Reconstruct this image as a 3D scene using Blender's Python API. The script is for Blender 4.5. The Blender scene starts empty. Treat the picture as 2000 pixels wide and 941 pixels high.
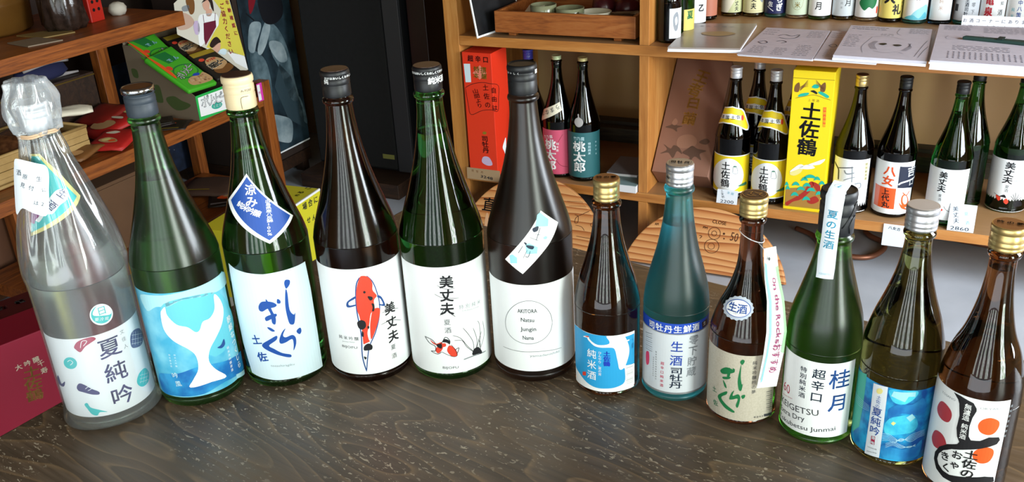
import bpy, bmesh, math, random
from math import sin, cos, pi, radians, atan2, hypot
from mathutils import Vector, Matrix, geometry

sc = bpy.context.scene
COL = sc.collection
# ------------------------------------------------------------------ camera
YAW = radians(-26.954)                       # the room (shelf front, walls) is turned this much
SX = Vector((cos(YAW), sin(YAW), 0)); SN = Vector((-sin(YAW), cos(YAW), 0))
S0 = Vector((0, 2.8809, 0))
def W(s, t, z=0.0):                          # room coordinates: s along the shelf, t away into it, z up (0 = table top)
    return S0 + SX * s + SN * t + Vector((0, 0, z))
cam_d = bpy.data.cameras.new('camera'); cam = bpy.data.objects.new('camera', cam_d); COL.objects.link(cam)
cam_d.sensor_width = 36; cam_d.lens = 1798.0 / 2000 * 36; cam_d.clip_start = .02
_p, _r = radians(24.688), radians(-3.163)
_fw = Vector((0, cos(_p), -sin(_p))); _up = Vector((0, sin(_p), cos(_p))); _rt = Vector((1, 0, 0))
_R = _rt * cos(_r) + _up * sin(_r); _U = _up * cos(_r) - _rt * sin(_r)
cam.matrix_world = Matrix(((_R.x, _U.x, -_fw.x, 0), (_R.y, _U.y, -_fw.y, 0), (_R.z, _U.z, -_fw.z, .65), (0, 0, 0, 1)))
sc.camera = cam
# ------------------------------------------------------------------ light and exposure
w = bpy.data.worlds.new('world'); sc.world = w; w.use_nodes = True
bg = w.node_tree.nodes['Background']; bg.inputs[0].default_value = (.80, .90, 1, 1); bg.inputs[1].default_value = .9
sc.view_settings.view_transform = 'Standard'; sc.view_settings.look = 'None'; sc.view_settings.gamma = 1
sc.view_settings.exposure = 0.0; sc.view_settings.use_curve_mapping = False
sc.cycles.use_denoising = True
sc.cycles.max_bounces = 14; sc.cycles.transmission_bounces = 12; sc.cycles.transparent_max_bounces = 12
sc.cycles.caustics_reflective = False; sc.cycles.caustics_refractive = False; sc.cycles.sample_clamp_indirect = 6
def area(name, loc, aim, sx_, sy_, watt, col):
    d = bpy.data.lights.new(name, 'AREA'); d.shape = 'RECTANGLE'; d.size = sx_; d.size_y = sy_; d.energy = watt; d.color = col
    o = bpy.data.objects.new(name, d); COL.objects.link(o); o.location = loc
    o.rotation_euler = (Vector(aim) - Vector(loc)).to_track_quat('-Z', 'Y').to_euler(); return o
# daylight through the glass door in the right wall and the shop front behind the camera (both are openings in the walls below)
def foliage(o, white=.62):
    # what stands outside the glass: pale sky and yard with patches of green leaves
    d = o.data; d.use_nodes = True; nt = d.node_tree; em = nt.nodes['Emission']
    g = nt.nodes.new('ShaderNodeNewGeometry'); mp = nt.nodes.new('ShaderNodeMapping'); mp.inputs['Scale'].default_value = (3, 7, 1)
    n = nt.nodes.new('ShaderNodeTexNoise'); n.inputs['Scale'].default_value = 1.6; n.inputs['Detail'].default_value = 4
    r = nt.nodes.new('ShaderNodeValToRGB'); e = r.color_ramp.elements; e[0].position = .40; e[0].color = (.20, .34, .16, 1); e[1].position = .52; e[1].color = (1, 1, 1, 1)
    nt.links.new(g.outputs['Parametric'], mp.inputs[0]); nt.links.new(mp.outputs[0], n.inputs[0]); nt.links.new(n.outputs[0], r.inputs[0]); nt.links.new(r.outputs[0], em.inputs['Color'])
foliage(area('door_daylight', W(2.86, -2.75, .45), W(0, -2.45, .3), .55, 1.9, 86, (.95, 1, .98)))
area('window_daylight', W(2.86, -.95, .55), W(.3, -.4, -.3), 1.0, 1.0, 95, (.86, .94, 1))
for s_, w_, e_ in ((.30, .20, 7), (.78, .16, 6), (1.20, .26, 9), (1.72, .30, 12), (2.2, .14, 5)):        # tall panes between the posts of the shop front
    foliage(area('shopfront_pane', W(s_, -3.78, .62), W(s_, 0, .62), w_, 1.35, e_, (.92, .96, 1)))
area('shopfront_low_glass', W(1.2, -3.78, -.33), W(1.2, 0, -.33), 2.3, .50, 15, (.90, .95, 1))
# ------------------------------------------------------------------ helpers
def mat(name, col, rough=.5, metal=0.0, spec=.5, coat=0.0, trans=0.0, ior=1.45, sub=0):
    m = bpy.data.materials.new(name); m.use_nodes = True
    b = m.node_tree.nodes['Principled BSDF']
    b.inputs['Base Color'].default_value = (*col, 1); b.inputs['Roughness'].default_value = rough
    b.inputs['Metallic'].default_value = metal; b.inputs['Specular IOR Level'].default_value = spec
    b.inputs['Coat Weight'].default_value = coat; b.inputs['Transmission Weight'].default_value = trans
    b.inputs['IOR'].default_value = ior
    return m
def srgb(h):
    h = h.lstrip('#'); v = [int(h[i:i + 2], 16) / 255 for i in (0, 2, 4)]
    return tuple(c / 12.92 if c <= .04045 else ((c + .055) / 1.055) ** 2.4 for c in v)
PAL = dict(white='f4f6f6', labelwhite='eef1f2', crimson='a82448', teal='2fc0c0', indigo='38366e', greytext='8d9398', yellowpale='e9dc8c', purple='8a3a80',
  labelblue='57b4d4', aquapale='a8dce6', aquamid='62bfd2', deepblue='1f86c8', paleink='cfeef6', navy='1d4a8c', labelsky='d6eaf2', inkblue='134a9c', inkblue2='1a4ba0',
  koired='e0432c', koired2='b03a44', black='15151a', darkgrey='3d3f44', aqualt='9bd8e4', ink='16263c', skyblue='2aa0da', vividblue='1d3fc0', silverlabel='cfd4da', royal='1d48b4',
  silver='a9adb2', darkbrown='3c2622', silverink='8f949b', pinkred='d83a62', kraft='beb6a4', inkgreen='177040', inkgreen2='3a7a5a', sealsilver='b9c2cf', crimson2='b22a48',
  stripwhite='dfe6ee', inkteal='1a8fb4', paleink2='8fc0d0', blue11='1b78c4', cyanmid='22b4e0', whiteblue='a8dcf4', tealgreen='3fae9a', labelyellow='f0d21c', labelyellow2='e8dfa8',
  navyblack='20263a', orangered='ee5a22', salmon='e88470', tealdark='2c6468', rosepink='c8506c', greyseal='a9a6a4', darkred='7a1420', cream='e6dfc8', olive='8a7420',
  tealgreen2='18b09a', brownprint='7a5028', tanprint='a87a34', darkred2='a8281c', darkred3='5c0f0c', lilac='c8b4d4', burn='4a2410', paledrip='d8a880', goldprint='b8904c',
  posterdark='1c2c34', postergrey='5c7078', posterpale='a4b2b8', postermid='34464e', creamcard='d8d4c4', cardyellow='dcd050', skin='d8a890', skinpale='c8a894', darkhair='2c1c18',
  maroon='6c1c34', olivegreen='4c5c34', snackgreen='48b028', snackdarkgreen='1c7838', snackblack='1c1814', goldfoil='c8b038', peanut='c8a070', magenta='e03cb0')
PAL.update(terracotta='c07860', palelime='c8cc9c', palecream='d8d2a4', navylabel='1c2250', palemint='bccab0', palegrey='c4ccd0', labelyel3='e6d470', crimsonred='c02838', palegrey2='bcb4b4', cardtan='a88c6c', papertext='45435a', covertan='a8946c', boxgold='a87838', boxleaf='5c4438', boxpetal='98705c', snackpale='b4ecb4', magtext='a0306c', peanutlt='d4b088', peanutdk='a87c54', redfoil='b82420', redfoil2='7c1c14', darkfoil='241a14')
PAL['posterpale'] = '84969e'; PAL['postergrey'] = '4c6068'
_m = {}
MOTTLE = {'blue11': ('0d4e9c', '25a6dc', 55), 'labelblue': ('3fa6cc', '7cc8de', 30), 'cyanmid': ('1a9cd4', '4cd0ea', 60), 'kraft': ('bab2a0', 'c4bcac', 500), 'posterdark': ('141f26', '2c404a', 12), 'postergrey': ('3c5058', '6c828a', 18), 'posterpale': ('74878e', 'a6b4b8', 14), 'deepblue': ('1668b0', '2f98d0', 45)}
def C_(k):
    if k not in _m and k in MOTTLE:
        c1, c2, s_ = MOTTLE[k]; m = mat('ink_' + k, srgb(c1), .5); nt = m.node_tree; n = nt.nodes.new('ShaderNodeTexNoise'); n.inputs['Scale'].default_value = s_; n.inputs['Detail'].default_value = 3
        tc = nt.nodes.new('ShaderNodeTexCoord'); r = nt.nodes.new('ShaderNodeValToRGB'); e = r.color_ramp.elements; e[0].position = .36; e[0].color = (*srgb(c1), 1); e[1].position = .64; e[1].color = (*srgb(c2), 1)
        nt.links.new(tc.outputs['Object'], n.inputs[0]); nt.links.new(n.outputs[0], r.inputs[0]); nt.links.new(r.outputs[0], nt.nodes['Principled BSDF'].inputs['Base Color']); _m[k] = m
    if k not in _m:
        met = k in ('goldfoil', 'goldprint', 'silver')
        _m[k] = mat('ink_' + k, srgb(PAL[k]), .35 if met else .5, .6 if met else 0)
    return _m[k]
def link(name, me, parent=None, mats=None, smooth=False):
    o = bpy.data.objects.new(name, me); COL.objects.link(o)
    if parent is not None: o.parent = parent
    if mats is not None:
        for m in (mats if isinstance(mats, (list, tuple)) else [mats]): me.materials.append(m)
    if smooth:
        for p in me.polygons: p.use_smooth = True
    return o
def from_bm(name, bm, parent=None, mats=None, smooth=False):
    me = bpy.data.meshes.new(name); bm.to_mesh(me); bm.free()
    return link(name, me, parent, mats, smooth)
def tag(o, label=None, cat=None, group=None, kind=None):
    if label: o['label'] = label
    if cat: o['category'] = cat
    if group: o['group'] = group
    if kind: o['kind'] = kind
    return o
def thing(name, label, cat, loc, rotz=0.0, group=None, rot=None):
    o = bpy.data.objects.new(name, None); COL.objects.link(o); o.empty_display_size = .03
    o.location = loc; o.rotation_euler = rot if rot else (0, 0, rotz)
    return tag(o, label, cat, group)
def copy_tree(o, parent=None):
    c = o.copy(); COL.objects.link(c); c.parent = parent
    for ch in KIDS(o): copy_tree(ch, c)
    return c
def KIDS(o): return list(o.children)
def box_bm(x0, x1, y0, y1, z0, z1, bev=0.0, bm=None):
    b = bmesh.new()
    bmesh.ops.create_cube(b, size=1)
    for v in b.verts: v.co = Vector(((x0 + x1) / 2 + v.co.x * (x1 - x0), (y0 + y1) / 2 + v.co.y * (y1 - y0), (z0 + z1) / 2 + v.co.z * (z1 - z0)))
    if bev: bmesh.ops.bevel(b, geom=b.edges[:], offset=bev, segments=2, affect='EDGES', profile=.5)
    if bm is not None:
        me = bpy.data.meshes.new('t'); b.to_mesh(me); b.free(); bm.from_mesh(me); bpy.data.meshes.remove(me); return bm
    return b
def box(name, x0, x1, y0, y1, z0, z1, m, parent=None, bev=0.0015):
    return from_bm(name, box_bm(x0, x1, y0, y1, z0, z1, bev), parent, m)
def prism_bm(pts, z0, z1, bev=0.0, seg=2):
    b = bmesh.new(); vs = [b.verts.new((x, y, z0)) for x, y in pts]; f = b.faces.new(vs)
    r = bmesh.ops.extrude_face_region(b, geom=[f])
    for v in r['geom']:
        if isinstance(v, bmesh.types.BMVert): v.co.z = z1
    bmesh.ops.recalc_face_normals(b, faces=b.faces[:])
    if bev: bmesh.ops.bevel(b, geom=b.edges[:], offset=bev, segments=seg, affect='EDGES', profile=.6, clamp_overlap=True)
    return b
def lathe_me(name, prof, seg=64, ripple=None, close=True):
    """prof: (r, z) from bottom axis to top axis; r==0 becomes a pole"""
    vs, fs, rings = [], [], []
    for r, z in prof:
        if r <= 1e-6: rings.append([len(vs)]); vs.append((0, 0, z))
        else:
            ring = []
            for k in range(seg):
                a = 2 * pi * k / seg; rr = r + (ripple(a, z, r) if ripple else 0)
                ring.append(len(vs)); vs.append((rr * cos(a), rr * sin(a), z))
            rings.append(ring)
    for A, B in zip(rings, rings[1:]):
        if len(A) == 1 and len(B) == 1: continue
        for k in range(seg):
            k2 = (k + 1) % seg
            if len(A) == 1: fs.append((A[0], B[k2], B[k]))
            elif len(B) == 1: fs.append((A[k], A[k2], B[0]))
            else: fs.append((A[k], A[k2], B[k2], B[k]))
    me = bpy.data.meshes.new(name); me.from_pydata(vs, [], fs); me.update()
    return me
def smooth_prof(pts, n=6):
    """Catmull-Rom through (z, r) points, returned as (r, z)"""
    P = [pts[0]] + list(pts) + [pts[-1]]; out = []
    for i in range(1, len(P) - 2):
        for k in range(n):
            t = k / n; q = []
            for j in (0, 1):
                a, b, c, d = P[i - 1][j], P[i][j], P[i + 1][j], P[i + 2][j]
                q.append(.5 * (2 * b + (c - a) * t + (2 * a - 5 * b + 4 * c - d) * t * t + (3 * b - a - 3 * c + d) * t ** 3))
            out.append((q[1], q[0]))
    out.append((pts[-1][1], pts[-1][0])); return out
def tube_me(name, pts, r, seg=8, closed=False):
    vs, fs = [], []; n = len(pts); pts = [Vector(p) for p in pts]; prev = None
    for i, p in enumerate(pts):
        t = (pts[min(i + 1, n - 1)] - pts[max(i - 1, 0)]).normalized()
        if prev is None: u = t.orthogonal().normalized()
        else: u = (prev - t * prev.dot(t)).normalized()
        prev = u; v = t.cross(u)
        rr = r[i] if isinstance(r, (list, tuple)) else r
        for k in range(seg):
            a = 2 * pi * k / seg; vs.append(tuple(p + (u * cos(a) + v * sin(a)) * rr))
    for i in range(n - 1):
        for k in range(seg):
            k2 = (k + 1) % seg; fs.append((i * seg + k, i * seg + k2, (i + 1) * seg + k2, (i + 1) * seg + k))
    fs.append(tuple(range(seg))[::-1]); fs.append(tuple((n - 1) * seg + k for k in range(seg)))
    me = bpy.data.meshes.new(name); me.from_pydata(vs, [], fs); me.update(); return me
def crom(pts, n=5, closed=True):
    N = len(pts); out = []
    rng = range(N) if closed else range(N - 1)
    for i in rng:
        if closed: a, b, c, d = pts[(i - 1) % N], pts[i], pts[(i + 1) % N], pts[(i + 2) % N]
        else: a, b, c, d = pts[max(i - 1, 0)], pts[i], pts[i + 1], pts[min(i + 2, N - 1)]
        for k in range(n):
            t = k / n
            out.append(tuple(.5 * (2 * b[j] + (c[j] - a[j]) * t + (2 * a[j] - 5 * b[j] + 4 * c[j] - d[j]) * t * t + (3 * b[j] - a[j] - 3 * c[j] + d[j]) * t ** 3) for j in (0, 1)))
    if not closed: out.append(tuple(pts[-1]))
    return out
_gl = {}
def glyph(txt, bold):
    if bold > .008:      # heavy brush weight: the same outline laid down four times, slightly shifted
        vs, fs = glyph(txt, 0); V, F = [], []; d = bold * .8
        for dx, dy in ((-d, -d), (d, -d), (-d, d), (d, d)):
            n = len(V); V += [(x + dx, y + dy) for x, y in vs]; F += [tuple(i + n for i in f) for f in fs]
        return V, F
    k = (txt, bold)
    if k not in _gl:
        c = bpy.data.curves.new('g', 'FONT'); c.body = txt; c.offset = bold; c.resolution_u = 2
        o = bpy.data.objects.new('g', c); COL.objects.link(o)
        dg = bpy.context.evaluated_depsgraph_get(); me = bpy.data.meshes.new_from_object(o.evaluated_get(dg))
        vs = [(v.co.x, v.co.y) for v in me.vertices]; fs = [tuple(p.vertices) for p in me.polygons]
        bpy.data.objects.remove(o); bpy.data.curves.remove(c); bpy.data.meshes.remove(me)
        _gl[k] = (vs, fs)
    return _gl[k]
class Print:
    """printed matter: flat coloured shapes laid on a surface of revolution (azimuth in degrees, height in mm) or a plane (mm, mm)"""
    def __init__(s, prof=None): s.b = bmesh.new(); s.mats = []; s.prof = prof
    def mi(s, c):
        if c not in s.mats: s.mats.append(c)
        return s.mats.index(c)
    def rz(s, z):
        P = s.prof; z /= 1000
        if z <= P[0][0]: return P[0][1], 1.0
        for (a, ra), (b, rb) in zip(P, P[1:]):
            if z <= b: return ra + (rb - ra) * (z - a) / (b - a), (b - a) / max(hypot(b - a, rb - ra), 1e-6)
        return P[-1][1], 1.0
    def add(s, vs, fs, col, ly):
        i = s.mi(col); q = [s.b.verts.new((x, y, ly)) for x, y in vs]
        for f in fs:
            try: fc = s.b.faces.new([q[k] for k in f]); fc.material_index = i
            except ValueError: pass
    def poly(s, pts, col, ly):
        out = [pts[0]]
        for p in pts[1:]:
            if abs(p[0] - out[-1][0]) + abs(p[1] - out[-1][1]) > .02: out.append(p)
        fs = geometry.tessellate_polygon([[Vector((x, y, 0)) for x, y in out]]); s.add(out, fs, col, ly)
    def item(s, it):
        k, col, ly = it[0], it[1], it[2]
        if k == 'R':
            a0, a1, z0, z1 = it[3:]; n = max(2, int(abs(a1 - a0) / 4)); m = 1 if z1 - z0 < 8 else 3
            vs = [(a0 + (a1 - a0) * i / n, z0 + (z1 - z0) * j / m) for j in range(m + 1) for i in range(n + 1)]
            s.add(vs, [(j * (n + 1) + i, j * (n + 1) + i + 1, (j + 1) * (n + 1) + i + 1, (j + 1) * (n + 1) + i) for j in range(m) for i in range(n)], col, ly)
        elif k == 'P': s.poly(it[3], col, ly)
        elif k == 'S': s.poly(crom(it[3], 4), col, ly)
        elif k == 'L':
            wd = it[3]; p = it[4]; p = crom(p, 4, False) if len(p) > 2 else p
            ux = 1.0
            if s.prof: ux = s.rz(p[0][1])[0] * 1000 * pi / 180
            q = [Vector((x * ux, y)) for x, y in p]; L, R = [], []
            for i, c in enumerate(q):
                t = q[min(i + 1, len(q) - 1)] - q[max(i - 1, 0)]
                if t.length < 1e-6: t = Vector((1, 0))
                t.normalize(); nrm = Vector((-t.y, t.x)) * wd / 2 * (1 if 0 < i < len(q) - 1 else .6)
                L.append(c + nrm); R.append(c - nrm)
            pts = [(v.x / ux, v.y) for v in L + R]; n = len(L)
            s.add(pts, [(i, i + 1, n + i + 1, n + i) for i in range(n - 1)], col, ly)
        elif k == 'T':
            txt, a, b, size, d, bold, wf = it[3:]
            zc = (a[1] + b[1]) / 2; ux, ca = 1.0, 1.0
            if s.prof: r, ca = s.rz(zc); ux = r * 1000 * pi / 180
            D = Vector(((b[0] - a[0]) * ux, (b[1] - a[1]) / ca)); Ln = D.length
            latin = all(ord(ch) < 128 for ch in txt)
            if latin and d == 'h':
                vs, fs = glyph(txt, bold); x0 = min(v[0] for v in vs); x1 = max(v[0] for v in vs)
                ex = D.normalized() if Ln > 1e-6 else Vector((1, 0)); ey = Vector((-ex.y, ex.x)); kx = Ln / (x1 - x0); h = size * .95
                out = []
                for x, y in vs:
                    q = ex * ((x - x0) * kx) + ey * ((y - .36) * h); out.append((a[0] + q.x / ux, a[1] + q.y * ca))
                s.add(out, fs, col, ly); return
            n = len(txt)
            if d == 'h': ex = D.normalized() if Ln > 1e-6 else Vector((1, 0)); ey = Vector((-ex.y, ex.x))
            else: ey = -D.normalized() if Ln > 1e-6 else Vector((0, 1)); ex = Vector((ey.y, -ey.x))
            hy = min(size, Ln / (n - 1) * 1.02) if n > 1 and d == 'v' else size
            for i, ch in enumerate(txt):
                f = i / (n - 1) if n > 1 else 0
                cx, cy = a[0] + (b[0] - a[0]) * f, a[1] + (b[1] - a[1]) * f
                vs, fs = glyph(ch, bold); out = []
                for x, y in vs:
                    q = ex * ((x - .5) * size * wf) + ey * ((y - .37) * hy); out.append((cx + q.x / ux, cy + q.y * ca))
                s.add(out, fs, col, ly)
    def build(s, name, parent, base=.00025, frame=None):
        b = s.b
        if s.prof:
            for k in range(-18, 19):
                bmesh.ops.bisect_plane(b, geom=b.verts[:] + b.edges[:] + b.faces[:], plane_co=(k * 5 + .01, 0, 0), plane_no=(1, 0, 0), dist=1e-5)
            zs = [v.co.y for v in b.verts]; rm = max(p[1] for p in s.prof)
            zsh = max(p[0] for p in s.prof if p[1] > rm - .0002) * 1000 - 6
            if zs and max(zs) > zsh:
                z = zsh
                while z < max(zs):
                    if z > min(zs): bmesh.ops.bisect_plane(b, geom=b.verts[:] + b.edges[:] + b.faces[:], plane_co=(0, z, 0), plane_no=(0, 1, 0), dist=1e-5)
                    z += 4
            for v in b.verts:
                r, ca = s.rz(v.co.y); r += base + .0002 * v.co.z; a = radians(v.co.x); v.co = Vector((r * cos(a), r * sin(a), v.co.y / 1000))
        elif callable(frame):
            for k in range(-120, 121, 4): bmesh.ops.bisect_plane(b, geom=b.verts[:] + b.edges[:] + b.faces[:], plane_co=(0, k + .013, 0), plane_no=(0, 1, 0), dist=1e-5)
            for v in b.verts: v.co = frame(v.co.x, v.co.y, base + .00025 * v.co.z)
        else:
            o, ex, ey = frame; n = ex.cross(ey)
            for v in b.verts: v.co = o + ex * (v.co.x / 1000) + ey * (v.co.y / 1000) + n * (base + .00025 * v.co.z)
        return from_bm(name, b, parent, [C_(c) for c in s.mats])
def put_print(key, parent, prof=None, frame=None, base_name='label', base=.00025, inner='printed_design', minlayer=0):
    """layer 0 of a print is its paper (a part), the rest its lettering and drawing (a sub-part)"""
    its = PRINTS[key]; lo = [i for i in its if i[2] == 0]; hi = [i for i in its if i[2] > 0]
    p = parent
    if lo:
        A = Print(prof)
        for i in lo: A.item(i)
        p = A.build(base_name, parent, base, frame)
    if hi:
        B = Print(prof)
        for i in hi: B.item(i)
        p2 = B.build(inner, p, base, frame)
        return p if lo else p2
    return p
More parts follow.
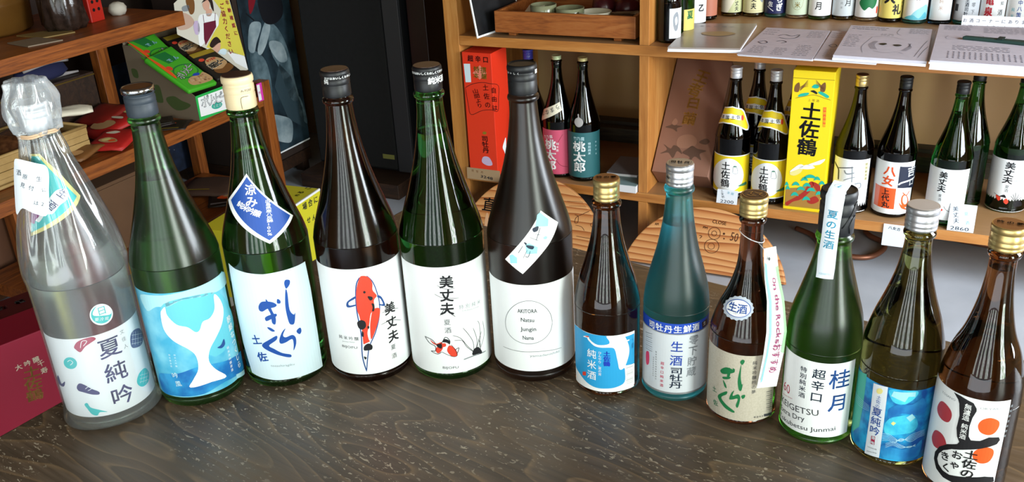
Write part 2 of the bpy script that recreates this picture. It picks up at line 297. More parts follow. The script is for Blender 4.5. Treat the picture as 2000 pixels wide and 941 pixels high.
PRINTS = {
 'b1': [
  ('R','labelwhite',0,-85,85,20.8,129.2),
  ('S','crimson',1,[(-27.7,119.1),(-22.4,125.1),(-13.6,128.0),(-3.9,128.3),(-0.3,124.6),(-7.3,121.1),(-14.6,117.5),(-21.8,111.3),(-26.6,115.4)]),
  ('L','labelwhite',2,0.7,[(-20.5,116.6),(-16.7,125.2),(-10.9,124.5),(-16.6,118.8)]),
  ('S','teal',1,[(-31.1,93.9),(-35.3,90.1),(-41.2,88.8),(-46.7,90.2),(-49.3,94.1),(-47.7,99.3),(-42.6,103.6),(-36.6,105.0),(-31.9,103.1),(-29.8,98.8)]),
  ('L','labelwhite',2,0.71,[(-42.4,98.6),(-37.8,101.1),(-35.0,98.0),(-39.9,94.1)]),
  ('S','indigo',1,[(-39.7,63.8),(-35.0,68.8),(-29.1,67.2),(-20.6,60.3),(-13.5,55.3),(-14.1,51.5),(-22.5,52.8),(-32.1,56.4),(-38.9,58.7)]),
  ('L','labelwhite',2,0.72,[(-29.0,61.1),(-23.0,64.4),(-20.4,61.3),(-26.2,58.6)]),
  ('S','teal',1,[(-36.1,38.9),(-31.7,41.2),(-28.9,34.9),(-19.6,30.7),(-9.9,25.6),(-18.8,27.0),(-23.3,22.7),(-29.7,25.1),(-33.3,32.1)]),
  ('S','indigo',1,[(41.2,95.5),(44.2,109.0),(53.9,112.2),(69.7,105.7),(76.7,93.4),(65.0,87.0),(50.3,89.5)]),
  ('L','labelwhite',2,0.53,[(43.4,97.2),(50.6,112.2)]),
  ('L','labelwhite',2,0.53,[(48.1,94.5),(55.6,109.5)]),
  ('L','labelwhite',2,0.54,[(53.4,91.6),(61.5,106.3)]),
  ('L','labelwhite',2,0.54,[(59.6,88.1),(69.1,102.2)]),
  ('L','labelwhite',2,0.54,[(46.1,108.9),(73.3,97.1)]),
  ('L','labelwhite',2,0.54,[(44.2,103.9),(68.9,93.6)]),
  ('L','labelwhite',2,0.54,[(42.4,98.8),(65.4,89.7)]),
  ('S','teal',1,[(36.0,50.1),(43.6,57.4),(56.5,56.7),(63.2,45.8),(56.8,37.6),(44.6,37.1),(37.2,42.5)]),
  ('L','labelwhite',2,0.55,[(42.4,54.2),(60.9,47.1)]),
  ('L','labelwhite',2,0.54,[(40.1,43.7),(49.4,57.0)]),
  ('L','labelwhite',2,0.55,[(41.0,50.1),(58.7,43.5)]),
  ('L','labelwhite',2,0.55,[(44.6,41.1),(54.3,54.0)]),
  ('L','labelwhite',2,0.55,[(39.6,46.0),(56.6,39.7)]),
  ('L','labelwhite',2,0.55,[(49.5,38.1),(60.1,50.6)]),
  ('S','indigo',1,[(-72.1,72.6),(-68.6,62.3),(-57.8,68.5),(-63.0,60.3),(-73.7,57.5),(-87.2,58.3)]),
  ('T','indigo',1,'夏純吟',(12.9,108.3),(12.6,41.6),27.19,'v',0.012,1.0),
  ('T','greytext',1,'文佳人',(32.9,120.5),(33.0,100.8),6.11,'v',0,1.0),
 ],
 'b1seal': [
  ('S','white',0,[(27.6,150.6),(24.7,143.1),(17.4,139.2),(8.9,140.0),(2.2,145.3),(-0.2,153.2),(2.3,161.1),(9.0,165.7),(17.5,165.0),(24.7,159.1)]),
  ('S','teal',1,[(25.9,151.3),(23.4,144.7),(17.0,141.3),(9.5,142.0),(3.6,146.6),(1.4,153.5),(3.6,160.4),(9.6,164.4),(17.0,163.8),(23.4,158.7)]),
  ('S','white',2,[(3.5,155.5),(8.8,163.6),(16.7,165.1),(23.9,158.5),(24.7,149.1),(13.1,151.2)]),
  ('T','teal',3,'日',(14.7,157.4),(14.7,157.4),11.58,'h',0,1.0),
  ('T','white',2,'要冷蔵',(6.6,148.5),(18.2,145.6),4.65,'h',0,1.0),
 ],
 'b1neck': [
  ('P','yellowpale',0,[(-88.7,245.8),(65.1,284.5),(25.7,318.9),(-17.6,342.4),(-57.1,342.4),(-92.5,299.2)]),
  ('P','teal',1,[(-82.5,251.2),(49.8,286.6),(17.5,314.3),(-23.7,339.9),(-51.9,339.9),(-92.7,299.0)]),
  ('S','white',2,[(-61.2,267.5),(-93.9,265.8),(-93.8,274.5),(-65.3,283.0),(-36.1,283.0),(-36.6,275.2),(-50.2,267.0)]),
  ('S','purple',3,[(-87.3,264.0),(-93.9,271.4),(-72.2,278.9),(-48.7,278.8),(-49.4,273.5),(-61.2,268.2),(-65.7,263.8)]),
  ('S','white',2,[(6.4,300.5),(30.5,297.5),(23.9,288.8),(1.5,283.6),(-17.5,275.9),(-30.3,277.7),(-30.6,285.6),(-15.1,294.3)]),
  ('T','indigo',3,'生酒',(14.7,294.9),(-16.5,285.1),10.59,'v',0.015,1.0),
 ],
 'b2': [
  ('R','labelblue',0,-82,68,17.1,162.8),
  ('S','aquapale',1,[(-57.3,136.4),(-63.6,156.8),(-14.7,161.1),(22.7,163.0),(69.9,160.9),(87.2,142.8),(35.8,146.4),(-1.3,151.8),(-23.4,145.0),(-38.8,144.6)]),
  ('S','aquamid',1,[(-32.1,145.1),(-0.8,154.2),(42.3,145.9),(61.9,123.5),(72.5,86.3),(21.9,64.3),(0.3,103.4),(-27.9,114.8)]),
  ('S','deepblue',1,[(-67.2,44.3),(-29.7,52.1),(0.7,58.7),(36.9,51.6),(87.0,39.2),(87.1,17.1),(30.3,25.0),(-2.5,19.1),(-37.7,18.6),(-68.8,19.0)]),
  ('S','white',2,[(-34.6,134.9),(-31.2,141.3),(-26.4,144.6),(-26.0,133.8),(-17.0,120.6),(-4.3,114.8),(3.7,106.1),(9.4,107.2),(15.5,116.6),(25.7,117.7),(35.2,126.3),(39.1,144.4),(47.9,133.1),(50.3,117.7),(42.2,102.2),(27.4,88.3),(16.8,77.1),(12.5,62.8),(18.5,48.4),(31.8,31.1),(10.1,32.8),(-18.0,31.4),(-12.3,41.5),(-2.8,55.6),(-2.1,74.1),(-10.2,86.2),(-26.5,99.4),(-35.2,114.6)]),
  ('T','white',2,'酔鯨なつくじら',(58.2,100.5),(61.1,32.5),10.0,'v',0.015,1.0),
  ('T','white',2,'純米大吟醸原酒',(43.8,66.9),(43.1,34.6),4.24,'v',0,1.0),
  ('T','paleink',2,'吟風',(-35.2,49.2),(-33.2,37.2),8.48,'v',0.01,1.0),
  ('T','paleink',2,'純米大吟醸',(-28.7,78.6),(-29.8,62.8),2.71,'v',0,1.0),
  ('T','paleink',2,'限定醸造酒',(-36.2,78.3),(-37.4,62.3),2.72,'v',0,1.0),
  ('S','navy',2,[(27.2,75.2),(33.5,76.2),(39.9,81.7),(40.3,74.1),(33.9,71.5)]),
  ('P','aquapale',2,[(49.0,24.3),(78.9,15.1),(77.6,8.8),(48.4,18.3)]),
 ],
 'b3': [
  ('P','labelsky',0,[(-65.7,173.7),(-51.8,169.6),(-33.3,166.9),(-11.6,164.6),(7.4,164.7),(25.5,164.2),(52.6,163.0),(55.9,123.6),(55.9,71.6),(55.2,9.0),(31.2,11.9),(6.6,13.3),(-20.1,14.1),(-39.5,15.9),(-59.8,18.4),(-69.9,59.8),(-71.3,116.1)]),
  ('S','inkblue',1,[(13.8,148.5),(16.2,151.6),(21.6,149.4),(20.7,144.1),(15.3,139.8),(13.7,144.0)]),
  ('S','inkblue',1,[(14.5,139.3),(15.7,133.3),(14.8,110.7),(19.2,102.2),(21.8,103.6),(18.4,90.8),(14.2,89.4),(10.9,94.4),(9.8,114.4),(12.3,132.0)]),
  ('S','inkblue',1,[(-24.8,121.3),(-20.4,127.0),(-13.7,127.8),(-5.5,125.7),(-0.9,121.5),(-3.5,118.6),(-13.3,117.5),(-20.5,114.0),(-24.7,115.6)]),
  ('S','inkblue',1,[(1.4,129.0),(4.8,126.0),(4.1,122.3),(0.1,123.6)]),
  ('S','inkblue',1,[(-13.7,130.5),(-10.7,126.4),(-7.6,113.4),(-4.9,103.8),(-6.9,94.9),(-10.7,97.6),(-10.5,109.2),(-13.1,118.6)]),
  ('S','inkblue',1,[(-18.8,105.2),(-12.8,108.3),(-4.0,109.4),(-3.5,105.9),(-11.6,102.4),(-18.0,100.5)]),
  ('S','inkblue',1,[(-18.3,91.7),(-13.7,90.5),(-9.0,85.8),(-12.4,85.0),(-16.7,88.4)]),
  ('S','inkblue',1,[(-8.1,78.6),(-9.0,72.9),(-20.3,65.4),(-14.4,60.3),(-4.7,53.1),(6.0,48.4),(4.9,44.6),(-7.5,49.5),(-21.7,57.1),(-29.6,62.8),(-29.1,67.6),(-18.8,73.7)]),
  ('S','inkblue',1,[(5.2,86.6),(0.5,78.3),(3.1,74.2),(12.3,75.2),(16.5,70.2),(15.7,61.0),(10.8,53.0),(12.3,62.1),(11.3,69.6),(1.9,66.9),(-4.6,66.7),(-5.4,72.3),(-0.4,82.0)]),
  ('S','inkblue',1,[(20.1,79.7),(25.3,81.2),(26.4,76.0),(23.2,72.6),(19.5,76.3)]),
  ('T','inkblue',1,'土佐',(-38.1,72.5),(-33.4,48.1),14.42,'v',0.03,1.0),
  ('T','greytext',1,'tosashiragiku',(-23.2,36.1),(8.8,33.7),4.81,'h',0,1.0),
 ],
 'b3dia': [
  ('P','white',0,[(-18.7,284.7),(56.3,223.1),(4.6,202.1),(-75.8,250.0)]),
  ('P','inkblue2',1,[(-18.5,281.1),(49.8,225.2),(5.0,206.2),(-63.0,251.9)]),
  ('T','white',2,'涼み',(-13.5,265.9),(-14.2,252.5),13.77,'v',0.02,1.0),
  ('T','white',2,'純米吟醸',(-36.4,249.0),(-6.3,238.6),8.66,'h',0.02,1.0),
  ('T','white',2,'広島県産八反錦100%',(16.3,250.2),(8.6,213.0),7.39,'v',0.015,1.0),
 ],
 'b4': [
  ('R','labelwhite',0,-84,78,15.3,164.6),
  ('S','navy',1,[(-12.2,128.0),(-24.0,120.2),(-24.7,112.5),(-12.8,114.8),(-13.2,116.6),(-21.4,115.3),(-21.5,119.7),(-12.6,124.7)]),
  ('S','navy',1,[(18.2,124.6),(23.4,120.2),(27.0,107.2),(18.6,110.6),(18.8,112.1),(24.0,110.4),(21.3,118.6),(17.2,122.1)]),
  ('L','navy',1,1.44,[(-2.7,153.2),(-7.8,145.1),(-10.8,130.1),(-12.3,106.0),(-10.7,74.4),(-13.1,42.3),(-10.1,19.9)]),
  ('L','navy',1,1.23,[(6.7,153.9),(13.1,145.0),(16.9,132.0),(19.1,113.8),(16.4,94.5),(8.5,73.9),(-1.1,57.4),(-5.8,41.8),(-9.9,21.1)]),
  ('S','koired',2,[(-3.2,152.2),(1.7,154.8),(8.6,151.8),(12.8,142.9),(12.0,133.3),(16.6,124.4),(11.9,119.0),(11.5,107.0),(5.5,101.6),(1.5,86.6),(-2.3,73.6),(1.8,63.8),(17.1,98.7),(17.9,106.4),(11.5,107.0),(5.3,97.2),(2.9,72.8),(3.3,63.6),(-0.6,52.7),(-5.2,41.8),(-9.3,43.3),(-9.3,65.2),(-8.8,81.1),(-9.6,99.1),(-11.7,110.4),(-9.6,134.4)]),
  ('S','koired',2,[(18.1,106.3),(17.1,96.5),(10.4,80.3),(2.1,65.6),(1.7,75.3),(3.7,90.7),(9.3,106.4)]),
  ('S','black',3,[(2.6,132.3),(2.1,131.4),(1.2,130.9),(0.2,131.1),(-0.5,131.8),(-0.7,132.8),(-0.3,133.8),(0.6,134.3),(1.6,134.2),(2.4,133.4)]),
  ('S','black',3,[(4.3,126.2),(10.0,124.5),(10.4,120.9),(6.7,120.2)]),
  ('S','black',3,[(8.2,115.5),(11.7,113.6),(10.6,105.0),(7.6,105.2),(9.0,109.8)]),
  ('S','black',3,[(-13.8,91.5),(-8.1,94.6),(-3.2,91.8),(-3.0,85.0),(-7.7,81.0),(-12.7,83.6)]),
  ('S','black',3,[(1.3,83.3),(0.9,82.0),(0.1,81.3),(-0.6,81.4),(-1.2,82.3),(-1.2,83.7),(-0.8,84.9),(-0.1,85.6),(0.7,85.5),(1.2,84.6)]),
  ('S','black',3,[(-8.6,57.1),(-2.9,60.4),(2.0,56.9),(0.9,51.3),(-5.2,50.6),(-9.8,51.4)]),
  ('S','black',3,[(-9.0,78.9),(-7.2,76.4),(-7.9,70.8),(-9.9,72.1)]),
  ('S','black',3,[(-10.9,42.2),(-7.5,40.1),(-10.0,37.5)]),
  ('T','black',1,'美丈夫',(33.9,100.8),(34.4,60.7),16.81,'v',0.028,1.0),
  ('L','black',1,0.6,[(20.6,98.8),(35.8,98.9),(49.4,94.0)]),
  ('L','black',1,0.61,[(17.4,82.9),(33.6,83.9),(52.4,75.4)]),
  ('T','darkgrey',1,'夏酒',(31.9,45.4),(31.8,32.6),7.92,'v',0,1.0),
  ('T','darkgrey',1,'純米吟醸',(-42.1,68.1),(-18.0,67.8),5.87,'h',0,1.0),
  ('T','darkgrey',1,'BIJOFU',(-41.7,55.1),(-18.6,55.1),5.0,'h',0,1.0),
  ('T','greytext',1,'Junmai Ginjo',(-40.4,62.3),(-20.9,63.1),2.49,'h',0,1.0),
 ],
 'b5': [
  ('R','labelwhite',0,-84,82,12.8,163.2),
  ('T','black',1,'美丈夫',(0.4,142.9),(-1.7,106.1),17.74,'v',0.03,1.0),
  ('L','black',1,0.58,[(-12.4,139.2),(-0.4,133.3),(11.2,133.8)]),
  ('L','black',1,0.58,[(-16.7,127.2),(-5.6,121.7),(15.4,118.8)]),
  ('L','black',1,0.78,[(-12.0,97.2),(-3.7,107.3),(0.0,101.5),(8.5,94.1)]),
  ('T','darkgrey',1,'夏酒',(-3.3,87.3),(-3.2,76.0),8.83,'v',0,1.0),
  ('T','greytext',1,'特別純米',(17.6,105.5),(46.5,102.9),6.59,'h',0,1.0),
  ('T','greytext',1,'Tokubetsu Junmai',(17.8,100.1),(45.8,97.1),2.64,'h',0,1.0),
  ('S','koired',1,[(-29.5,61.0),(-21.3,56.4),(-13.3,59.2),(-11.7,52.3),(-15.7,45.3),(-20.4,42.6),(-23.3,48.1),(-19.4,53.1),(-26.0,56.3)]),
  ('S','koired',1,[(-6.8,46.5),(-3.0,54.3),(4.1,49.0),(6.8,41.6),(5.3,37.2),(-1.1,38.0)]),
  ('S','koired',1,[(-12.4,56.9),(-8.1,57.4),(-7.7,53.5),(-11.7,52.3)]),
  ('L','black',2,0.8,[(-37.5,64.6),(-26.6,61.5),(-20.3,55.4),(-13.4,58.1),(-7.3,66.5),(-1.9,61.1),(-2.9,55.5)]),
  ('L','black',2,0.8,[(-37.5,64.6),(-30.8,56.2),(-22.8,52.8),(-23.1,45.8),(-29.6,44.8),(-20.5,41.5),(-14.6,44.9)]),
  ('S','black',2,[(-8.6,63.8),(-2.4,61.2),(-2.4,56.2),(-6.9,58.7),(-12.2,59.7)]),
  ('S','black',2,[(-20.3,55.4),(-13.5,56.9),(-14.1,50.0),(-19.5,52.0)]),
  ('L','black',2,0.6,[(-14.6,45.4),(-6.3,40.7),(2.1,37.2),(6.6,39.3),(4.0,47.8),(-0.7,55.3)]),
  ('L','black',2,0.8,[(3.9,46.7),(9.6,49.2),(6.8,41.6)]),
  ('L','black',1,0.59,[(34.9,33.3),(23.1,46.9),(12.9,62.3),(2.5,68.0)]),
  ('L','black',1,0.6,[(33.5,33.8),(20.8,47.6),(14.8,58.4),(4.0,60.5)]),
  ('L','black',1,0.59,[(31.2,37.1),(31.1,51.1),(24.7,64.8),(17.4,76.0)]),
  ('L','black',1,0.6,[(33.7,36.1),(38.0,50.7),(32.9,71.1)]),
  ('L','black',1,0.6,[(37.9,34.4),(44.1,50.3),(44.6,70.8),(41.5,77.9)]),
  ('L','black',1,0.6,[(41.0,35.4),(53.5,52.9),(52.1,73.2)]),
  ('L','black',1,0.81,[(29.5,33.1),(35.5,40.1),(40.8,49.4),(47.5,60.3)]),
  ('L','black',1,1.01,[(42.0,30.2),(43.2,41.4),(41.0,51.7)]),
  ('S','black',1,[(28.2,33.5),(31.4,40.5),(38.5,41.1),(44.6,33.7),(45.1,28.8),(36.1,30.9)]),
  ('L','greytext',1,1.64,[(14.8,30.6),(24.3,31.4),(34.7,31.0),(54.4,27.7)]),
  ('T','darkgrey',1,'BIJOFU',(-14.9,22.0),(6.8,21.1),4.98,'h',0,1.0),
 ],
 'b6': [
  ('R','labelwhite',0,-82,83,19.4,140.8),
  ('L','darkgrey',1,0.53,[(25.7,85.5),(22.6,74.7),(15.0,66.4),(4.4,61.2),(-7.7,59.2),(-20.1,60.5),(-31.1,65.0),(-39.0,72.9),(-41.3,83.9),(-37.3,96.8),(-28.4,108.6),(-17.1,116.8),(-4.9,119.7),(6.7,116.8),(16.7,108.8),(23.5,97.7),(25.7,85.5)]),
  ('T','darkgrey',1,'AKITORA',(-21.0,105.1),(5.2,105.7),8.0,'h',0.012,1.0),
  ('T','darkgrey',1,'Natsu',(-17.0,93.3),(0.8,92.9),8.05,'h',0.012,1.0),
  ('T','darkgrey',1,'Jungin',(-18.2,80.2),(2.9,80.4),8.09,'h',0.012,1.0),
  ('T','darkgrey',1,'Nama',(-15.6,67.9),(-0.8,68.1),8.14,'h',0.012,1.0),
  ('L','darkgrey',1,0.54,[(-48.5,47.0),(-19.9,47.4),(6.8,47.9),(39.2,45.1)]),
  ('T','greytext',1,'yamadanishiki',(-7.2,42.3),(34.9,41.9),4.94,'h',0,1.0),
 ],
 'b6tag': [
  ('P','white',0,[(20.0,231.4),(46.2,212.7),(-11.2,155.8),(-35.1,172.4)]),
  ('P','aqualt',1,[(13.3,227.3),(18.5,229.4),(30.2,220.0),(27.4,212.4),(8.5,214.5)]),
  ('P','aqualt',1,[(18.1,201.1),(21.6,202.1),(24.2,200.5),(22.1,198.1),(18.3,198.7)]),
  ('P','aqualt',1,[(-6.0,194.9),(-0.9,196.0),(9.6,190.5),(8.5,182.2),(-5.3,182.5)]),
  ('P','aqualt',1,[(-27.9,178.7),(-23.6,180.9),(-17.6,176.9),(-18.0,169.6),(-27.1,168.7)]),
  ('L','ink',2,0.92,[(15.4,212.7),(8.2,198.8)]),
  ('L','ink',2,0.69,[(7.6,205.7),(14.2,204.5)]),
  ('L','ink',2,0.69,[(0.2,202.8),(11.3,198.0)]),
  ('S','ink',2,[(4.6,212.6),(12.8,214.6),(11.6,209.8),(5.9,208.5)]),
  ('S','ink',2,[(-7.8,197.2),(-4.2,196.1),(-5.3,193.7)]),
  ('S','ink',2,[(-4.8,193.7),(4.7,192.2),(3.0,188.3),(-2.9,190.2)]),
  ('L','ink',2,0.92,[(-9.4,192.6),(-15.4,183.5)]),
  ('L','ink',2,0.69,[(-3.8,187.6),(-9.3,177.4)]),
  ('L','ink',2,0.69,[(-0.1,186.2),(-3.0,178.7),(-6.7,179.5)]),
 ],
 'b7': [
  ('P','white',0,[(-87.6,84.6),(-62.3,88.9),(-40.2,88.7),(-19.5,88.8),(-0.1,88.7),(19.3,88.6),(36.0,88.3),(53.5,86.9),(52.8,61.4),(52.7,8.1),(36.4,9.1),(19.1,9.6),(-0.9,9.7),(-19.4,9.5),(-36.7,9.4),(-54.7,8.8),(-83.0,6.0),(-87.6,47.3)]),
  ('S','skyblue',1,[(-87.6,81.5),(-62.3,88.3),(-40.2,88.3),(-18.0,88.7),(-1.6,88.4),(2.8,83.0),(11.6,71.8),(16.1,55.6),(20.8,41.4),(29.0,41.1),(30.8,35.8),(29.9,21.0),(14.4,16.1),(-3.8,14.7),(-20.9,14.3),(-38.5,17.1),(-59.8,23.6),(-87.7,29.5),(-87.6,59.9)]),
  ('P','skyblue',1,[(32.4,78.8),(39.9,78.7),(52.3,78.9),(52.4,76.8),(34.2,77.1),(39.5,65.5),(36.1,51.8),(31.6,43.0),(52.8,41.5),(52.3,83.4),(29.0,84.3)]),
  ('S','white',2,[(-33.8,83.1),(-32.1,81.1),(-25.4,77.6),(-15.1,75.5),(1.2,77.6),(2.8,81.8),(-1.6,88.4),(16.2,88.3),(29.0,86.1),(37.9,72.0),(39.5,60.7),(34.4,48.5),(27.3,40.9),(20.0,41.5),(16.9,54.2),(13.8,65.5),(10.1,71.6),(1.2,72.8),(-12.1,72.3),(-23.0,73.2),(-31.3,77.0),(-36.6,80.6)]),
  ('S','white',2,[(-46.7,80.8),(-37.5,84.2),(-32.9,83.3),(-35.7,81.8)]),
  ('S','koired',3,[(-40.4,83.0),(-34.3,84.5),(-33.8,83.2),(-39.4,82.3)]),
  ('T','white',3,'純米酒',(-28.6,61.3),(-29.2,30.9),12.81,'v',0.005,1.0),
  ('T','white',3,'ひんやり、夏の宵',(-13.5,64.8),(-13.9,34.7),4.32,'v',0,1.0),
  ('T','vividblue',3,'土佐鶴',(-1.5,64.0),(-1.7,50.1),8.39,'v',0.035,1.0),
  ('P','koired',3,[(-49.2,30.1),(-41.0,32.7),(-41.2,27.0),(-49.4,25.0)]),
  ('P','white',2,[(31.6,44.3),(52.8,41.1),(53.3,11.5),(31.7,16.2)]),
  ('L','darkgrey',3,0.64,[(33.2,40.2),(48.2,39.4)]),
  ('L','darkgrey',3,0.32,[(33.3,35.2),(48.3,34.3)]),
  ('L','darkgrey',3,0.32,[(33.3,33.3),(48.3,32.5)]),
  ('L','darkgrey',3,0.65,[(33.3,31.5),(48.3,30.6)]),
  ('L','darkgrey',3,0.32,[(33.3,29.6),(48.3,28.7)]),
  ('L','darkgrey',3,0.32,[(33.3,24.6),(48.4,23.7)]),
  ('L','darkgrey',3,0.65,[(33.3,22.7),(48.4,21.8)]),
  ('L','darkgrey',3,0.33,[(33.3,20.2),(48.4,19.3)]),
  ('L','darkgrey',3,0.33,[(33.3,17.7),(48.4,16.7)]),
 ],
 'b8': [
  ('R','silverlabel',0,-80,80,12.8,95.5),
  ('R','royal',0,-80,80,95.5,109.3),
  ('R','silver',1,-80,80,12.8,15.3),
  ('R','silver',1,-80,80,94.7,96.1),
  ('T','white',1,'司牡丹生鮮酒',(-44.6,101.5),(36.7,102.4),10.34,'h',0.02,1.0),
  ('P','darkbrown',1,[(49.8,105.0),(66.4,105.7),(70.1,97.0),(52.5,97.0)]),
  ('T','white',2,'生',(57.6,102.0),(57.6,102.0),5.55,'h',0,1.0),
  ('T','royal',1,'生酒',(3.4,78.8),(2.6,60.1),15.31,'v',0.012,1.0),
  ('T','ink',1,'司牡丹',(3.6,45.8),(3.0,26.0),13.53,'v',0.02,1.15),
  ('T','silverink',1,'零下貯蔵',(33.2,85.6),(30.4,42.7),13.14,'v',0.02,1.0),
  ('T','pinkred',1,'超辛口純米酒',(-21.0,53.8),(-21.7,23.1),4.6,'v',0.01,1.0),
  ('T','darkgrey',1,'製造者司牡丹酒造株式会社',(-33.7,66.7),(-33.3,29.5),2.03,'v',0,1.0),
  ('T','darkgrey',1,'高知県高岡郡佐川町甲',(-39.2,57.6),(-39.4,32.3),1.76,'v',0,1.0),
  ('L','darkgrey',1,0.78,[(-62.7,85.0),(-43.2,88.6)]),
  ('L','darkgrey',1,0.39,[(-62.5,82.3),(-43.1,85.7)]),
  ('L','darkgrey',1,0.79,[(-62.4,79.7),(-43.0,82.8)]),
  ('L','darkgrey',1,0.39,[(-62.3,77.0),(-42.9,79.8)]),
  ('L','darkgrey',1,0.79,[(-62.2,74.3),(-42.8,76.9)]),
  ('L','darkgrey',1,0.39,[(-62.1,71.7),(-42.7,73.9)]),
  ('L','darkgrey',1,0.79,[(-62.0,69.0),(-42.6,70.9)]),
  ('L','darkgrey',1,0.4,[(-61.9,66.3),(-42.5,67.9)]),
  ('L','darkgrey',1,0.79,[(-61.8,63.6),(-42.4,64.9)]),
  ('S','pinkred',1,[(-60.2,56.4),(-55.5,61.2),(-50.2,60.1),(-49.7,47.3),(-54.1,42.2),(-58.9,43.4)]),
 ],
 'b9': [
  ('R','kraft',0,-84,60,8.0,95.3),
  ('S','inkgreen',1,[(-5.2,87.5),(-1.9,90.3),(1.7,88.6),(-1.4,83.6),(-4.3,84.7)]),
  ('S','inkgreen',1,[(-3.3,83.8),(-3.0,67.7),(-0.6,57.8),(0.9,59.0),(-0.7,49.6),(-4.8,50.2),(-7.3,61.1),(-5.8,73.4)]),
  ('S','inkgreen',1,[(-38.0,68.8),(-28.2,75.3),(-17.7,75.5),(-13.0,72.4),(-24.9,67.3),(-34.6,65.2)]),
  ('S','inkgreen',1,[(-21.6,76.6),(-19.4,71.0),(-21.8,62.4),(-25.1,62.5),(-24.5,69.8)]),
  ('S','inkgreen',1,[(-16.5,76.7),(-12.8,76.0),(-13.7,72.2)]),
  ('S','inkgreen',1,[(-32.9,61.3),(-19.4,64.6),(-21.8,61.3),(-31.2,58.9)]),
  ('S','inkgreen',1,[(-32.0,57.5),(-26.5,52.9),(-24.8,48.2),(-29.1,50.1)]),
  ('S','inkgreen',1,[(-24.5,44.2),(-24.2,40.2),(-33.6,33.1),(-24.5,26.5),(-10.0,20.4),(-12.3,17.9),(-27.0,21.6),(-39.7,29.9),(-38.5,35.6)]),
  ('S','inkgreen',1,[(-12.0,48.1),(-13.9,40.5),(-5.6,44.0),(-1.6,39.3),(-4.3,26.5),(-8.1,28.0),(-5.6,37.8),(-14.8,35.2),(-19.3,35.2),(-16.6,43.1)]),
  ('S','inkgreen',1,[(-0.2,42.5),(5.1,44.3),(5.4,40.8),(1.5,38.5)]),
  ('T','inkgreen2',1,'土佐',(-49.6,38.6),(-45.3,21.4),7.85,'v',0.02,1.0),
  ('T','darkgrey',1,'純米吟醸吟の夢',(17.7,86.3),(18.6,47.9),5.45,'v',0,1.0),
  ('L','darkgrey',1,1.1,[(41.6,44.2),(54.8,42.4)]),
  ('L','darkgrey',1,0.55,[(41.9,41.4),(55.3,39.6)]),
  ('L','darkgrey',1,1.1,[(42.2,38.7),(55.8,36.7)]),
  ('L','darkgrey',1,0.55,[(42.6,35.9),(56.3,33.8)]),
  ('L','darkgrey',1,1.1,[(42.9,33.1),(56.7,31.0)]),
  ('L','darkgrey',1,0.55,[(43.2,30.3),(57.2,28.1)]),
  ('L','darkgrey',1,1.11,[(43.6,27.5),(57.7,25.2)]),
  ('L','darkgrey',1,0.55,[(43.9,24.7),(58.2,22.3)]),
  ('L','darkgrey',1,1.11,[(44.3,21.9),(58.7,19.3)]),
  ('L','darkgrey',1,0.56,[(44.6,19.0),(59.2,16.4)]),
  ('T','darkgrey',1,'製造年月',(23.7,13.1),(37.6,12.2),2.67,'h',0,1.0),
  ('P','darkgrey',1,[(40.3,14.3),(60.2,11.2),(60.9,7.0),(40.7,11.0)]),
 ],
 'b9seal': [
  ('P','sealsilver',0,[(12.5,147.3),(13.5,145.1),(9.3,143.5),(8.5,141.2),(3.4,140.1),(1.1,137.9),(-4.4,137.6),(-7.9,135.6),(-13.4,136.0),(-17.9,134.4),(-23.2,135.3),(-28.5,134.2),(-33.1,135.8),(-39.0,135.2),(-42.5,137.2),(-48.6,137.2),(-50.3,139.7),(-55.9,140.4),(-54.9,143.2),(-59.3,144.7),(-55.4,147.5),(-57.2,149.6),(-50.2,152.1),(-48.7,154.7),(-40.0,156.2),(-35.6,158.5),(-26.9,158.8),(-20.6,160.3),(-13.2,159.3),(-6.2,159.9),(-1.1,158.0),(5.4,157.5),(7.6,155.1),(12.7,153.8),(12.2,151.3),(15.2,149.5)]),
  ('S','inkblue2',1,[(8.4,147.4),(2.2,142.2),(-10.4,138.8),(-25.9,138.1),(-40.7,139.9),(-49.5,144.4),(-46.3,150.6),(-30.4,155.8),(-10.2,156.6),(4.5,153.0)]),
  ('S','white',2,[(6.7,147.5),(1.1,142.7),(-10.8,139.6),(-25.4,138.9),(-39.3,140.6),(-47.4,144.7),(-44.3,150.4),(-29.5,155.1),(-10.7,155.9),(3.0,152.6)]),
  ('T','inkblue2',3,'生酒',(-31.9,147.5),(-10.3,147.6),11.24,'h',0.02,1.0),
  ('T','greytext',3,'しぼりたて',(-25.8,142.2),(-9.6,141.9),2.52,'h',0,1.0),
 ],
 'b10': [
  ('R','labelwhite',0,-72,58,13.1,108.1),
  ('T','crimson2',1,'60',(-66.1,59.9),(-47.7,60.3),17.28,'h',0.0,1.0),
  ('T','ink',1,'特別純米酒',(-25.2,95.1),(-24.7,62.5),7.01,'v',0.01,1.15),
  ('T','ink',1,'超辛口',(-1.4,93.8),(-2.2,64.6),12.85,'v',0.015,1.1),
  ('T','navy',1,'桂',(31.7,87.8),(31.7,87.8),25.32,'h',0.012,1.0),
  ('T','navy',1,'月',(32.9,57.8),(32.9,57.8),23.38,'h',0.015,1.0),
  ('T','darkgrey',1,'KEIGETSU',(-70.0,39.7),(3.6,45.1),11.57,'h',0.004,1.0),
  ('T','darkgrey',1,'Extra Dry',(-70.5,28.1),(-16.4,33.4),9.48,'h',0.004,1.0),
  ('T','darkgrey',1,'Tokubetsu Junmai',(-72.6,18.0),(32.3,24.8),8.49,'h',0.004,1.0),
  ('T','crimson2',1,'Junmai Ginjo',(-66.3,47.9),(-40.9,52.0),1.89,'h',0,1.0),
 ],
 'b10strip': [
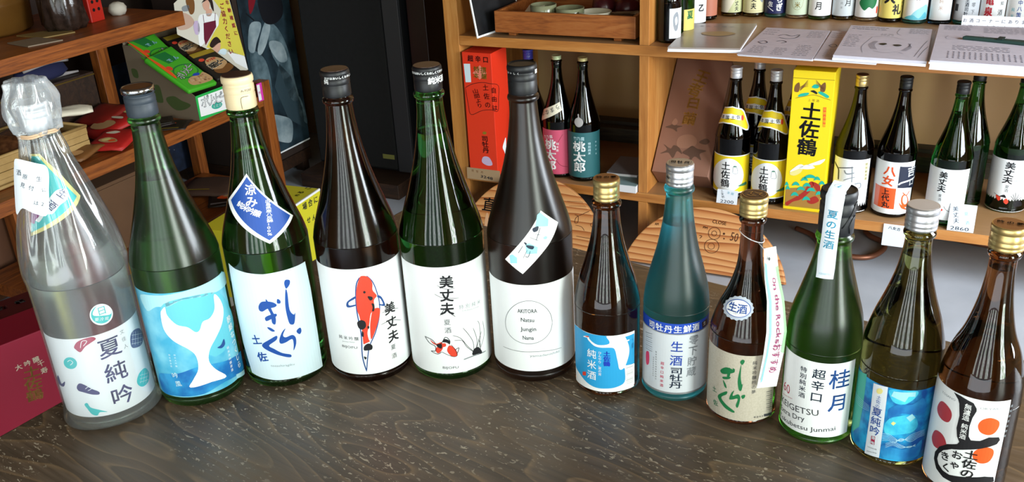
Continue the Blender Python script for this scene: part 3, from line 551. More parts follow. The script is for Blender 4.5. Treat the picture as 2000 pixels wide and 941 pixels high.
  ('P','stripwhite',0,[(-38.4,279.0),(-39.4,290.6),(-35.2,296.2),(-19.4,307.0),(37.9,304.4),(18.5,294.6),(15.0,281.7),(11.7,262.1),(10.0,240.3),(8.5,212.2),(6.6,200.8),(-34.8,199.4),(-42.4,225.2),(-39.4,248.4)]),
  ('T','inkteal',1,'夏の生酒',(-11.9,270.6),(-14.8,237.1),9.73,'v',0.015,1.1),
  ('T','paleink2',1,'KEIGETSU',(-28.4,204.5),(0.5,205.6),2.93,'h',0,1.0),
  ('S','paleink2',1,[(15.2,301.2),(12.2,300.1),(4.4,299.5),(-5.2,299.5),(-13.2,300.1),(-16.3,301.3),(-13.3,302.5),(-5.4,303.4),(4.2,303.4),(12.1,302.5)]),
  ('S','stripwhite',2,[(14.1,301.2),(11.3,300.3),(4.0,299.8),(-4.9,299.8),(-12.3,300.4),(-15.2,301.3),(-12.4,302.4),(-5.1,303.1),(3.9,303.1),(11.2,302.3)]),
  ('P','inkteal',3,[(-8.2,302.1),(6.7,302.2),(-3.8,300.1),(9.2,300.2),(-3.7,299.7),(-8.8,300.3),(1.2,301.9)]),
 ],
 'b11': [
  ('R','blue11',0,-84,84,10.3,99.7),
  ('S','cyanmid',1,[(-9.7,51.2),(-4.1,62.4),(9.4,67.8),(27.5,69.8),(38.3,57.2),(31.7,48.2),(13.2,45.1),(-4.6,42.4)]),
  ('S','cyanmid',1,[(-9.8,96.8),(7.7,99.0),(29.8,98.6),(27.4,90.8),(14.0,82.8),(-2.2,84.0)]),
  ('P','aqualt',2,[(-3.4,96.6),(27.0,98.0),(27.1,92.4),(17.8,92.5),(13.6,85.6),(-6.0,90.5)]),
  ('P','aqualt',2,[(18.7,66.7),(26.3,71.2),(32.2,66.2),(25.2,61.4)]),
  ('P','yellowpale',2,[(-0.9,57.3),(1.7,60.2),(5.8,58.9),(2.8,55.2)]),
  ('S','deepblue',1,[(-6.8,73.3),(3.8,80.1),(25.1,82.9),(40.0,89.4),(48.1,75.0),(35.8,69.0),(12.4,71.3),(-4.1,62.4)]),
  ('S','deepblue',1,[(-8.8,27.9),(12.6,26.6),(35.8,27.6),(50.8,34.7),(48.0,15.1),(20.6,12.5),(-5.5,13.4)]),
  ('L','whiteblue',3,0.46,[(-11.0,41.7),(-3.0,44.1),(6.7,40.3),(16.5,36.6),(28.5,44.2),(40.5,47.0),(52.8,47.5)]),
  ('L','whiteblue',3,0.46,[(-10.7,39.7),(-2.7,42.2),(7.0,38.6),(16.3,37.6),(28.9,42.2),(40.9,45.2),(53.3,45.7)]),
  ('L','whiteblue',3,0.46,[(-10.4,37.8),(-2.4,40.2),(7.3,37.0),(16.2,38.6),(29.2,40.2),(41.3,43.5),(53.8,43.9)]),
  ('L','whiteblue',3,0.46,[(-10.1,35.9),(-2.1,38.3),(7.5,35.3),(16.0,39.6),(29.6,38.2),(41.7,41.8),(54.3,42.1)]),
  ('L','whiteblue',3,0.46,[(-9.7,33.9),(-1.7,36.3),(7.8,33.7),(15.8,40.5),(30.0,36.1),(42.0,40.0),(54.8,40.3)]),
  ('L','whiteblue',3,0.38,[(-4.5,30.7),(5.8,35.1),(17.3,31.9),(29.5,28.3),(39.3,32.1)]),
  ('L','whiteblue',3,0.38,[(-4.3,29.2),(6.0,33.6),(17.5,30.6),(29.4,29.0),(39.5,31.1)]),
  ('L','whiteblue',3,0.38,[(-4.1,27.7),(6.2,32.2),(17.7,29.2),(29.2,29.6),(39.7,30.0)]),
  ('L','whiteblue',3,0.38,[(-3.8,26.2),(6.5,30.6),(18.0,27.9),(29.1,30.3),(40.0,29.0)]),
  ('L','whiteblue',3,0.3,[(-81.8,65.9),(-61.4,68.8),(-35.8,68.8)]),
  ('L','whiteblue',3,0.3,[(-79.1,64.8),(-60.7,66.5),(-35.4,67.3)]),
  ('L','whiteblue',3,0.3,[(-77.1,63.4),(-59.8,64.3),(-35.1,65.7)]),
  ('L','whiteblue',3,0.3,[(-75.4,61.8),(-59.0,62.0),(-34.8,64.2)]),
  ('L','whiteblue',3,0.3,[(-73.9,60.2),(-58.2,59.7),(-34.5,62.6)]),
  ('P','tealgreen',1,[(-87.4,93.2),(-48.8,102.5),(-48.3,63.3),(-51.0,35.0),(-69.0,18.9),(-87.4,26.9),(-87.5,61.5)]),
  ('P','stripwhite',2,[(-33.9,98.0),(-11.8,99.8),(-10.7,57.6),(-10.4,10.7),(-33.4,8.8),(-32.8,53.4)]),
  ('S','yellowpale',3,[(-18.2,93.3),(-18.8,91.0),(-20.8,89.1),(-23.7,88.2),(-26.2,88.6),(-27.5,90.2),(-26.9,92.5),(-24.8,94.5),(-21.9,95.5),(-19.4,95.0)]),
  ('T','inkblue2',3,'土佐の',(-22.2,83.9),(-22.8,73.3),5.14,'v',0,1.0),
  ('T','inkblue2',3,'夏純吟',(-22.6,65.8),(-22.4,42.2),11.34,'v',0.012,1.0),
  ('P','crimson',3,[(-25.9,34.5),(-19.8,35.4),(-19.4,24.7),(-25.6,24.1)]),
  ('T','stripwhite',4,'豊梅',(-22.4,32.9),(-22.6,26.6),4.04,'v',0.02,1.0),
  ('T','darkgrey',3,'TOYONOUME',(-29.8,18.9),(-15.2,20.1),2.06,'h',0,1.0),
  ('T','darkgrey',3,'Junmai Ginjo',(-29.9,13.4),(-14.5,15.7),2.06,'h',0,1.0),
 ],
 'b12': [
  ('R','labelwhite',0,-84,48,8,121.7),
  ('S','koired2',1,[(-57.3,92.1),(-51.8,101.3),(-42.6,103.4),(-31.6,99.7),(-28.2,93.2),(-31.7,85.3),(-42.2,83.3),(-53.3,86.1)]),
  ('S','koired2',1,[(-58.5,55.3),(-53.0,65.9),(-40.1,68.3),(-30.8,63.1),(-28.4,53.4),(-42.1,48.5),(-52.6,48.8)]),
  ('S','orangered',1,[(7.9,93.1),(12.0,100.0),(22.7,103.1),(34.3,99.2),(36.3,92.6),(31.5,85.3),(22.9,83.0),(12.2,85.9)]),
  ('S','orangered',1,[(8.2,57.8),(12.4,65.0),(24.8,68.4),(34.5,65.5),(36.6,58.7),(32.0,51.0),(21.8,48.8),(12.3,51.7)]),
  ('P','black',2,[(-31.6,120.6),(-20.8,120.1),(-2.9,117.0),(2.2,111.8),(2.8,108.8),(-0.7,100.5),(-2.5,89.8),(-1.1,78.4),(2.5,74.6),(14.4,75.7),(25.0,80.5),(39.4,80.0),(42.1,76.4),(38.2,71.7),(27.6,69.1),(16.4,66.5),(-0.0,62.8),(-20.0,57.4),(-31.6,51.3),(-37.7,44.4),(-39.1,37.6),(-35.6,32.4),(-27.0,28.1),(-16.6,26.8),(1.0,29.7),(15.2,31.6),(30.0,33.0),(44.1,31.1),(46.9,24.8),(32.0,24.7),(10.0,21.6),(-7.2,19.0),(-25.2,20.5),(-38.0,25.7),(-45.1,34.7),(-45.2,42.9),(-38.9,52.5),(-27.5,60.5),(-13.9,65.6),(-11.6,69.0),(-15.8,74.2),(-18.6,83.8),(-17.6,98.4),(-20.9,111.3),(-23.6,115.4)]),
  ('T','white',3,'無濾過',(-8.5,111.3),(-8.9,98.4),6.6,'v',0.015,1.0),
  ('T','white',3,'純米酒',(-8.4,88.9),(-8.7,76.4),6.18,'v',0.015,1.0),
  ('T','black',3,'土佐の',(6.5,57.5),(5.8,34.8),11.61,'v',0.02,1.15),
  ('T','black',3,'おゃ',(-11.3,53.1),(-11.8,41.0),10.6,'v',0.02,1.0),
  ('T','black',3,'きく',(-27.5,45.7),(-23.1,33.8),10.67,'v',0.02,1.0),
  ('T','greytext',1,'OKYAKU',(6.4,112.9),(37.2,113.7),3.48,'h',0,1.0),
  ('T','greytext',1,'TOSANO',(-52.3,112.7),(-27.1,112.9),3.5,'h',0,1.0),
  ('T','greytext',1,'高知県産米使用',(51.1,114.4),(49.6,79.6),2.98,'v',0,1.0),
 ],
 'tosatsuru': [
  ('R','labelyellow',0,-82,82,21.9,141.5),
  ('R','white',1,-82,82,21.9,24.9),
  ('R','white',1,-82,82,138.5,141.5),
  ('S','white',2,[(43.1,76.8),(33.4,47.0),(8.2,29.7),(-22.8,27.1),(-57.1,38.0),(-88.8,59.2),(-63.0,99.8),(-28.3,128.1),(2.8,131.3),(29.3,110.5)]),
  ('T','black',3,'土佐鶴',(-18.8,108.3),(-19.0,53.8),27.16,'v',0.02,1.05),
  ('L','greytext',3,1.61,[(4.5,87.2),(5.5,107.9),(15.1,107.6),(20.6,86.5),(4.6,86.3)]),
  ('P','inkgreen2',3,[(5.4,110.0),(15.8,109.7),(16.1,105.5),(5.6,105.8)]),
  ('S','inkgreen2',3,[(24.0,44.2),(38.0,50.5),(56.1,52.5),(60.9,44.8),(50.1,42.7)]),
 ],
 'tosatsuru_neck': [
  ('P','white',0,[(-94.8,222.6),(-94.9,245.3),(-94.2,276.0),(-13.2,285.4),(47.1,277.3),(67.5,267.3),(76.1,248.5),(80.9,222.1),(61.9,212.9),(48.5,214.7),(16.5,229.2),(-10.0,235.3),(-47.4,234.9)]),
  ('P','labelyellow',1,[(-94.9,226.7),(-88.3,246.7),(-79.3,274.2),(-12.5,282.4),(41.0,274.8),(56.4,266.1),(63.0,248.8),(69.3,224.7),(58.8,217.3),(49.7,218.3),(16.7,232.9),(-10.6,238.9),(-49.4,238.0)]),
  ('P','white',2,[(-94.1,255.6),(-15.7,264.3),(36.2,257.8),(31.3,245.4),(-12.9,251.6),(-94.8,241.1)]),
  ('T','ink',3,'日本国土佐',(-87.0,249.8),(21.4,255.2),12.48,'h',0.02,1.0),
  ('S','koired',3,[(49.2,250.8),(45.9,246.4),(41.4,244.0),(37.5,244.5),(35.1,247.6),(35.0,252.4),(37.3,257.0),(41.7,259.5),(46.5,259.0),(49.5,255.6)]),
 ],
 'brushlabel': [
  ('R','labelwhite',0,-70,58,7.1,166.0),
  ('L','darkgrey',1,5.07,[(-67.6,145.9),(-45.9,131.7),(-42.4,115.9),(-41.2,99.2)]),
  ('L','darkgrey',1,2.79,[(-46.3,133.8),(-21.6,139.1),(2.7,143.0)]),
  ('L','greytext',1,3.91,[(-23.7,131.7),(-15.4,122.1),(7.0,127.2)]),
  ('L','greytext',1,2.8,[(-1.6,146.1),(0.7,124.0),(2.3,96.2)]),
  ('L','greytext',1,2.52,[(-23.2,101.0),(-7.1,109.3),(11.1,114.7)]),
  ('L','greytext',1,3.94,[(10.7,93.7),(27.3,95.9),(30.2,84.3),(23.2,80.7)]),
  ('P','labelyellow2',1,[(37.3,157.3),(49.9,154.3),(52.3,100.9),(39.5,103.4)]),
  ('T','darkgrey',2,'特別純米酒',(43.3,150.9),(45.3,107.4),8.01,'v',0.01,1.0),
  ('T','darkgrey',1,'製造元',(66.3,47.0),(64.8,28.8),4.66,'v',0,1.0),
 ],
 'quarterlabel': [
  ('R','labelwhite',0,-80,68,13.0,168.0),
  ('P','navyblack',1,[(13.0,157.0),(43.9,154.1),(88.8,147.3),(88.8,115.6),(88.8,83.6),(44.5,91.3),(13.3,93.3),(12.9,127.0)]),
  ('P','orangered',1,[(-38.6,92.2),(-11.4,91.0),(10.2,91.0),(10.3,60.3),(10.8,28.8),(-14.6,29.2),(-39.4,29.8),(-39.2,62.5)]),
  ('P','salmon',1,[(-60.9,93.3),(-38.6,92.2),(-39.2,62.5),(-39.4,29.8),(-56.9,30.9),(-58.7,61.6)]),
  ('T','orangered',2,'八女',(-13.7,140.9),(-16.7,111.4),34.19,'v',0.03,1.0),
  ('T','black',2,'上代丸',(-19.5,78.9),(-16.0,40.2),22.42,'v',0.025,1.0),
  ('T','white',2,'吉',(54.5,138.9),(54.5,138.9),31.51,'v',0.03,1.0),
  ('L','white',2,4.55,[(14.8,102.2),(28.9,109.9),(88.8,117.2)]),
  ('T','white',2,'口',(59.9,106.0),(59.9,106.0),20.16,'v',0.03,1.0),
  ('S','orangered',2,[(57.7,49.3),(56.8,37.9),(49.5,32.4),(40.4,34.1),(32.7,42.3),(28.7,54.3),(29.3,65.7),(34.4,72.3),(42.6,71.2),(51.6,62.3)]),
  ('S','white',3,[(51.6,53.5),(51.2,45.7),(47.2,41.6),(41.5,42.6),(36.5,48.3),(33.8,56.6),(34.0,64.5),(37.3,68.9),(42.5,68.1),(48.0,62.2)]),
  ('L','orangered',2,2.83,[(30.4,79.3),(44.9,68.9),(56.5,80.4)]),
  ('S','orangered',2,[(23.2,49.0),(33.0,31.3),(53.6,23.4),(44.2,32.5),(29.8,42.9)]),
 ],
 'summerlabel': [
  ('R','labelwhite',0,-84,62,20,167.1),
  ('T','black',1,'美丈夫',(-16.3,149.2),(-16.9,110.1),22.65,'v',0.03,1.0),
  ('T','darkgrey',1,'夏酒',(-17.8,89.6),(-17.5,78.7),9.12,'v',0,1.0),
  ('L','black',1,1.4,[(20.8,44.6),(23.7,59.7),(28.3,64.9)]),
  ('L','black',1,1.12,[(20.8,44.6),(16.3,57.0),(13.1,61.0)]),
  ('L','black',1,1.12,[(18.1,44.6),(4.6,50.8),(-3.2,60.8)]),
  ('S','koired',1,[(-15.4,47.5),(-11.1,54.0),(-4.1,49.7),(-9.7,44.6)]),
 ],
 'summerlabel2': [
  ('R','labelwhite',0,-84,84,4.9,159.2),
  ('T','black',1,'美丈夫',(-2.8,142.3),(-4.3,99.7),26.86,'v',0.03,1.0),
  ('T','darkgrey',1,'夏酒',(-2.3,80.6),(-2.9,69.4),10.8,'v',0,1.0),
  ('S','koired',1,[(-29.3,50.8),(-17.7,49.7),(-13.7,42.2),(-17.9,35.5),(-24.2,39.6)]),
  ('S','koired',1,[(-4.8,35.5),(1.0,46.2),(8.8,37.3),(3.9,28.9)]),
  ('S','black',1,[(-17.7,49.7),(-5.7,56.4),(0.8,47.6),(-9.6,48.6)]),
  ('L','black',1,1.18,[(-36.6,55.6),(-23.5,51.0),(-14.6,47.6)]),
  ('L','black',1,1.47,[(36.4,25.9),(20.6,46.2),(12.2,54.3)]),
  ('L','black',1,1.47,[(36.4,25.9),(23.3,49.0),(17.6,60.2)]),
  ('L','black',1,1.47,[(36.4,25.9),(26.9,51.8),(24.4,65.8)]),
  ('L','black',1,1.48,[(36.4,25.9),(32.4,48.7),(35.4,59.6)]),
  ('L','black',1,1.48,[(36.4,25.9),(37.7,44.0),(47.1,49.8)]),
  ('S','black',1,[(25.5,23.7),(31.1,37.6),(42.9,39.2),(54.0,23.3)]),
  ('T','greytext',1,'特別純米',(18.4,98.9),(35.7,101.1),7.24,'h',0,1.0),
  ('T','greytext',1,'BIJOFU',(-13.0,15.5),(8.6,16.1),5.31,'h',0,1.0),
 ],
 'peachlabel_teal': [
  ('R','tealdark',0,-78,72,16.3,167.0),
  ('T','white',1,'桃太郎',(-18.7,121.0),(-18.6,51.2),42.62,'v',0.03,1.0),
  ('T','paleink',1,'竹乃露',(-32.1,147.6),(-5.2,147.6),12.68,'h',0,1.0),
  ('T','paleink',1,'特別純米',(18.6,129.9),(18.1,97.9),9.66,'v',0,1.0),
  ('T','paleink',1,'おかやま',(44.7,132.5),(45.4,92.6),6.79,'v',0,1.0),
  ('S','greyseal',1,[(-34.9,199.4),(-32.5,210.9),(-23.2,216.2),(-25.8,224.8),(-20.0,225.6),(-17.1,216.5),(-5.4,210.2),(-1.7,199.1),(-9.4,188.5),(-22.5,186.8)]),
 ],
 'peachlabel_pink': [
  ('R','rosepink',0,-78,62,14.6,165.5),
  ('T','white',1,'桃太郎',(-33.7,115.3),(-34.3,44.2),43.3,'v',0.03,1.0),
  ('T','white',1,'竹乃露',(-57.0,138.3),(-28.4,142.5),11.82,'h',0,1.0),
  ('L','darkred',1,1.44,[(14.2,151.0),(-4.8,122.3),(-10.7,102.2)]),
  ('L','darkred',1,1.45,[(-17.0,71.6),(3.2,46.3),(30.5,37.6)]),
  ('T','white',1,'純米酒',(-4.9,119.8),(-6.6,97.2),8.8,'v',0,1.0),
 ],
 'strapstrip': [
  ('P','cream',0,[(-94.3,220.4),(11.2,254.5),(17.7,228.6),(-88.9,183.2)]),
  ('T','darkgrey',1,'うまなか',(-1.3,238.5),(-75.0,210.3),18.14,'h',0.01,1.0),
 ],
 'yellowcarton': [
  ('T','black',1,'土佐鶴',(57.2,300.3),(53.7,195.7),56.51,'v',0.028,1.0),
  ('P','orangered',1,[(87.6,315.1),(95.9,315.8),(98.0,259.6),(91.2,259.0)]),
  ('T','labelyellow',2,'伝統の極醸',(92.2,310.1),(94.2,263.8),8.57,'v',0,1.0),
  ('T','olive',1,'上等酒',(49.0,332.8),(71.4,332.3),8.34,'h',0,1.0),
  ('S','tealgreen2',1,[(52.2,369.8),(59.9,378.3),(70.5,376.4),(69.9,368.8),(60.9,366.8)]),
  ('S','black',1,[(49.8,358.4),(59.2,361.4),(68.2,355.3),(66.5,350.7),(57.7,354.6)]),
  ('S','tealgreen2',1,[(17.3,340.2),(24.3,348.9),(45.1,353.6),(43.6,346.7),(29.1,342.0)]),
  ('S','tealgreen2',1,[(70.2,355.5),(78.3,359.2),(99.2,348.8),(96.5,341.9),(83.5,347.6)]),
  ('L','olive',1,1.39,[(10.4,335.1),(41.6,344.4),(62.5,348.2),(88.2,341.2),(105.3,337.2)]),
  ('S','brownprint',1,[(6.7,355.2),(7.6,371.0),(17.5,380.7),(20.7,367.5),(17.5,353.8)]),
  ('L','brownprint',1,1.16,[(20.7,367.5),(30.7,374.9),(41.4,389.0)]),
  ('L','brownprint',1,1.16,[(20.9,364.8),(30.9,373.1),(41.8,384.6)]),
  ('L','brownprint',1,1.16,[(21.1,362.1),(31.0,371.4),(42.1,380.2)]),
  ('L','brownprint',1,1.16,[(21.3,359.5),(31.1,369.6),(42.5,375.8)]),
  ('L','brownprint',1,1.16,[(21.5,356.8),(31.3,367.8),(42.8,371.3)]),
  ('S','brownprint',1,[(76.1,360.4),(76.8,376.0),(86.4,385.5),(89.6,372.5),(86.7,359.0)]),
  ('L','brownprint',1,1.16,[(85.5,372.2),(74.6,378.1),(61.8,390.4)]),
  ('L','brownprint',1,1.16,[(85.7,369.6),(74.7,376.3),(62.2,386.0)]),
  ('L','brownprint',1,1.16,[(86.0,366.9),(74.9,374.5),(62.6,381.6)]),
  ('L','brownprint',1,1.16,[(86.2,364.3),(75.0,372.8),(62.9,377.2)]),
  ('L','brownprint',1,1.16,[(86.4,361.6),(75.2,371.0),(63.3,372.8)]),
  ('S','yellowpale',1,[(12.0,109.7),(19.7,125.1),(45.6,132.9),(42.4,118.1),(25.6,106.4)]),
  ('S','white',2,[(11.5,116.9),(32.9,126.6),(49.6,138.2),(36.2,141.5)]),
  ('S','white',2,[(34.7,131.7),(59.1,129.6),(80.3,136.9),(62.2,144.4)]),
  ('S','white',2,[(58.1,141.5),(78.9,153.4),(105.8,165.9),(92.3,147.8)]),
  ('S','tealgreen2',4,[(52.6,100.8),(58.9,110.3),(69.0,114.9),(79.7,112.8),(87.3,105.0),(69.8,104.8)]),
  ('S','tealgreen2',4,[(81.3,98.5),(84.1,107.5),(88.9,111.5),(94.4,108.7),(98.6,100.5),(89.8,101.4)]),
  ('S','tealgreen2',4,[(21.7,75.1),(25.3,84.4),(31.4,88.5),(38.0,85.9),(42.9,77.7),(32.2,78.3)]),
  ('S','tealgreen2',4,[(52.8,75.5),(56.3,84.7),(62.4,88.9),(68.9,86.3),(73.8,78.1),(63.2,78.7)]),
  ('S','tealgreen2',4,[(36.1,62.1),(40.0,71.5),(46.6,75.7),(53.7,73.2),(59.0,65.0),(47.4,65.5)]),
  ('S','tealgreen2',4,[(63.2,62.1),(67.4,71.4),(74.4,75.7),(82.0,73.3),(87.6,65.2),(75.3,65.6)]),
  ('S','tealgreen2',4,[(20.6,42.8),(24.2,52.2),(30.3,56.4),(36.9,53.8),(41.9,45.5),(31.1,46.1)]),
  ('S','tealgreen2',4,[(53.5,33.2),(57.2,42.6),(63.6,46.9),(70.4,44.3),(75.5,36.1),(64.4,36.6)]),
  ('S','tealgreen2',4,[(3.9,60.5),(5.8,69.7),(9.3,73.6),(13.3,70.6),(16.4,62.1),(10.0,63.3)]),
  ('S','tealgreen2',4,[(89.4,54.1),(92.2,63.3),(97.1,67.3),(102.6,64.6),(106.8,56.4),(98.0,57.2)]),
  ('S','tealgreen2',4,[(96.3,86.7),(98.7,95.7),(103.0,99.6),(107.9,96.8),(111.8,88.6),(103.9,89.6)]),
  ('S','tealgreen2',4,[(45.7,92.7),(48.9,101.8),(54.4,105.9),(60.4,103.2),(64.9,95.0),(55.2,95.8)]),
  ('S','tealgreen2',4,[(1.3,72.6),(2.8,81.6),(5.7,85.4),(9.2,82.4),(12.0,73.9),(6.5,75.2)]),
  ('P','tanprint',1,[(3.7,64.5),(46.0,72.2),(99.4,91.0),(105.9,10.9),(4.9,9.7)]),
  ('S','darkred2',3,[(7.3,20.1),(26.5,35.1),(55.8,61.1),(70.9,92.3),(82.1,88.9),(73.3,63.4),(48.9,35.6),(27.3,25.2),(12.5,10.8)]),
  ('S','darkred2',3,[(75.2,92.9),(90.8,89.9),(100.7,76.6),(97.6,61.5),(82.9,79.2)]),
  ('S','darkred2',3,[(66.9,33.0),(87.6,50.5),(99.7,37.3),(80.9,24.9)]),
 ],
 'redcarton': [
  ('T','darkred3',1,'超辛口',(30.8,393.9),(85.2,392.9),20.98,'h',0.035,1.0),
  ('P','labelsky',1,[(4.6,375.0),(27.9,376.4),(27.4,316.0),(7.1,314.6)]),
  ('P','salmon',1,[(63.2,373.9),(86.3,349.7),(59.7,326.8),(35.0,346.4)]),
  ('T','olive',2,'特撰',(50.6,359.1),(75.0,358.4),22.07,'h',0.02,1.0),
  ('T','olive',2,'本醸',(47.6,339.2),(76.2,338.3),20.0,'h',0.02,1.0),
  ('L','darkred3',1,1.9,[(4.6,296.7),(32.2,310.6),(66.9,317.8),(95.4,316.1),(125.1,311.6),(123.5,269.8),(118.2,227.2),(94.8,229.1),(60.2,223.8),(18.9,207.0),(10.9,241.6),(4.6,296.7)]),
  ('T','darkred3',2,'自由は',(108.0,294.8),(108.4,237.5),20.12,'v',0.02,1.0),
  ('T','darkred3',2,'土佐の',(78.9,302.1),(82.8,245.0),22.11,'v',0.01,1.0),
  ('T','darkred3',2,'山間より',(41.0,287.4),(53.4,240.2),22.25,'v',0.01,1.0),
  ('T','darkred3',1,'司牡丹',(64.0,128.0),(65.0,88.0),24.49,'v',0.03,1.0),
  ('S','olive',1,[(71.9,148.7),(70.2,145.6),(66.3,143.4),(61.7,143.0),(58.0,144.4),(56.8,147.2),(58.5,150.3),(62.4,152.5),(67.0,152.9),(70.6,151.5)]),
  ('S','lilac',1,[(47.3,45.4),(54.1,64.0),(75.7,63.8),(86.5,39.6),(65.6,34.7)]),
 ],
 'redcartonside': [
  ('S','white',1,[(44.0,87.4),(57.0,103.5),(71.2,111.5),(65.9,49.4),(54.9,68.5)]),
 ],
 'hourssign': [
  ('T','burn',1,'AM',(-156.4,123.4),(-144.5,123.9),11.28,'h',0.01,1.0),
  ('T','burn',1,'CLOSE',(16.8,154.4),(58.3,152.4),15.37,'h',0.01,1.0),
  ('T','burn',1,'PM',(-8.3,132.8),(5.1,132.0),10.28,'h',0.02,1.0),
  ('L','burn',1,1.52,[(45.4,121.4),(44.4,112.2),(38.9,104.9),(30.5,101.2),(21.3,102.4),(13.8,107.9),(10.1,116.5),(11.1,125.7),(16.6,133.1),(25.1,136.6),(34.3,135.5),(41.7,129.9),(45.4,121.4)]),
  ('L','burn',1,1.52,[(34.4,119.9),(33.7,115.3),(30.4,112.1),(25.8,111.5),(21.8,113.7),(19.7,117.8),(20.4,122.3),(23.7,125.5),(28.3,126.2),(32.4,124.0),(34.4,119.9)]),
  ('L','burn',1,1.52,[(46.7,83.3),(45.3,72.7),(38.7,64.2),(28.4,59.9),(17.3,61.0),(8.3,67.3),(3.9,77.1),(5.3,87.6),(12.0,96.2),(22.3,100.5),(33.4,99.3),(42.3,93.0),(46.7,83.3)]),
  ('L','burn',1,1.14,[(33.8,81.4),(32.8,75.9),(28.5,72.0),(22.5,71.2),(17.3,73.7),(14.6,78.6),(15.7,84.1),(20.0,88.0),(25.9,88.9),(31.2,86.3),(33.8,81.4)]),
  ('S','burn',1,[(59.1,122.2),(58.8,120.1),(57.3,118.7),(55.3,118.4),(53.5,119.4),(52.5,121.3),(52.9,123.3),(54.3,124.7),(56.4,125.0),(58.2,124.0)]),
  ('S','burn',1,[(60.2,107.7),(59.9,106.4),(59.0,105.4),(57.6,105.2),(56.4,105.9),(55.8,107.1),(56.0,108.4),(57.0,109.4),(58.3,109.6),(59.6,108.9)]),
  ('T','burn',1,'50',(76.4,118.2),(98.9,115.8),38.28,'h',0.0,1.0),
  ('L','burn',1,1.91,[(-16.6,107.1),(-8.0,105.6),(-13.7,98.0)]),
 ],
 'namesign': [
  ('T','black',1,'直',(-162.3,111.0),(-162.3,111.0),48.51,'h',0.02,1.0),
  ('L','burn',1,1.38,[(109.6,156.6),(165.5,160.7)]),
  ('L','burn',1,1.38,[(119.3,142.4),(179.2,148.6)]),
  ('L','burn',1,1.65,[(142.7,117.4),(155.2,113.4),(156.7,94.1),(146.5,92.8),(149.8,109.9),(165.9,120.4),(191.5,136.2)]),
  ('L','burn',1,1.38,[(150.7,84.9),(171.9,82.2),(182.5,71.2)]),
  ('L','burn',1,1.37,[(211.1,104.2),(199.7,93.0),(213.3,81.0)]),
  ('L','burn',1,1.38,[(157.5,51.0),(179.9,50.0),(209.3,49.9)]),
  ('S','paledrip',1,[(-168.5,59.2),(-165.9,82.9),(-159.2,77.9),(-153.7,37.9),(-154.8,14.4),(-164.6,24.7)]),
 ],
 'noticefront': [
  ('T','ink',1,'場合に',(16.5,-23.2),(79.8,-26.4),25.17,'h',0.02,1.0),
  ('T','ink',1,'せん',(26.4,-74.9),(56.8,-77.7),22.31,'h',0.02,1.0),
 ],
 'noticetop': [
  ('T','ink',1,'るこ',(63.4,39.9),(100.2,37.5),22.49,'h',0.02,1.0),
  ('T','ink',1,'の',(39.1,37.8),(39.1,37.8),17.8,'h',0.02,1.0),
 ],
 'giftfront': [
  ('T','cream',1,'大吟醸',(18.5,-56.5),(51.3,-55.0),12.79,'h',0.02,1.0),
  ('T','cream',1,'千寿',(57.7,-67.0),(59.6,-83.8),13.68,'v',0.02,1.0),
  ('T','goldprint',1,'土佐鶴',(37.4,-76.8),(30.8,-126.1),30.4,'v',0.015,1.1),
 ],
 'gifttop': [
  ('T','greytext',1,'土佐鶴',(17.5,33.8),(51.7,39.8),13.91,'h',0.02,1.0),
 ],
 'handposter': [
  ('P','posterdark',0,[(-0.3,625.1),(244.8,581.6),(243.4,255.6),(279.1,10.9),(60.7,9.2),(12.7,184.3),(10.7,526.2)]),
  ('S','postergrey',1,[(131.5,501.6),(180.1,483.1),(219.9,422.6),(241.6,337.8),(245.4,264.3),(254.2,178.7),(206.6,192.0),(167.4,320.1),(136.7,389.0)]),
  ('S','posterpale',2,[(44.1,511.1),(95.4,513.1),(102.7,490.6),(64.1,439.9),(43.9,410.6),(17.0,429.5)]),
  ('S','posterpale',2,[(125.3,502.8),(153.6,484.3),(119.6,427.5),(78.5,394.0),(65.2,418.5)]),
  ('S','posterpale',2,[(140.5,431.4),(202.8,408.9),(221.5,342.6),(173.5,345.2),(133.4,402.8)]),
  ('S','postergrey',1,[(19.9,416.2),(88.8,383.0),(110.0,308.0),(102.0,221.2),(70.6,149.0),(27.2,242.1)]),
  ('S','posterpale',2,[(79.0,155.6),(143.9,138.1),(192.5,103.0),(181.8,40.1),(152.3,25.9),(66.5,77.0)]),
  ('S','postergrey',1,[(256.3,187.5),(281.3,123.9),(287.1,64.7),(246.5,115.1)]),
  ('S','black',3,[(116.4,596.2),(229.8,575.8),(235.5,514.9),(188.5,489.9),(136.8,496.3),(112.7,530.5)]),
  ('S','darkred',3,[(62.1,605.9),(98.1,599.4),(76.1,562.5),(54.1,550.3)]),
  ('L','black',3,8.91,[(36.3,553.8),(72.1,522.0)]),
  ('L','posterpale',2,2.75,[(69.2,99.2),(87.6,107.2)]),
  ('P','postermid',1,[(171.5,336.9),(227.2,278.1),(266.6,137.6),(268.7,51.0),(174.4,117.8),(125.1,259.7)]),
  ('P','white',4,[(62.2,15.2),(279.9,14.6),(278.7,9.1),(62.2,4.0)]),
 ],
 'storecard': [
  ('P','creamcard',0,[(3.9,328.4),(35.0,339.7),(250.9,299.8),(217.9,53.7),(177.4,54.6),(67.1,163.9),(-30.2,234.1)]),
  ('P','cardyellow',1,[(175.3,312.3),(248.1,298.8),(225.6,102.0),(69.2,167.9),(154.5,225.3),(194.7,268.3)]),
  ('P','white',1,[(146.4,145.4),(224.1,99.2),(216.6,55.6),(169.9,90.7)]),
  ('S','skin',3,[(123.6,305.7),(150.1,312.5),(152.5,297.3),(136.8,279.6),(123.6,282.2),(119.2,291.9)]),
  ('S','darkhair',2,[(118.0,306.8),(145.4,319.3),(170.7,311.7),(160.2,272.0),(154.4,285.1),(154.9,305.7),(132.1,310.0)]),
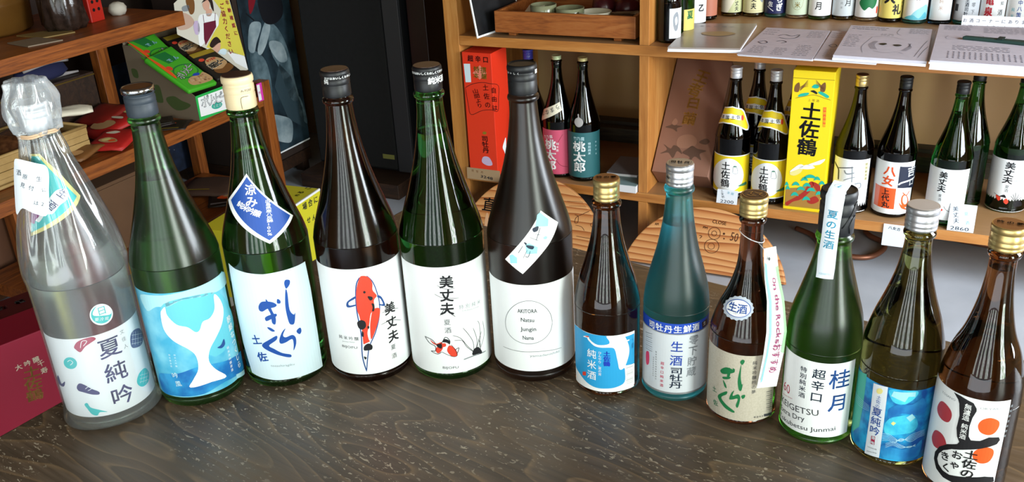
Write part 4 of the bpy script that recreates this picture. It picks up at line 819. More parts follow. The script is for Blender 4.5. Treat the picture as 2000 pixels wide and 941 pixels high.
  ('S','white',2,[(85.8,269.1),(112.3,272.6),(165.5,262.0),(162.7,232.6),(141.1,216.1),(64.5,182.4),(43.4,181.3),(62.5,232.9)]),
  ('P','maroon',3,[(95.6,245.1),(152.8,242.2),(144.0,221.5),(69.0,175.4),(71.5,195.6)]),
  ('L','maroon',3,3.77,[(107.2,270.7),(98.2,246.0)]),
  ('L','maroon',3,3.81,[(163.1,265.5),(148.3,241.6)]),
  ('S','skin',2,[(130.7,283.8),(153.5,279.3),(139.7,261.2),(120.7,265.0)]),
  ('S','skinpale',2,[(-11.0,274.4),(22.5,293.4),(50.6,279.1),(57.7,254.4),(22.7,241.4),(-17.5,247.2)]),
  ('S','greytext',2,[(32.0,311.6),(60.0,312.0),(55.3,295.6),(28.7,297.9)]),
  ('S','brownprint',2,[(58.8,332.4),(91.6,326.3),(75.8,288.7),(53.4,284.4)]),
  ('S','lilac',2,[(54.0,255.2),(77.4,253.3),(62.9,218.2),(43.3,219.5)]),
  ('S','darkhair',3,[(85.7,171.5),(108.8,187.2),(131.3,189.7),(140.6,171.0),(124.4,168.7),(94.6,160.5)]),
  ('S','skin',3,[(94.6,160.5),(124.4,168.7),(135.8,166.1),(120.5,145.4),(101.1,140.9)]),
  ('S','labelsky',3,[(110.1,141.8),(134.9,148.1),(152.0,139.6),(136.3,126.5)]),
  ('T','crimson2',3,'ご協力ください',(203.9,281.5),(169.3,130.9),21.57,'v',0.03,1.0),
  ('T','crimson2',3,'年齢確認に',(234.7,287.7),(221.9,183.5),16.48,'v',0.035,1.0),
 ],
 'snackfront': [
  ('P','white',1,[(8.3,72.7),(140.2,71.7),(130.0,2.7),(6.4,11.7)]),
  ('T','ink',3,'ポリッピー',(36.1,53.1),(118.3,47.5),40.17,'h',0.02,1.0),
  ('T','white',4,'ポリッピー',(36.1,53.1),(118.3,47.5),38.92,'h',-0.012,1.0),
  ('S','tealgreen',2,[(108.0,26.6),(104.7,20.2),(93.3,16.5),(78.2,16.9),(65.3,21.2),(59.3,27.8),(62.6,34.1),(73.8,37.7),(88.8,37.4),(101.9,33.1)]),
  ('T','white',3,'えだ豆',(70.8,28.1),(98.5,25.6),10.08,'h',0.01,1.0),
 ],
 'snackside': [
  ('S','olivegreen',1,[(126.3,64.3),(90.9,74.2),(61.8,62.2),(25.8,50.8),(50.7,34.4),(89.6,27.6),(118.0,43.3)]),
  ('S','olivegreen',1,[(183.4,95.9),(147.6,105.7),(141.1,70.3),(144.9,48.4),(176.7,53.1)]),
  ('S','olivegreen',1,[(252.9,152.1),(229.5,150.0),(229.8,125.0),(250.8,127.2)]),
 ],
}
# ------------------------------------------------------------------ procedural materials
def nodes(name):
    m = bpy.data.materials.new(name); m.use_nodes = True; nt = m.node_tree
    return m, nt, nt.nodes['Principled BSDF'], lambda t, **k: nt.nodes.new(t), lambda a, b: nt.links.new(a, b)
def ramp(nt, stops):
    r = nt.nodes.new('ShaderNodeValToRGB'); e = r.color_ramp.elements
    while len(e) < len(stops): e.new(.5)
    for el, (p, c) in zip(e, stops): el.position = p; el.color = (*c, 1)
    return r
def wood(name, c1, c2, c3, scale=(1, 14, 14), rough=.45, grain=3.0, dist=2.5, bump=.15, dust=None):
    m, nt, b, N, Lk = nodes(name)
    tc = N('ShaderNodeTexCoord'); mp = N('ShaderNodeMapping'); mp.inputs['Scale'].default_value = scale; Lk(tc.outputs['Object'], mp.inputs[0])
    n1 = N('ShaderNodeTexNoise'); n1.inputs['Scale'].default_value = grain; n1.inputs['Detail'].default_value = 5; n1.inputs['Distortion'].default_value = dist; Lk(mp.outputs[0], n1.inputs[0])
    n2 = N('ShaderNodeTexNoise'); n2.inputs['Scale'].default_value = grain * 9; n2.inputs['Detail'].default_value = 3; Lk(mp.outputs[0], n2.inputs[0])
    mx = N('ShaderNodeMix'); mx.data_type = 'FLOAT'; mx.inputs[0].default_value = .3; Lk(n1.outputs[0], mx.inputs[2]); Lk(n2.outputs[0], mx.inputs[3])
    r = ramp(nt, [(.34, c1), (.5, c2), (.66, c3)]); Lk(mx.outputs[0], r.inputs[0]); Lk(r.outputs[0], b.inputs['Base Color'])
    b.inputs['Roughness'].default_value = rough
    if dust:                                           # worn, dusty upward faces
        g = N('ShaderNodeNewGeometry'); sp = N('ShaderNodeSeparateXYZ'); Lk(g.outputs['True Normal'], sp.inputs[0]); gt = N('ShaderNodeMath'); gt.operation = 'GREATER_THAN'; gt.inputs[1].default_value = .8; Lk(sp.outputs[2], gt.inputs[0])
        ml = N('ShaderNodeMath'); ml.operation = 'MULTIPLY'; ml.inputs[1].default_value = .72; Lk(gt.outputs[0], ml.inputs[0])
        dm = N('ShaderNodeMix'); dm.data_type = 'RGBA'; dm.inputs[7].default_value = (*dust, 1); Lk(ml.outputs[0], dm.inputs[0]); Lk(r.outputs[0], dm.inputs[6]); Lk(dm.outputs[2], b.inputs['Base Color'])
    bp = N('ShaderNodeBump'); bp.inputs['Strength'].default_value = bump; bp.inputs['Distance'].default_value = .002; Lk(mx.outputs[0], bp.inputs['Height']); Lk(bp.outputs[0], b.inputs['Normal'])
    return m
WOOD_SH = wood('oiled_pine', srgb('a4662e'), srgb('b87838'), srgb('c88c4c'), (1.0, 14, 14), .42, 2.2, 1.0, .15, srgb('967a58'))
WOOD_POST = wood('oiled_pine_upright', srgb('a8692f'), srgb('bb7c3c'), srgb('cc9250'), (14, 14, 1.0), .42, 2.2, 1.0)
WOOD_RK = wood('varnished_cedar', srgb('5e3012'), srgb('8a4a1c'), srgb('a05c26'), (16, 1.0, 16), .4)
WOOD_RKP = wood('varnished_cedar_upright', srgb('5e3012'), srgb('8a4a1c'), srgb('a05c26'), (14, 14, 1.0), .4)
WOOD_DK = wood('dark_wood', srgb('1c1008'), srgb('2e1c10'), srgb('3c2616'), (2, 12, 12), .5)
WOOD_LEDGE = wood('weathered_board', srgb('2a2418'), srgb('3c3424'), srgb('4a4230'), (1, 12, 12), .7)
WOOD_TRAY = wood('tray_wood', srgb('7a4018'), srgb('9c5824'), srgb('a86834'), (1.4, 10, 10), .5)
def rings_wood():
    m, nt, b, N, Lk = nodes('flame_grain_cedar')
    tc = N('ShaderNodeTexCoord'); mp = N('ShaderNodeMapping'); mp.inputs['Scale'].default_value = (1, 5.5, 1); mp.inputs['Location'].default_value = (.3, .1, 0); Lk(tc.outputs['Object'], mp.inputs[0])
    wv = N('ShaderNodeTexWave'); wv.bands_direction = 'Y'; wv.wave_profile = 'SAW'; wv.inputs['Scale'].default_value = 2.6; wv.inputs['Distortion'].default_value = 8.5; wv.inputs['Detail'].default_value = 2; wv.inputs['Detail Scale'].default_value = .8; Lk(mp.outputs[0], wv.inputs[0])
    r = ramp(nt, [(0, srgb('d8a068')), (.6, srgb('c88850')), (.88, srgb('a8602c')), (1, srgb('8a4620'))]); Lk(wv.outputs[0], r.inputs[0]); Lk(r.outputs[0], b.inputs['Base Color'])
    b.inputs['Roughness'].default_value = .5; return m
WOOD_SIGN = rings_wood()
def table_wood():
    m, nt, b, N, Lk = nodes('stained_zelkova_tabletop')
    tc = N('ShaderNodeTexCoord'); mp = N('ShaderNodeMapping'); mp.inputs['Scale'].default_value = (1.1, 5.0, 1); Lk(tc.outputs['Object'], mp.inputs[0])
    n0 = N('ShaderNodeTexNoise'); n0.inputs['Scale'].default_value = 1.5; n0.inputs['Detail'].default_value = 2; Lk(mp.outputs[0], n0.inputs[0])
    md = N('ShaderNodeMath'); md.operation = 'MULTIPLY'; md.inputs[1].default_value = 17; Lk(n0.outputs[0], md.inputs[0])
    fr = N('ShaderNodeMath'); fr.operation = 'FRACT'; Lk(md.outputs[0], fr.inputs[0])
    r1 = ramp(nt, [(0, srgb('534537')), (.45, srgb('594a3c')), (.8, srgb('635242')), (.94, srgb('7a634a')), (1, srgb('534537'))]); Lk(fr.outputs[0], r1.inputs[0])
    mp2 = N('ShaderNodeMapping'); mp2.inputs['Scale'].default_value = (5, 110, 1); mp2.inputs['Rotation'].default_value = (0, 0, radians(-6)); Lk(tc.outputs['Object'], mp2.inputs[0])
    n2 = N('ShaderNodeTexNoise'); n2.inputs['Scale'].default_value = 1.5; n2.inputs['Detail'].default_value = 4; Lk(mp2.outputs[0], n2.inputs[0])
    r2 = ramp(nt, [(.35, (.72, .72, .72)), (.65, (1.15, 1.15, 1.15))]); Lk(n2.outputs[0], r2.inputs[0])
    mx = N('ShaderNodeMix'); mx.data_type = 'RGBA'; mx.blend_type = 'MULTIPLY'; mx.inputs[0].default_value = .8; Lk(r1.outputs[0], mx.inputs[6]); Lk(r2.outputs[0], mx.inputs[7])
    # broad warm patches
    n3 = N('ShaderNodeTexNoise'); n3.inputs['Scale'].default_value = 2.2; Lk(mp.outputs[0], n3.inputs[0]); r3 = ramp(nt, [(.55, (0, 0, 0)), (.75, (1, 1, 1))]); Lk(n3.outputs[0], r3.inputs[0])
    mw = N('ShaderNodeMix'); mw.data_type = 'RGBA'; mw.inputs[7].default_value = (*srgb('665038'), 1); Lk(r3.outputs[0], mw.inputs[0]); Lk(mx.outputs[2], mw.inputs[6])
    # worn flecks: short pale scratches gathered in patches
    def flecks(rot, seed, sx_, sy_, th):
        mpf = N('ShaderNodeMapping'); mpf.inputs['Scale'].default_value = (sx_, sy_, 1); mpf.inputs['Rotation'].default_value = (0, 0, rot); mpf.inputs['Location'].default_value = (seed, seed, 0); Lk(tc.outputs['Object'], mpf.inputs[0])
        vo = N('ShaderNodeTexNoise'); vo.inputs['Scale'].default_value = 1; vo.inputs['Detail'].default_value = 2.5; vo.inputs['Distortion'].default_value = .8; Lk(mpf.outputs[0], vo.inputs[0])
        lt = N('ShaderNodeMath'); lt.operation = 'GREATER_THAN'; lt.inputs[1].default_value = th; Lk(vo.outputs[0], lt.inputs[0]); return lt
    f1, f2 = flecks(.5, 3, 90, 210, .658), flecks(-.8, 7, 100, 240, .668)
    ad = N('ShaderNodeMath'); ad.operation = 'MAXIMUM'; Lk(f1.outputs[0], ad.inputs[0]); Lk(f2.outputs[0], ad.inputs[1])
    npch = N('ShaderNodeTexNoise'); npch.inputs['Scale'].default_value = 4.5; npch.inputs['Detail'].default_value = 2; Lk(tc.outputs['Object'], npch.inputs[0])
    rp = ramp(nt, [(.52, (0, 0, 0)), (.6, (1, 1, 1))]); Lk(npch.outputs[0], rp.inputs[0])
    fm = N('ShaderNodeMath'); fm.operation = 'MULTIPLY'; Lk(ad.outputs[0], fm.inputs[0]); Lk(rp.outputs[0], fm.inputs[1])
    mf = N('ShaderNodeMix'); mf.data_type = 'RGBA'; mf.inputs[7].default_value = (*srgb('a89a86'), 1); Lk(fm.outputs[0], mf.inputs[0]); Lk(mw.outputs[2], mf.inputs[6])
    Lk(mf.outputs[2], b.inputs['Base Color'])
    rr = ramp(nt, [(.3, (.30, .30, .30)), (.7, (.5, .5, .5))]); Lk(n2.outputs[0], rr.inputs[0]); Lk(rr.outputs[0], b.inputs['Roughness'])
    bp = N('ShaderNodeBump'); bp.inputs['Strength'].default_value = .25; bp.inputs['Distance'].default_value = .001; Lk(n2.outputs[0], bp.inputs['Height']); Lk(bp.outputs[0], b.inputs['Normal'])
    return m
TABLE = table_wood()
def mottled(name, c1, c2, sc_=3, rough=.8, bump=.1):
    m, nt, b, N, Lk = nodes(name); tc = N('ShaderNodeTexCoord'); n = N('ShaderNodeTexNoise'); n.inputs['Scale'].default_value = sc_; n.inputs['Detail'].default_value = 6; Lk(tc.outputs['Object'], n.inputs[0])
    r = ramp(nt, [(.3, c1), (.7, c2)]); Lk(n.outputs[0], r.inputs[0]); Lk(r.outputs[0], b.inputs['Base Color']); b.inputs['Roughness'].default_value = rough
    bp = N('ShaderNodeBump'); bp.inputs['Strength'].default_value = bump; bp.inputs['Distance'].default_value = .003; Lk(n.outputs[0], bp.inputs['Height']); Lk(bp.outputs[0], b.inputs['Normal']); return m
FLOOR = mottled('concrete_floor', srgb('a0a5ae'), srgb('b4b9c2'), 5)
WALL = mottled('plaster_wall', srgb('cfa86c'), srgb('dcb488'), 2.5)
WALL_D = mottled('dark_boarding', srgb('20140c'), srgb('33221a'), 3)
CEIL = mottled('ceiling_boards', srgb('4a3a2c'), srgb('5a483a'), 2)
BLACK = mat('black_plastic', srgb('101114'), .45); CLOTH = mottled('speaker_cloth', srgb('0a0a0c'), srgb('101012'), 60, .95)
def glass(name, col, rough=.0, ior=1.45, spec=.5):
    return mat(name, col, rough, 0, spec, 0, 1.0, ior)
CLEAR = glass('hollow_glass', (1, 1, 1), 0)
GL = {'frost_clear': glass('frosted_clear_glass', (.84, .92, .86), .26), 'green_frost': glass('frosted_green_glass', (.07, .30, .06), .24), 'green': glass('green_glass', (.04, .26, .05), .03),
      'green_deep': glass('deep_green_glass', (.05, .24, .05), .09), 'brown_soft': glass('satin_brown_glass', (.07, .025, .015), .13), 'brown_matte': glass('matte_brown_glass', (.05, .022, .012), .30),
      'amber': glass('amber_glass', (.13, .045, .012), .02), 'brown': glass('brown_glass', (.18, .06, .025), .08), 'blue': glass('frosted_blue_glass', (.05, .48, .60), .34), 'green720': glass('frosted_leaf_green_glass', (.05, .27, .018), .26),
      'olive': glass('olive_glass', (.17, .18, .055), .03), 'black': glass('near_black_glass', (.012, .006, .006), .04), 'blackgreen': glass('black_green_glass', (.006, .03, .012), .04), 'greenb': glass('bright_green_glass', (.03, .30, .05), .03)}
GOLD = mat('gold_cap_metal', srgb('c8ae74'), .35, .85); SILV = mat('silver_cap_metal', srgb('c4c6cc'), .33, .85); CREAMCAP = mat('cream_plastic', srgb('d6c29c'), .4); DKBR = mat('dark_brown_print', srgb('3a201a'), .3); NAVYCAP = mat('slate_plastic', srgb('2b333c'), .5)
PALEC = mat('pale_cap_metal', srgb('cfcfd4'), .4, .5); COPPER = mat('copper_lid_print', srgb('8a5c34'), .35, .5); STEEL = mat('polished_steel', srgb('b8bcc2'), .15, 1)
# ------------------------------------------------------------------ the room
def struct(name, o): o.name = name; o['kind'] = 'structure'; return o
def room_box(name, s0, s1, t0, t1, z0, z1, m):
    o = box(name, s0, s1, t0, t1, z0, z1, m, None, 0); o.location = S0; o.rotation_euler = (0, 0, YAW); o['kind'] = 'structure'; return o
FZ = -.62
room_box('floor', -1.7, 3.1, -4.2, .75, FZ - .05, FZ, FLOOR)
room_box('ceiling', -1.7, 3.1, -4.2, .75, 1.9, 1.95, CEIL)
room_box('wall_back', -1.7, 3.1, .66, .75, FZ, 1.9, WALL)
room_box('wall_left', -1.7, -1.6, -4.2, .66, FZ, 1.9, WALL_D)
# right wall with a glazed door opening and a window opening
room_box('wall_right', 2.95, 3.05, -2.40, -1.50, FZ, 1.9, WALL); room_box('wall_right', 2.95, 3.05, -.40, .66, FZ, 1.9, WALL); room_box('wall_right', 2.95, 3.05, -4.2, -3.10, FZ, 1.9, WALL)
room_box('wall_right', 2.95, 3.05, -1.50, -.40, FZ, .05, WALL); room_box('wall_right', 2.95, 3.05, -1.50, -.40, 1.1, 1.9, WALL); room_box('wall_right', 2.95, 3.05, -3.10, -2.40, 1.45, 1.9, WALL)
for nm, t0, t1, z0, z1 in (('door_1', -3.10, -2.40, FZ, 1.45), ('window_1', -1.50, -.40, .05, 1.1)):
    bm = bmesh.new()
    for a in ((t0, t0 + .04, z0, z1), (t1 - .04, t1, z0, z1), (t0, t1, z1 - .04, z1), (t0, t1, z0, z0 + .04)): box_bm(2.955, 3.0, a[0], a[1], a[2], a[3], 0, bm)
    o = from_bm(nm, bm, None, WOOD_DK); o.location = S0; o.rotation_euler = (0, 0, YAW); o['kind'] = 'structure'
# shop front behind the camera
room_box('wall_front', -1.7, .15, -4.2, -4.1, FZ, 1.9, WALL); room_box('wall_front', 2.35, 3.1, -4.2, -4.1, FZ, 1.9, WALL); room_box('wall_front', .15, 2.35, -4.2, -4.1, 1.25, 1.9, WALL); room_box('wall_front', .02, 2.4, -4.2, -4.1, FZ, FZ + .02, WALL)
# ------------------------------------------------------------------ table
K = Vector((-.189, 1.595)); e1 = Vector((.798, -.602)).normalized(); e2 = Vector((-.557, -.83)).normalized()
tb = thing('display_table', 'low dark grey-brown wooden table with scuffed flecks, carrying the front row of bottles', 'table', (K.x, K.y, FZ), atan2(e1.y, e1.x))
def tl(x, y): v = Vector((x, y)) - K; n = Vector((-e1.y, e1.x)); return (v.dot(e1), v.dot(n))
c_ = [K, K + e1 * 1.95, K + e1 * 1.95 + Vector((e1.y, -e1.x)) * .86, K + e2 * .868]
o = from_bm('tabletop', prism_bm([tl(*p) for p in c_][::-1], 0, .045, .004), tb, TABLE); o.location = (0, 0, -FZ - .045)
for x, y in ((.12, -.14), (1.82, -.14), (1.82, -.78), (.12, -.76)): box('leg', x - .03, x + .03, y - .03, y + .03, 0, -FZ - .046, WOOD_DK, tb, .003)
box('apron', .12, 1.82, -.125, -.105, .48, .574, WOOD_DK, tb); box('apron', .12, 1.82, -.785, -.765, .48, .574, WOOD_DK, tb)
# ------------------------------------------------------------------ bottles
PRO = {'big': [(0, 0.046), (0.003, 0.0505), (0.01, 0.0525), (0.191, 0.0525), (0.2, 0.0507), (0.21, 0.0480), (0.225, 0.0432), (0.25, 0.0352), (0.28, 0.0268), (0.31, 0.0205), (0.335, 0.0172), (0.357, 0.0155), (0.4, 0.0165)], '7': [(0, 0.035), (0.006, 0.0397), (0.115, 0.0397), (0.125, 0.0388), (0.147, 0.0338), (0.167, 0.0275), (0.193, 0.0205), (0.215, 0.0166), (0.2435, 0.014), (0.25, 0.0166)], '8': [(0, 0.035), (0.006, 0.0391), (0.12, 0.0388), (0.14, 0.0366), (0.164, 0.031), (0.191, 0.0239), (0.2187, 0.0186), (0.2388, 0.0161), (0.2667, 0.0136), (0.27, 0.0155)], '9': [(0, 0.036), (0.006, 0.04), (0.11, 0.04), (0.122, 0.0372), (0.1427, 0.0305), (0.163, 0.0216), (0.1866, 0.0148), (0.209, 0.0125), (0.2435, 0.0118), (0.25, 0.0135)], '10': [(0, 0.036), (0.006, 0.0398), (0.115, 0.0398), (0.13, 0.0394), (0.151, 0.0368), (0.178, 0.0292), (0.2115, 0.0202), (0.2437, 0.0155), (0.2438, 0.017), (0.29, 0.017)], '11': [(0, 0.036), (0.006, 0.0398), (0.11, 0.0398), (0.125, 0.0396), (0.14, 0.0388), (0.164, 0.033), (0.19, 0.0243), (0.2157, 0.0172), (0.24, 0.0135), (0.2622, 0.0122), (0.265, 0.0155)], '12': [(0, 0.035), (0.006, 0.0387), (0.107, 0.0387), (0.12, 0.0383), (0.131, 0.0372), (0.1557, 0.0315), (0.18, 0.0223), (0.2098, 0.0156), (0.2378, 0.0124), (0.2645, 0.0117), (0.268, 0.014)]}
def densify(P):
    out = []
    for (a, ra), (c, rc) in zip(P, P[1:]):
        out.append((a, ra))
        if c - a > .04: out += [(a + .003, ra), (a + .03, ra), (c - .03, rc), (c - .003, rc)]
    out.append(P[-1]); return out
def crisp(P):
    # smooth base and shoulder, with a clear edge where the straight wall turns into the shoulder
    rm = max(p[1] for p in P); i = max(k for k, p in enumerate(P) if p[1] > rm - 1e-6)
    return smooth_prof(P[:i + 1], 3) + smooth_prof(P[i:], 5)[1:]
PRO = {k: densify(v) for k, v in PRO.items()}
def cap_profile(kind, R, z0, z1):
    """(r, z) of a bottle top between z0 and z1"""
    H = z1 - z0
    if kind == 'press':      # large bottle: smooth skirt, groove, rim bead, flat lid
        return [(0, z0), (R * .97, z0), (R, z0 + .001), (R, z0 + H * .42), (R * .975, z0 + H * .44), (R * .975, z0 + H * .47), (R, z0 + H * .49), (R, z0 + H * .68), (R * .95, z0 + H * .70), (R * .95, z0 + H * .76), (R * 1.03, z0 + H * .79), (R * 1.04, z0 + H * .9), (R * 1.0, z1 - .0008), (R * .93, z1), (R * .88, z1 - .0012), (0, z1 - .0012)]
    return [(0, z0), (R * .96, z0), (R * 1.0, z0 + H * .03), (R * 1.0, z0 + H * .12), (R * .97, z0 + H * .15), (R * 1.01, z0 + H * .19), (R * 1.01, z0 + H * .33), (R * .98, z0 + H * .36), (R * 1.0, z0 + H * .4), (R * 1.0, z0 + H * .66), (R * .96, z0 + H * .69), (R * 1.03, z0 + H * .73), (R * 1.03, z0 + H * .92), (R * .98, z1), (R * .9, z1), (0, z1)]
_cache = {}
def bottle(name, label, prof, gl, x, y, z0=0.0, level=None, cap=None, group=None, seg=72, cat='bottle', ring=True):
    """returns (thing, list of (z, r) profile)"""
    b = thing(name, label, cat, (x, y, z0), atan2(-y, -x), group)
    P = PRO[prof]; kind, R, c0, c1, mcap = cap[:5]
    key = (prof, seg, ring, c0)
    if key not in _cache:
        zr = c0 - .0095; body = [p for p in P if p[0] < zr - .001]
        for (qa, ra), (qc, rc_) in zip(P, P[1:]):
            if qa <= zr <= qc: body.append((zr, ra + (rc_ - ra) * (zr - qa) / max(qc - qa, 1e-6))); break
        pr = [(0, .0035), (P[0][1] * .75, .0025), (P[0][1] * .9, 0)] + crisp([(P[0][0] + .0004, P[0][1])] + body[1:])
        rn = body[-1][1]
        if ring: pr += [(rn, c0 - .0085), (rn + .0022, c0 - .0075), (rn + .0028, c0 - .005), (rn + .0022, c0 - .0025), (rn, c0 - .0015)]
        pr += [(min(rn, R * .93), c0 + .001), (min(rn, R * .93), c1 - .004), (0, c1 - .003)]
        pr = [p for i, p in enumerate(pr) if i == 0 or p[1] >= pr[i - 1][1] - .004]
        _cache[key] = lathe_me('glass_body', pr, seg)
    me = _cache[key].copy()
    link('glass_body', me, b, GL[gl], True)
    if level:
        zs = [level + (c0 - .012 - level) * k / 6 for k in range(7)]
        def rr(z):
            for (a, ra), (q, rb) in zip(P, P[1:]):
                if z <= q: return ra + (rb - ra) * (z - a) / (q - a)
            return P[-1][1]
        hp = [(0, level), (rr(level) - .0032, level), (rr(level) - .0026, level + .0008)] + [(min(rr(z), P[-2][1] + 1) - .0026, z) for z in zs[1:]] + [(0, zs[-1] + .002)]
        hm = lathe_me('hollow_neck', hp, 48); hm.flip_normals(); link('hollow_neck', hm, b, CLEAR, True)
    cm = lathe_me('cap', cap_profile(kind, R, c0, c1), 60, (lambda a, z, r: (.0003 * (1 if int(a / (2 * pi) * 60 + .5) % 2 else -1)) if kind == 'screw' and c0 + (c1 - c0) * .74 < z < c0 + (c1 - c0) * .9 else 0))
    co = link('cap', cm, b, mcap, True)
    for p in cm.polygons:
        if p.normal.z > .9: p.use_smooth = False
    if len(cap) > 5 and cap[5] is not None:
        r_ = R * .93; zt = c1 + (.0004 if kind == 'press' else .0001)
        link('lid_disc', lathe_me('lid_disc', [(0, zt - .0005), (r_, zt - .0005), (r_, zt), (0, zt + .0002)], 48), co, cap[5], False)
    return b, [(z, r) for r, z in crisp(P)]
def cap_text(b, P, R, items, parent=None):
    pr = [(0, R), (1, R)]
    A = Print(pr); A.prof = [(0, R), (.1, R), (.2, R), (.9, R), (1, R)]
    for i in items: A.item(i)
    return A.build('cap_print', parent or b, .0006)
def lid_text(b, zt, items):
    A = Print(None)
    for i in items: A.item(i)
    return A.build('lid_print', b, .0002, (Vector((0, 0, zt)), Vector((0, 1, 0)), Vector((-1, 0, 0))))
G1, G2 = 'large sake bottles standing on the dark table', 'small sake bottles standing on the dark table'
# large bottles
b1, P = bottle('sake_bottle', 'clear large sake bottle wrapped in a clear plastic bag, leftmost in the front row', 'big', 'frost_clear', -.513, .982, 0, .335, ('press', .0165, .366, .397, PALEC), G1)
put_print('b1', b1, P); put_print('b1seal', b1, P, base_name='round_seal', base=.0006); put_print('b1neck', b1, P, base_name='shoulder_label', base=.0006)
b2, P = bottle('sake_bottle', 'frosted green large bottle with a blue label showing a white whale tail', 'big', 'green_frost', -.410, 1.019, 0, .292, ('press', .0172, .365, .397, NAVYCAP, COPPER), G1)
put_print('b2', b2, P)
link('cap_rim', lathe_me('cap_rim', [(.0150, .3915), (.0182, .3915), (.0184, .3955), (.0172, .3982), (.0160, .3975), (.0150, .3915)], 48), b2, STEEL, True)
b3, P = bottle('sake_bottle', 'dark green large bottle with cream cap, blue diamond sticker and blue brush letters', 'big', 'green_deep', -.307, 1.052, 0, .300, ('press', .0178, .3585, .397, CREAMCAP, DKBR), G1)
put_print('b3', b3, P); put_print('b3dia', b3, P, base_name='diamond_sticker', base=.0005)
cap_text(b3, P, .0178, [('L', 'black', 1, .5, [(0, 360), (0, 371), (8, 374), (30, 374)]), ('T', 'darkgrey', 1, 'A-YOU', (5, 381), (45, 381), 4, 'h', 0, 1)])
b4, P = bottle('sake_bottle', 'dark brown large bottle with a red and white carp painted on its white label', 'big', 'brown_soft', -.194, 1.052, 0, None, ('press', .0165, .366, .397, BLACK, DKBR), G1)
put_print('b4', b4, P); cap_text(b4, P, .0168, [('T', 'white', 1, 'さけはおいしくたのしく', (-40, 390), (75, 390), 3.2, 'h', .02, 1), ('T', 'white', 1, '純', (-38, 386), (-38, 386), 6, 'h', .0, 1)])
b5, P = bottle('sake_bottle', 'bright green large bottle with a goldfish and water grass on its white label', 'big', 'green', -.087, 1.047, 0, .318, ('press', .0165, .3685, .397, BLACK, DKBR), G1)
put_print('b5', b5, P); cap_text(b5, P, .0168, [('T', 'white', 1, 'さけはおいしくたのしくてきせい', (-70, 391), (75, 391), 3.2, 'h', .02, 1), ('T', 'white', 1, '純米酒', (14, 382), (68, 382), 8.5, 'h', .03, 1)])
b6, P = bottle('sake_bottle', 'matte brown large bottle with a circle of typed letters on its white label', 'big', 'brown_matte', .022, 1.031, 0, None, ('press', .0168, .363, .397, BLACK, None), G1)
put_print('b6', b6, P); put_print('b6tag', b6, P, base_name='slanted_sticker', base=.0005); cap_text(b6, P, .0171, [('T', 'white', 1, 'おいしく', (-60, 389), (-15, 389), 2.6, 'h', 0, 1), ('T', 'white', 1, '囲', (62, 389), (62, 389), 5, 'h', .03, 1)])
# plastic bag round the first bottle
def bag_material(cloud=.05):
    m = bpy.data.materials.new('crinkled_clear_plastic'); m.use_nodes = True; nt = m.node_tree; nt.nodes.clear()
    out = nt.nodes.new('ShaderNodeOutputMaterial'); tr = nt.nodes.new('ShaderNodeBsdfTransparent'); tr.inputs[0].default_value = (.94, .96, .97, 1)
    gl = nt.nodes.new('ShaderNodeBsdfGlossy'); gl.inputs[0].default_value = (1, 1, 1, 1); gl.inputs['Roughness'].default_value = .12
    df = nt.nodes.new('ShaderNodeBsdfDiffuse'); df.inputs[0].default_value = (.85, .9, .95, 1)
    lw = nt.nodes.new('ShaderNodeLayerWeight'); lw.inputs[0].default_value = .35
    ma = nt.nodes.new('ShaderNodeMath'); ma.operation = 'MULTIPLY_ADD'; ma.inputs[1].default_value = .55; ma.inputs[2].default_value = .05
    m0 = nt.nodes.new('ShaderNodeMixShader'); m0.inputs[0].default_value = cloud; m1 = nt.nodes.new('ShaderNodeMixShader')
    nt.links.new(tr.outputs[0], m0.inputs[1]); nt.links.new(df.outputs[0], m0.inputs[2]); nt.links.new(lw.outputs['Fresnel'], ma.inputs[0]); nt.links.new(ma.outputs[0], m1.inputs[0]); nt.links.new(m0.outputs[0], m1.inputs[1]); nt.links.new(gl.outputs[0], m1.inputs[2]); nt.links.new(m1.outputs[0], out.inputs[0])
    tc = nt.nodes.new('ShaderNodeTexCoord'); mp = nt.nodes.new('ShaderNodeMapping'); mp.inputs['Scale'].default_value = (26, 26, 7); n = nt.nodes.new('ShaderNodeTexNoise'); n.inputs['Scale'].default_value = 1; n.inputs['Detail'].default_value = 3
    bp = nt.nodes.new('ShaderNodeBump'); bp.inputs['Strength'].default_value = .5; bp.inputs['Distance'].default_value = .004
    nt.links.new(tc.outputs['Object'], mp.inputs[0]); nt.links.new(mp.outputs[0], n.inputs[0]); nt.links.new(n.outputs[0], bp.inputs['Height']); nt.links.new(bp.outputs[0], gl.inputs['Normal'])
    return m
BAG = bag_material(); BAG2 = bag_material(.22)
random.seed(5); ph = [random.random() * 6.28 for _ in range(12)]
def bag_ripple(a, z, r):
    k = min(1, max(0, (z - .19) / .10)); e = min(1, max(0, (.02 - z) / .02))
    top = 1 if z > .366 else 0
    f = lambda n, p, s=0: abs(sin(n * a / 2 + p + s * z)) ** 3
    return k * (.0040 * f(5, ph[0], 2) + .0030 * f(9, ph[1], 5) + .0012 * f(17, ph[2], -8) - .002) * (r / .04 if z < .34 else 1) + .0003 * sin(5 * a + ph[3]) + e * .004 * sin(2 * a + ph[4]) + top * (.0045 * f(5, ph[5], 25) + .003 * f(8, ph[6], -60) - .002)
bagp = smooth_prof([(0.0008, .050), (.004, .0555), (.02, .0558), (.1, .0555), (.18, .0560), (.205, .0575), (.24, .052), (.28, .0405), (.32, .0285), (.345, .022), (.360, .0185), (.368, .0205), (.380, .0245), (.396, .0250), (.402, .0235), (.414, .0185), (.4205, .0165), (.4215, .012)], 5)
bg_o = thing('plastic_bag', 'crinkled clear plastic bag drawn over the leftmost bottle and tied at its neck', 'bag', (-.513, .982, 0), atan2(-.982, .513))
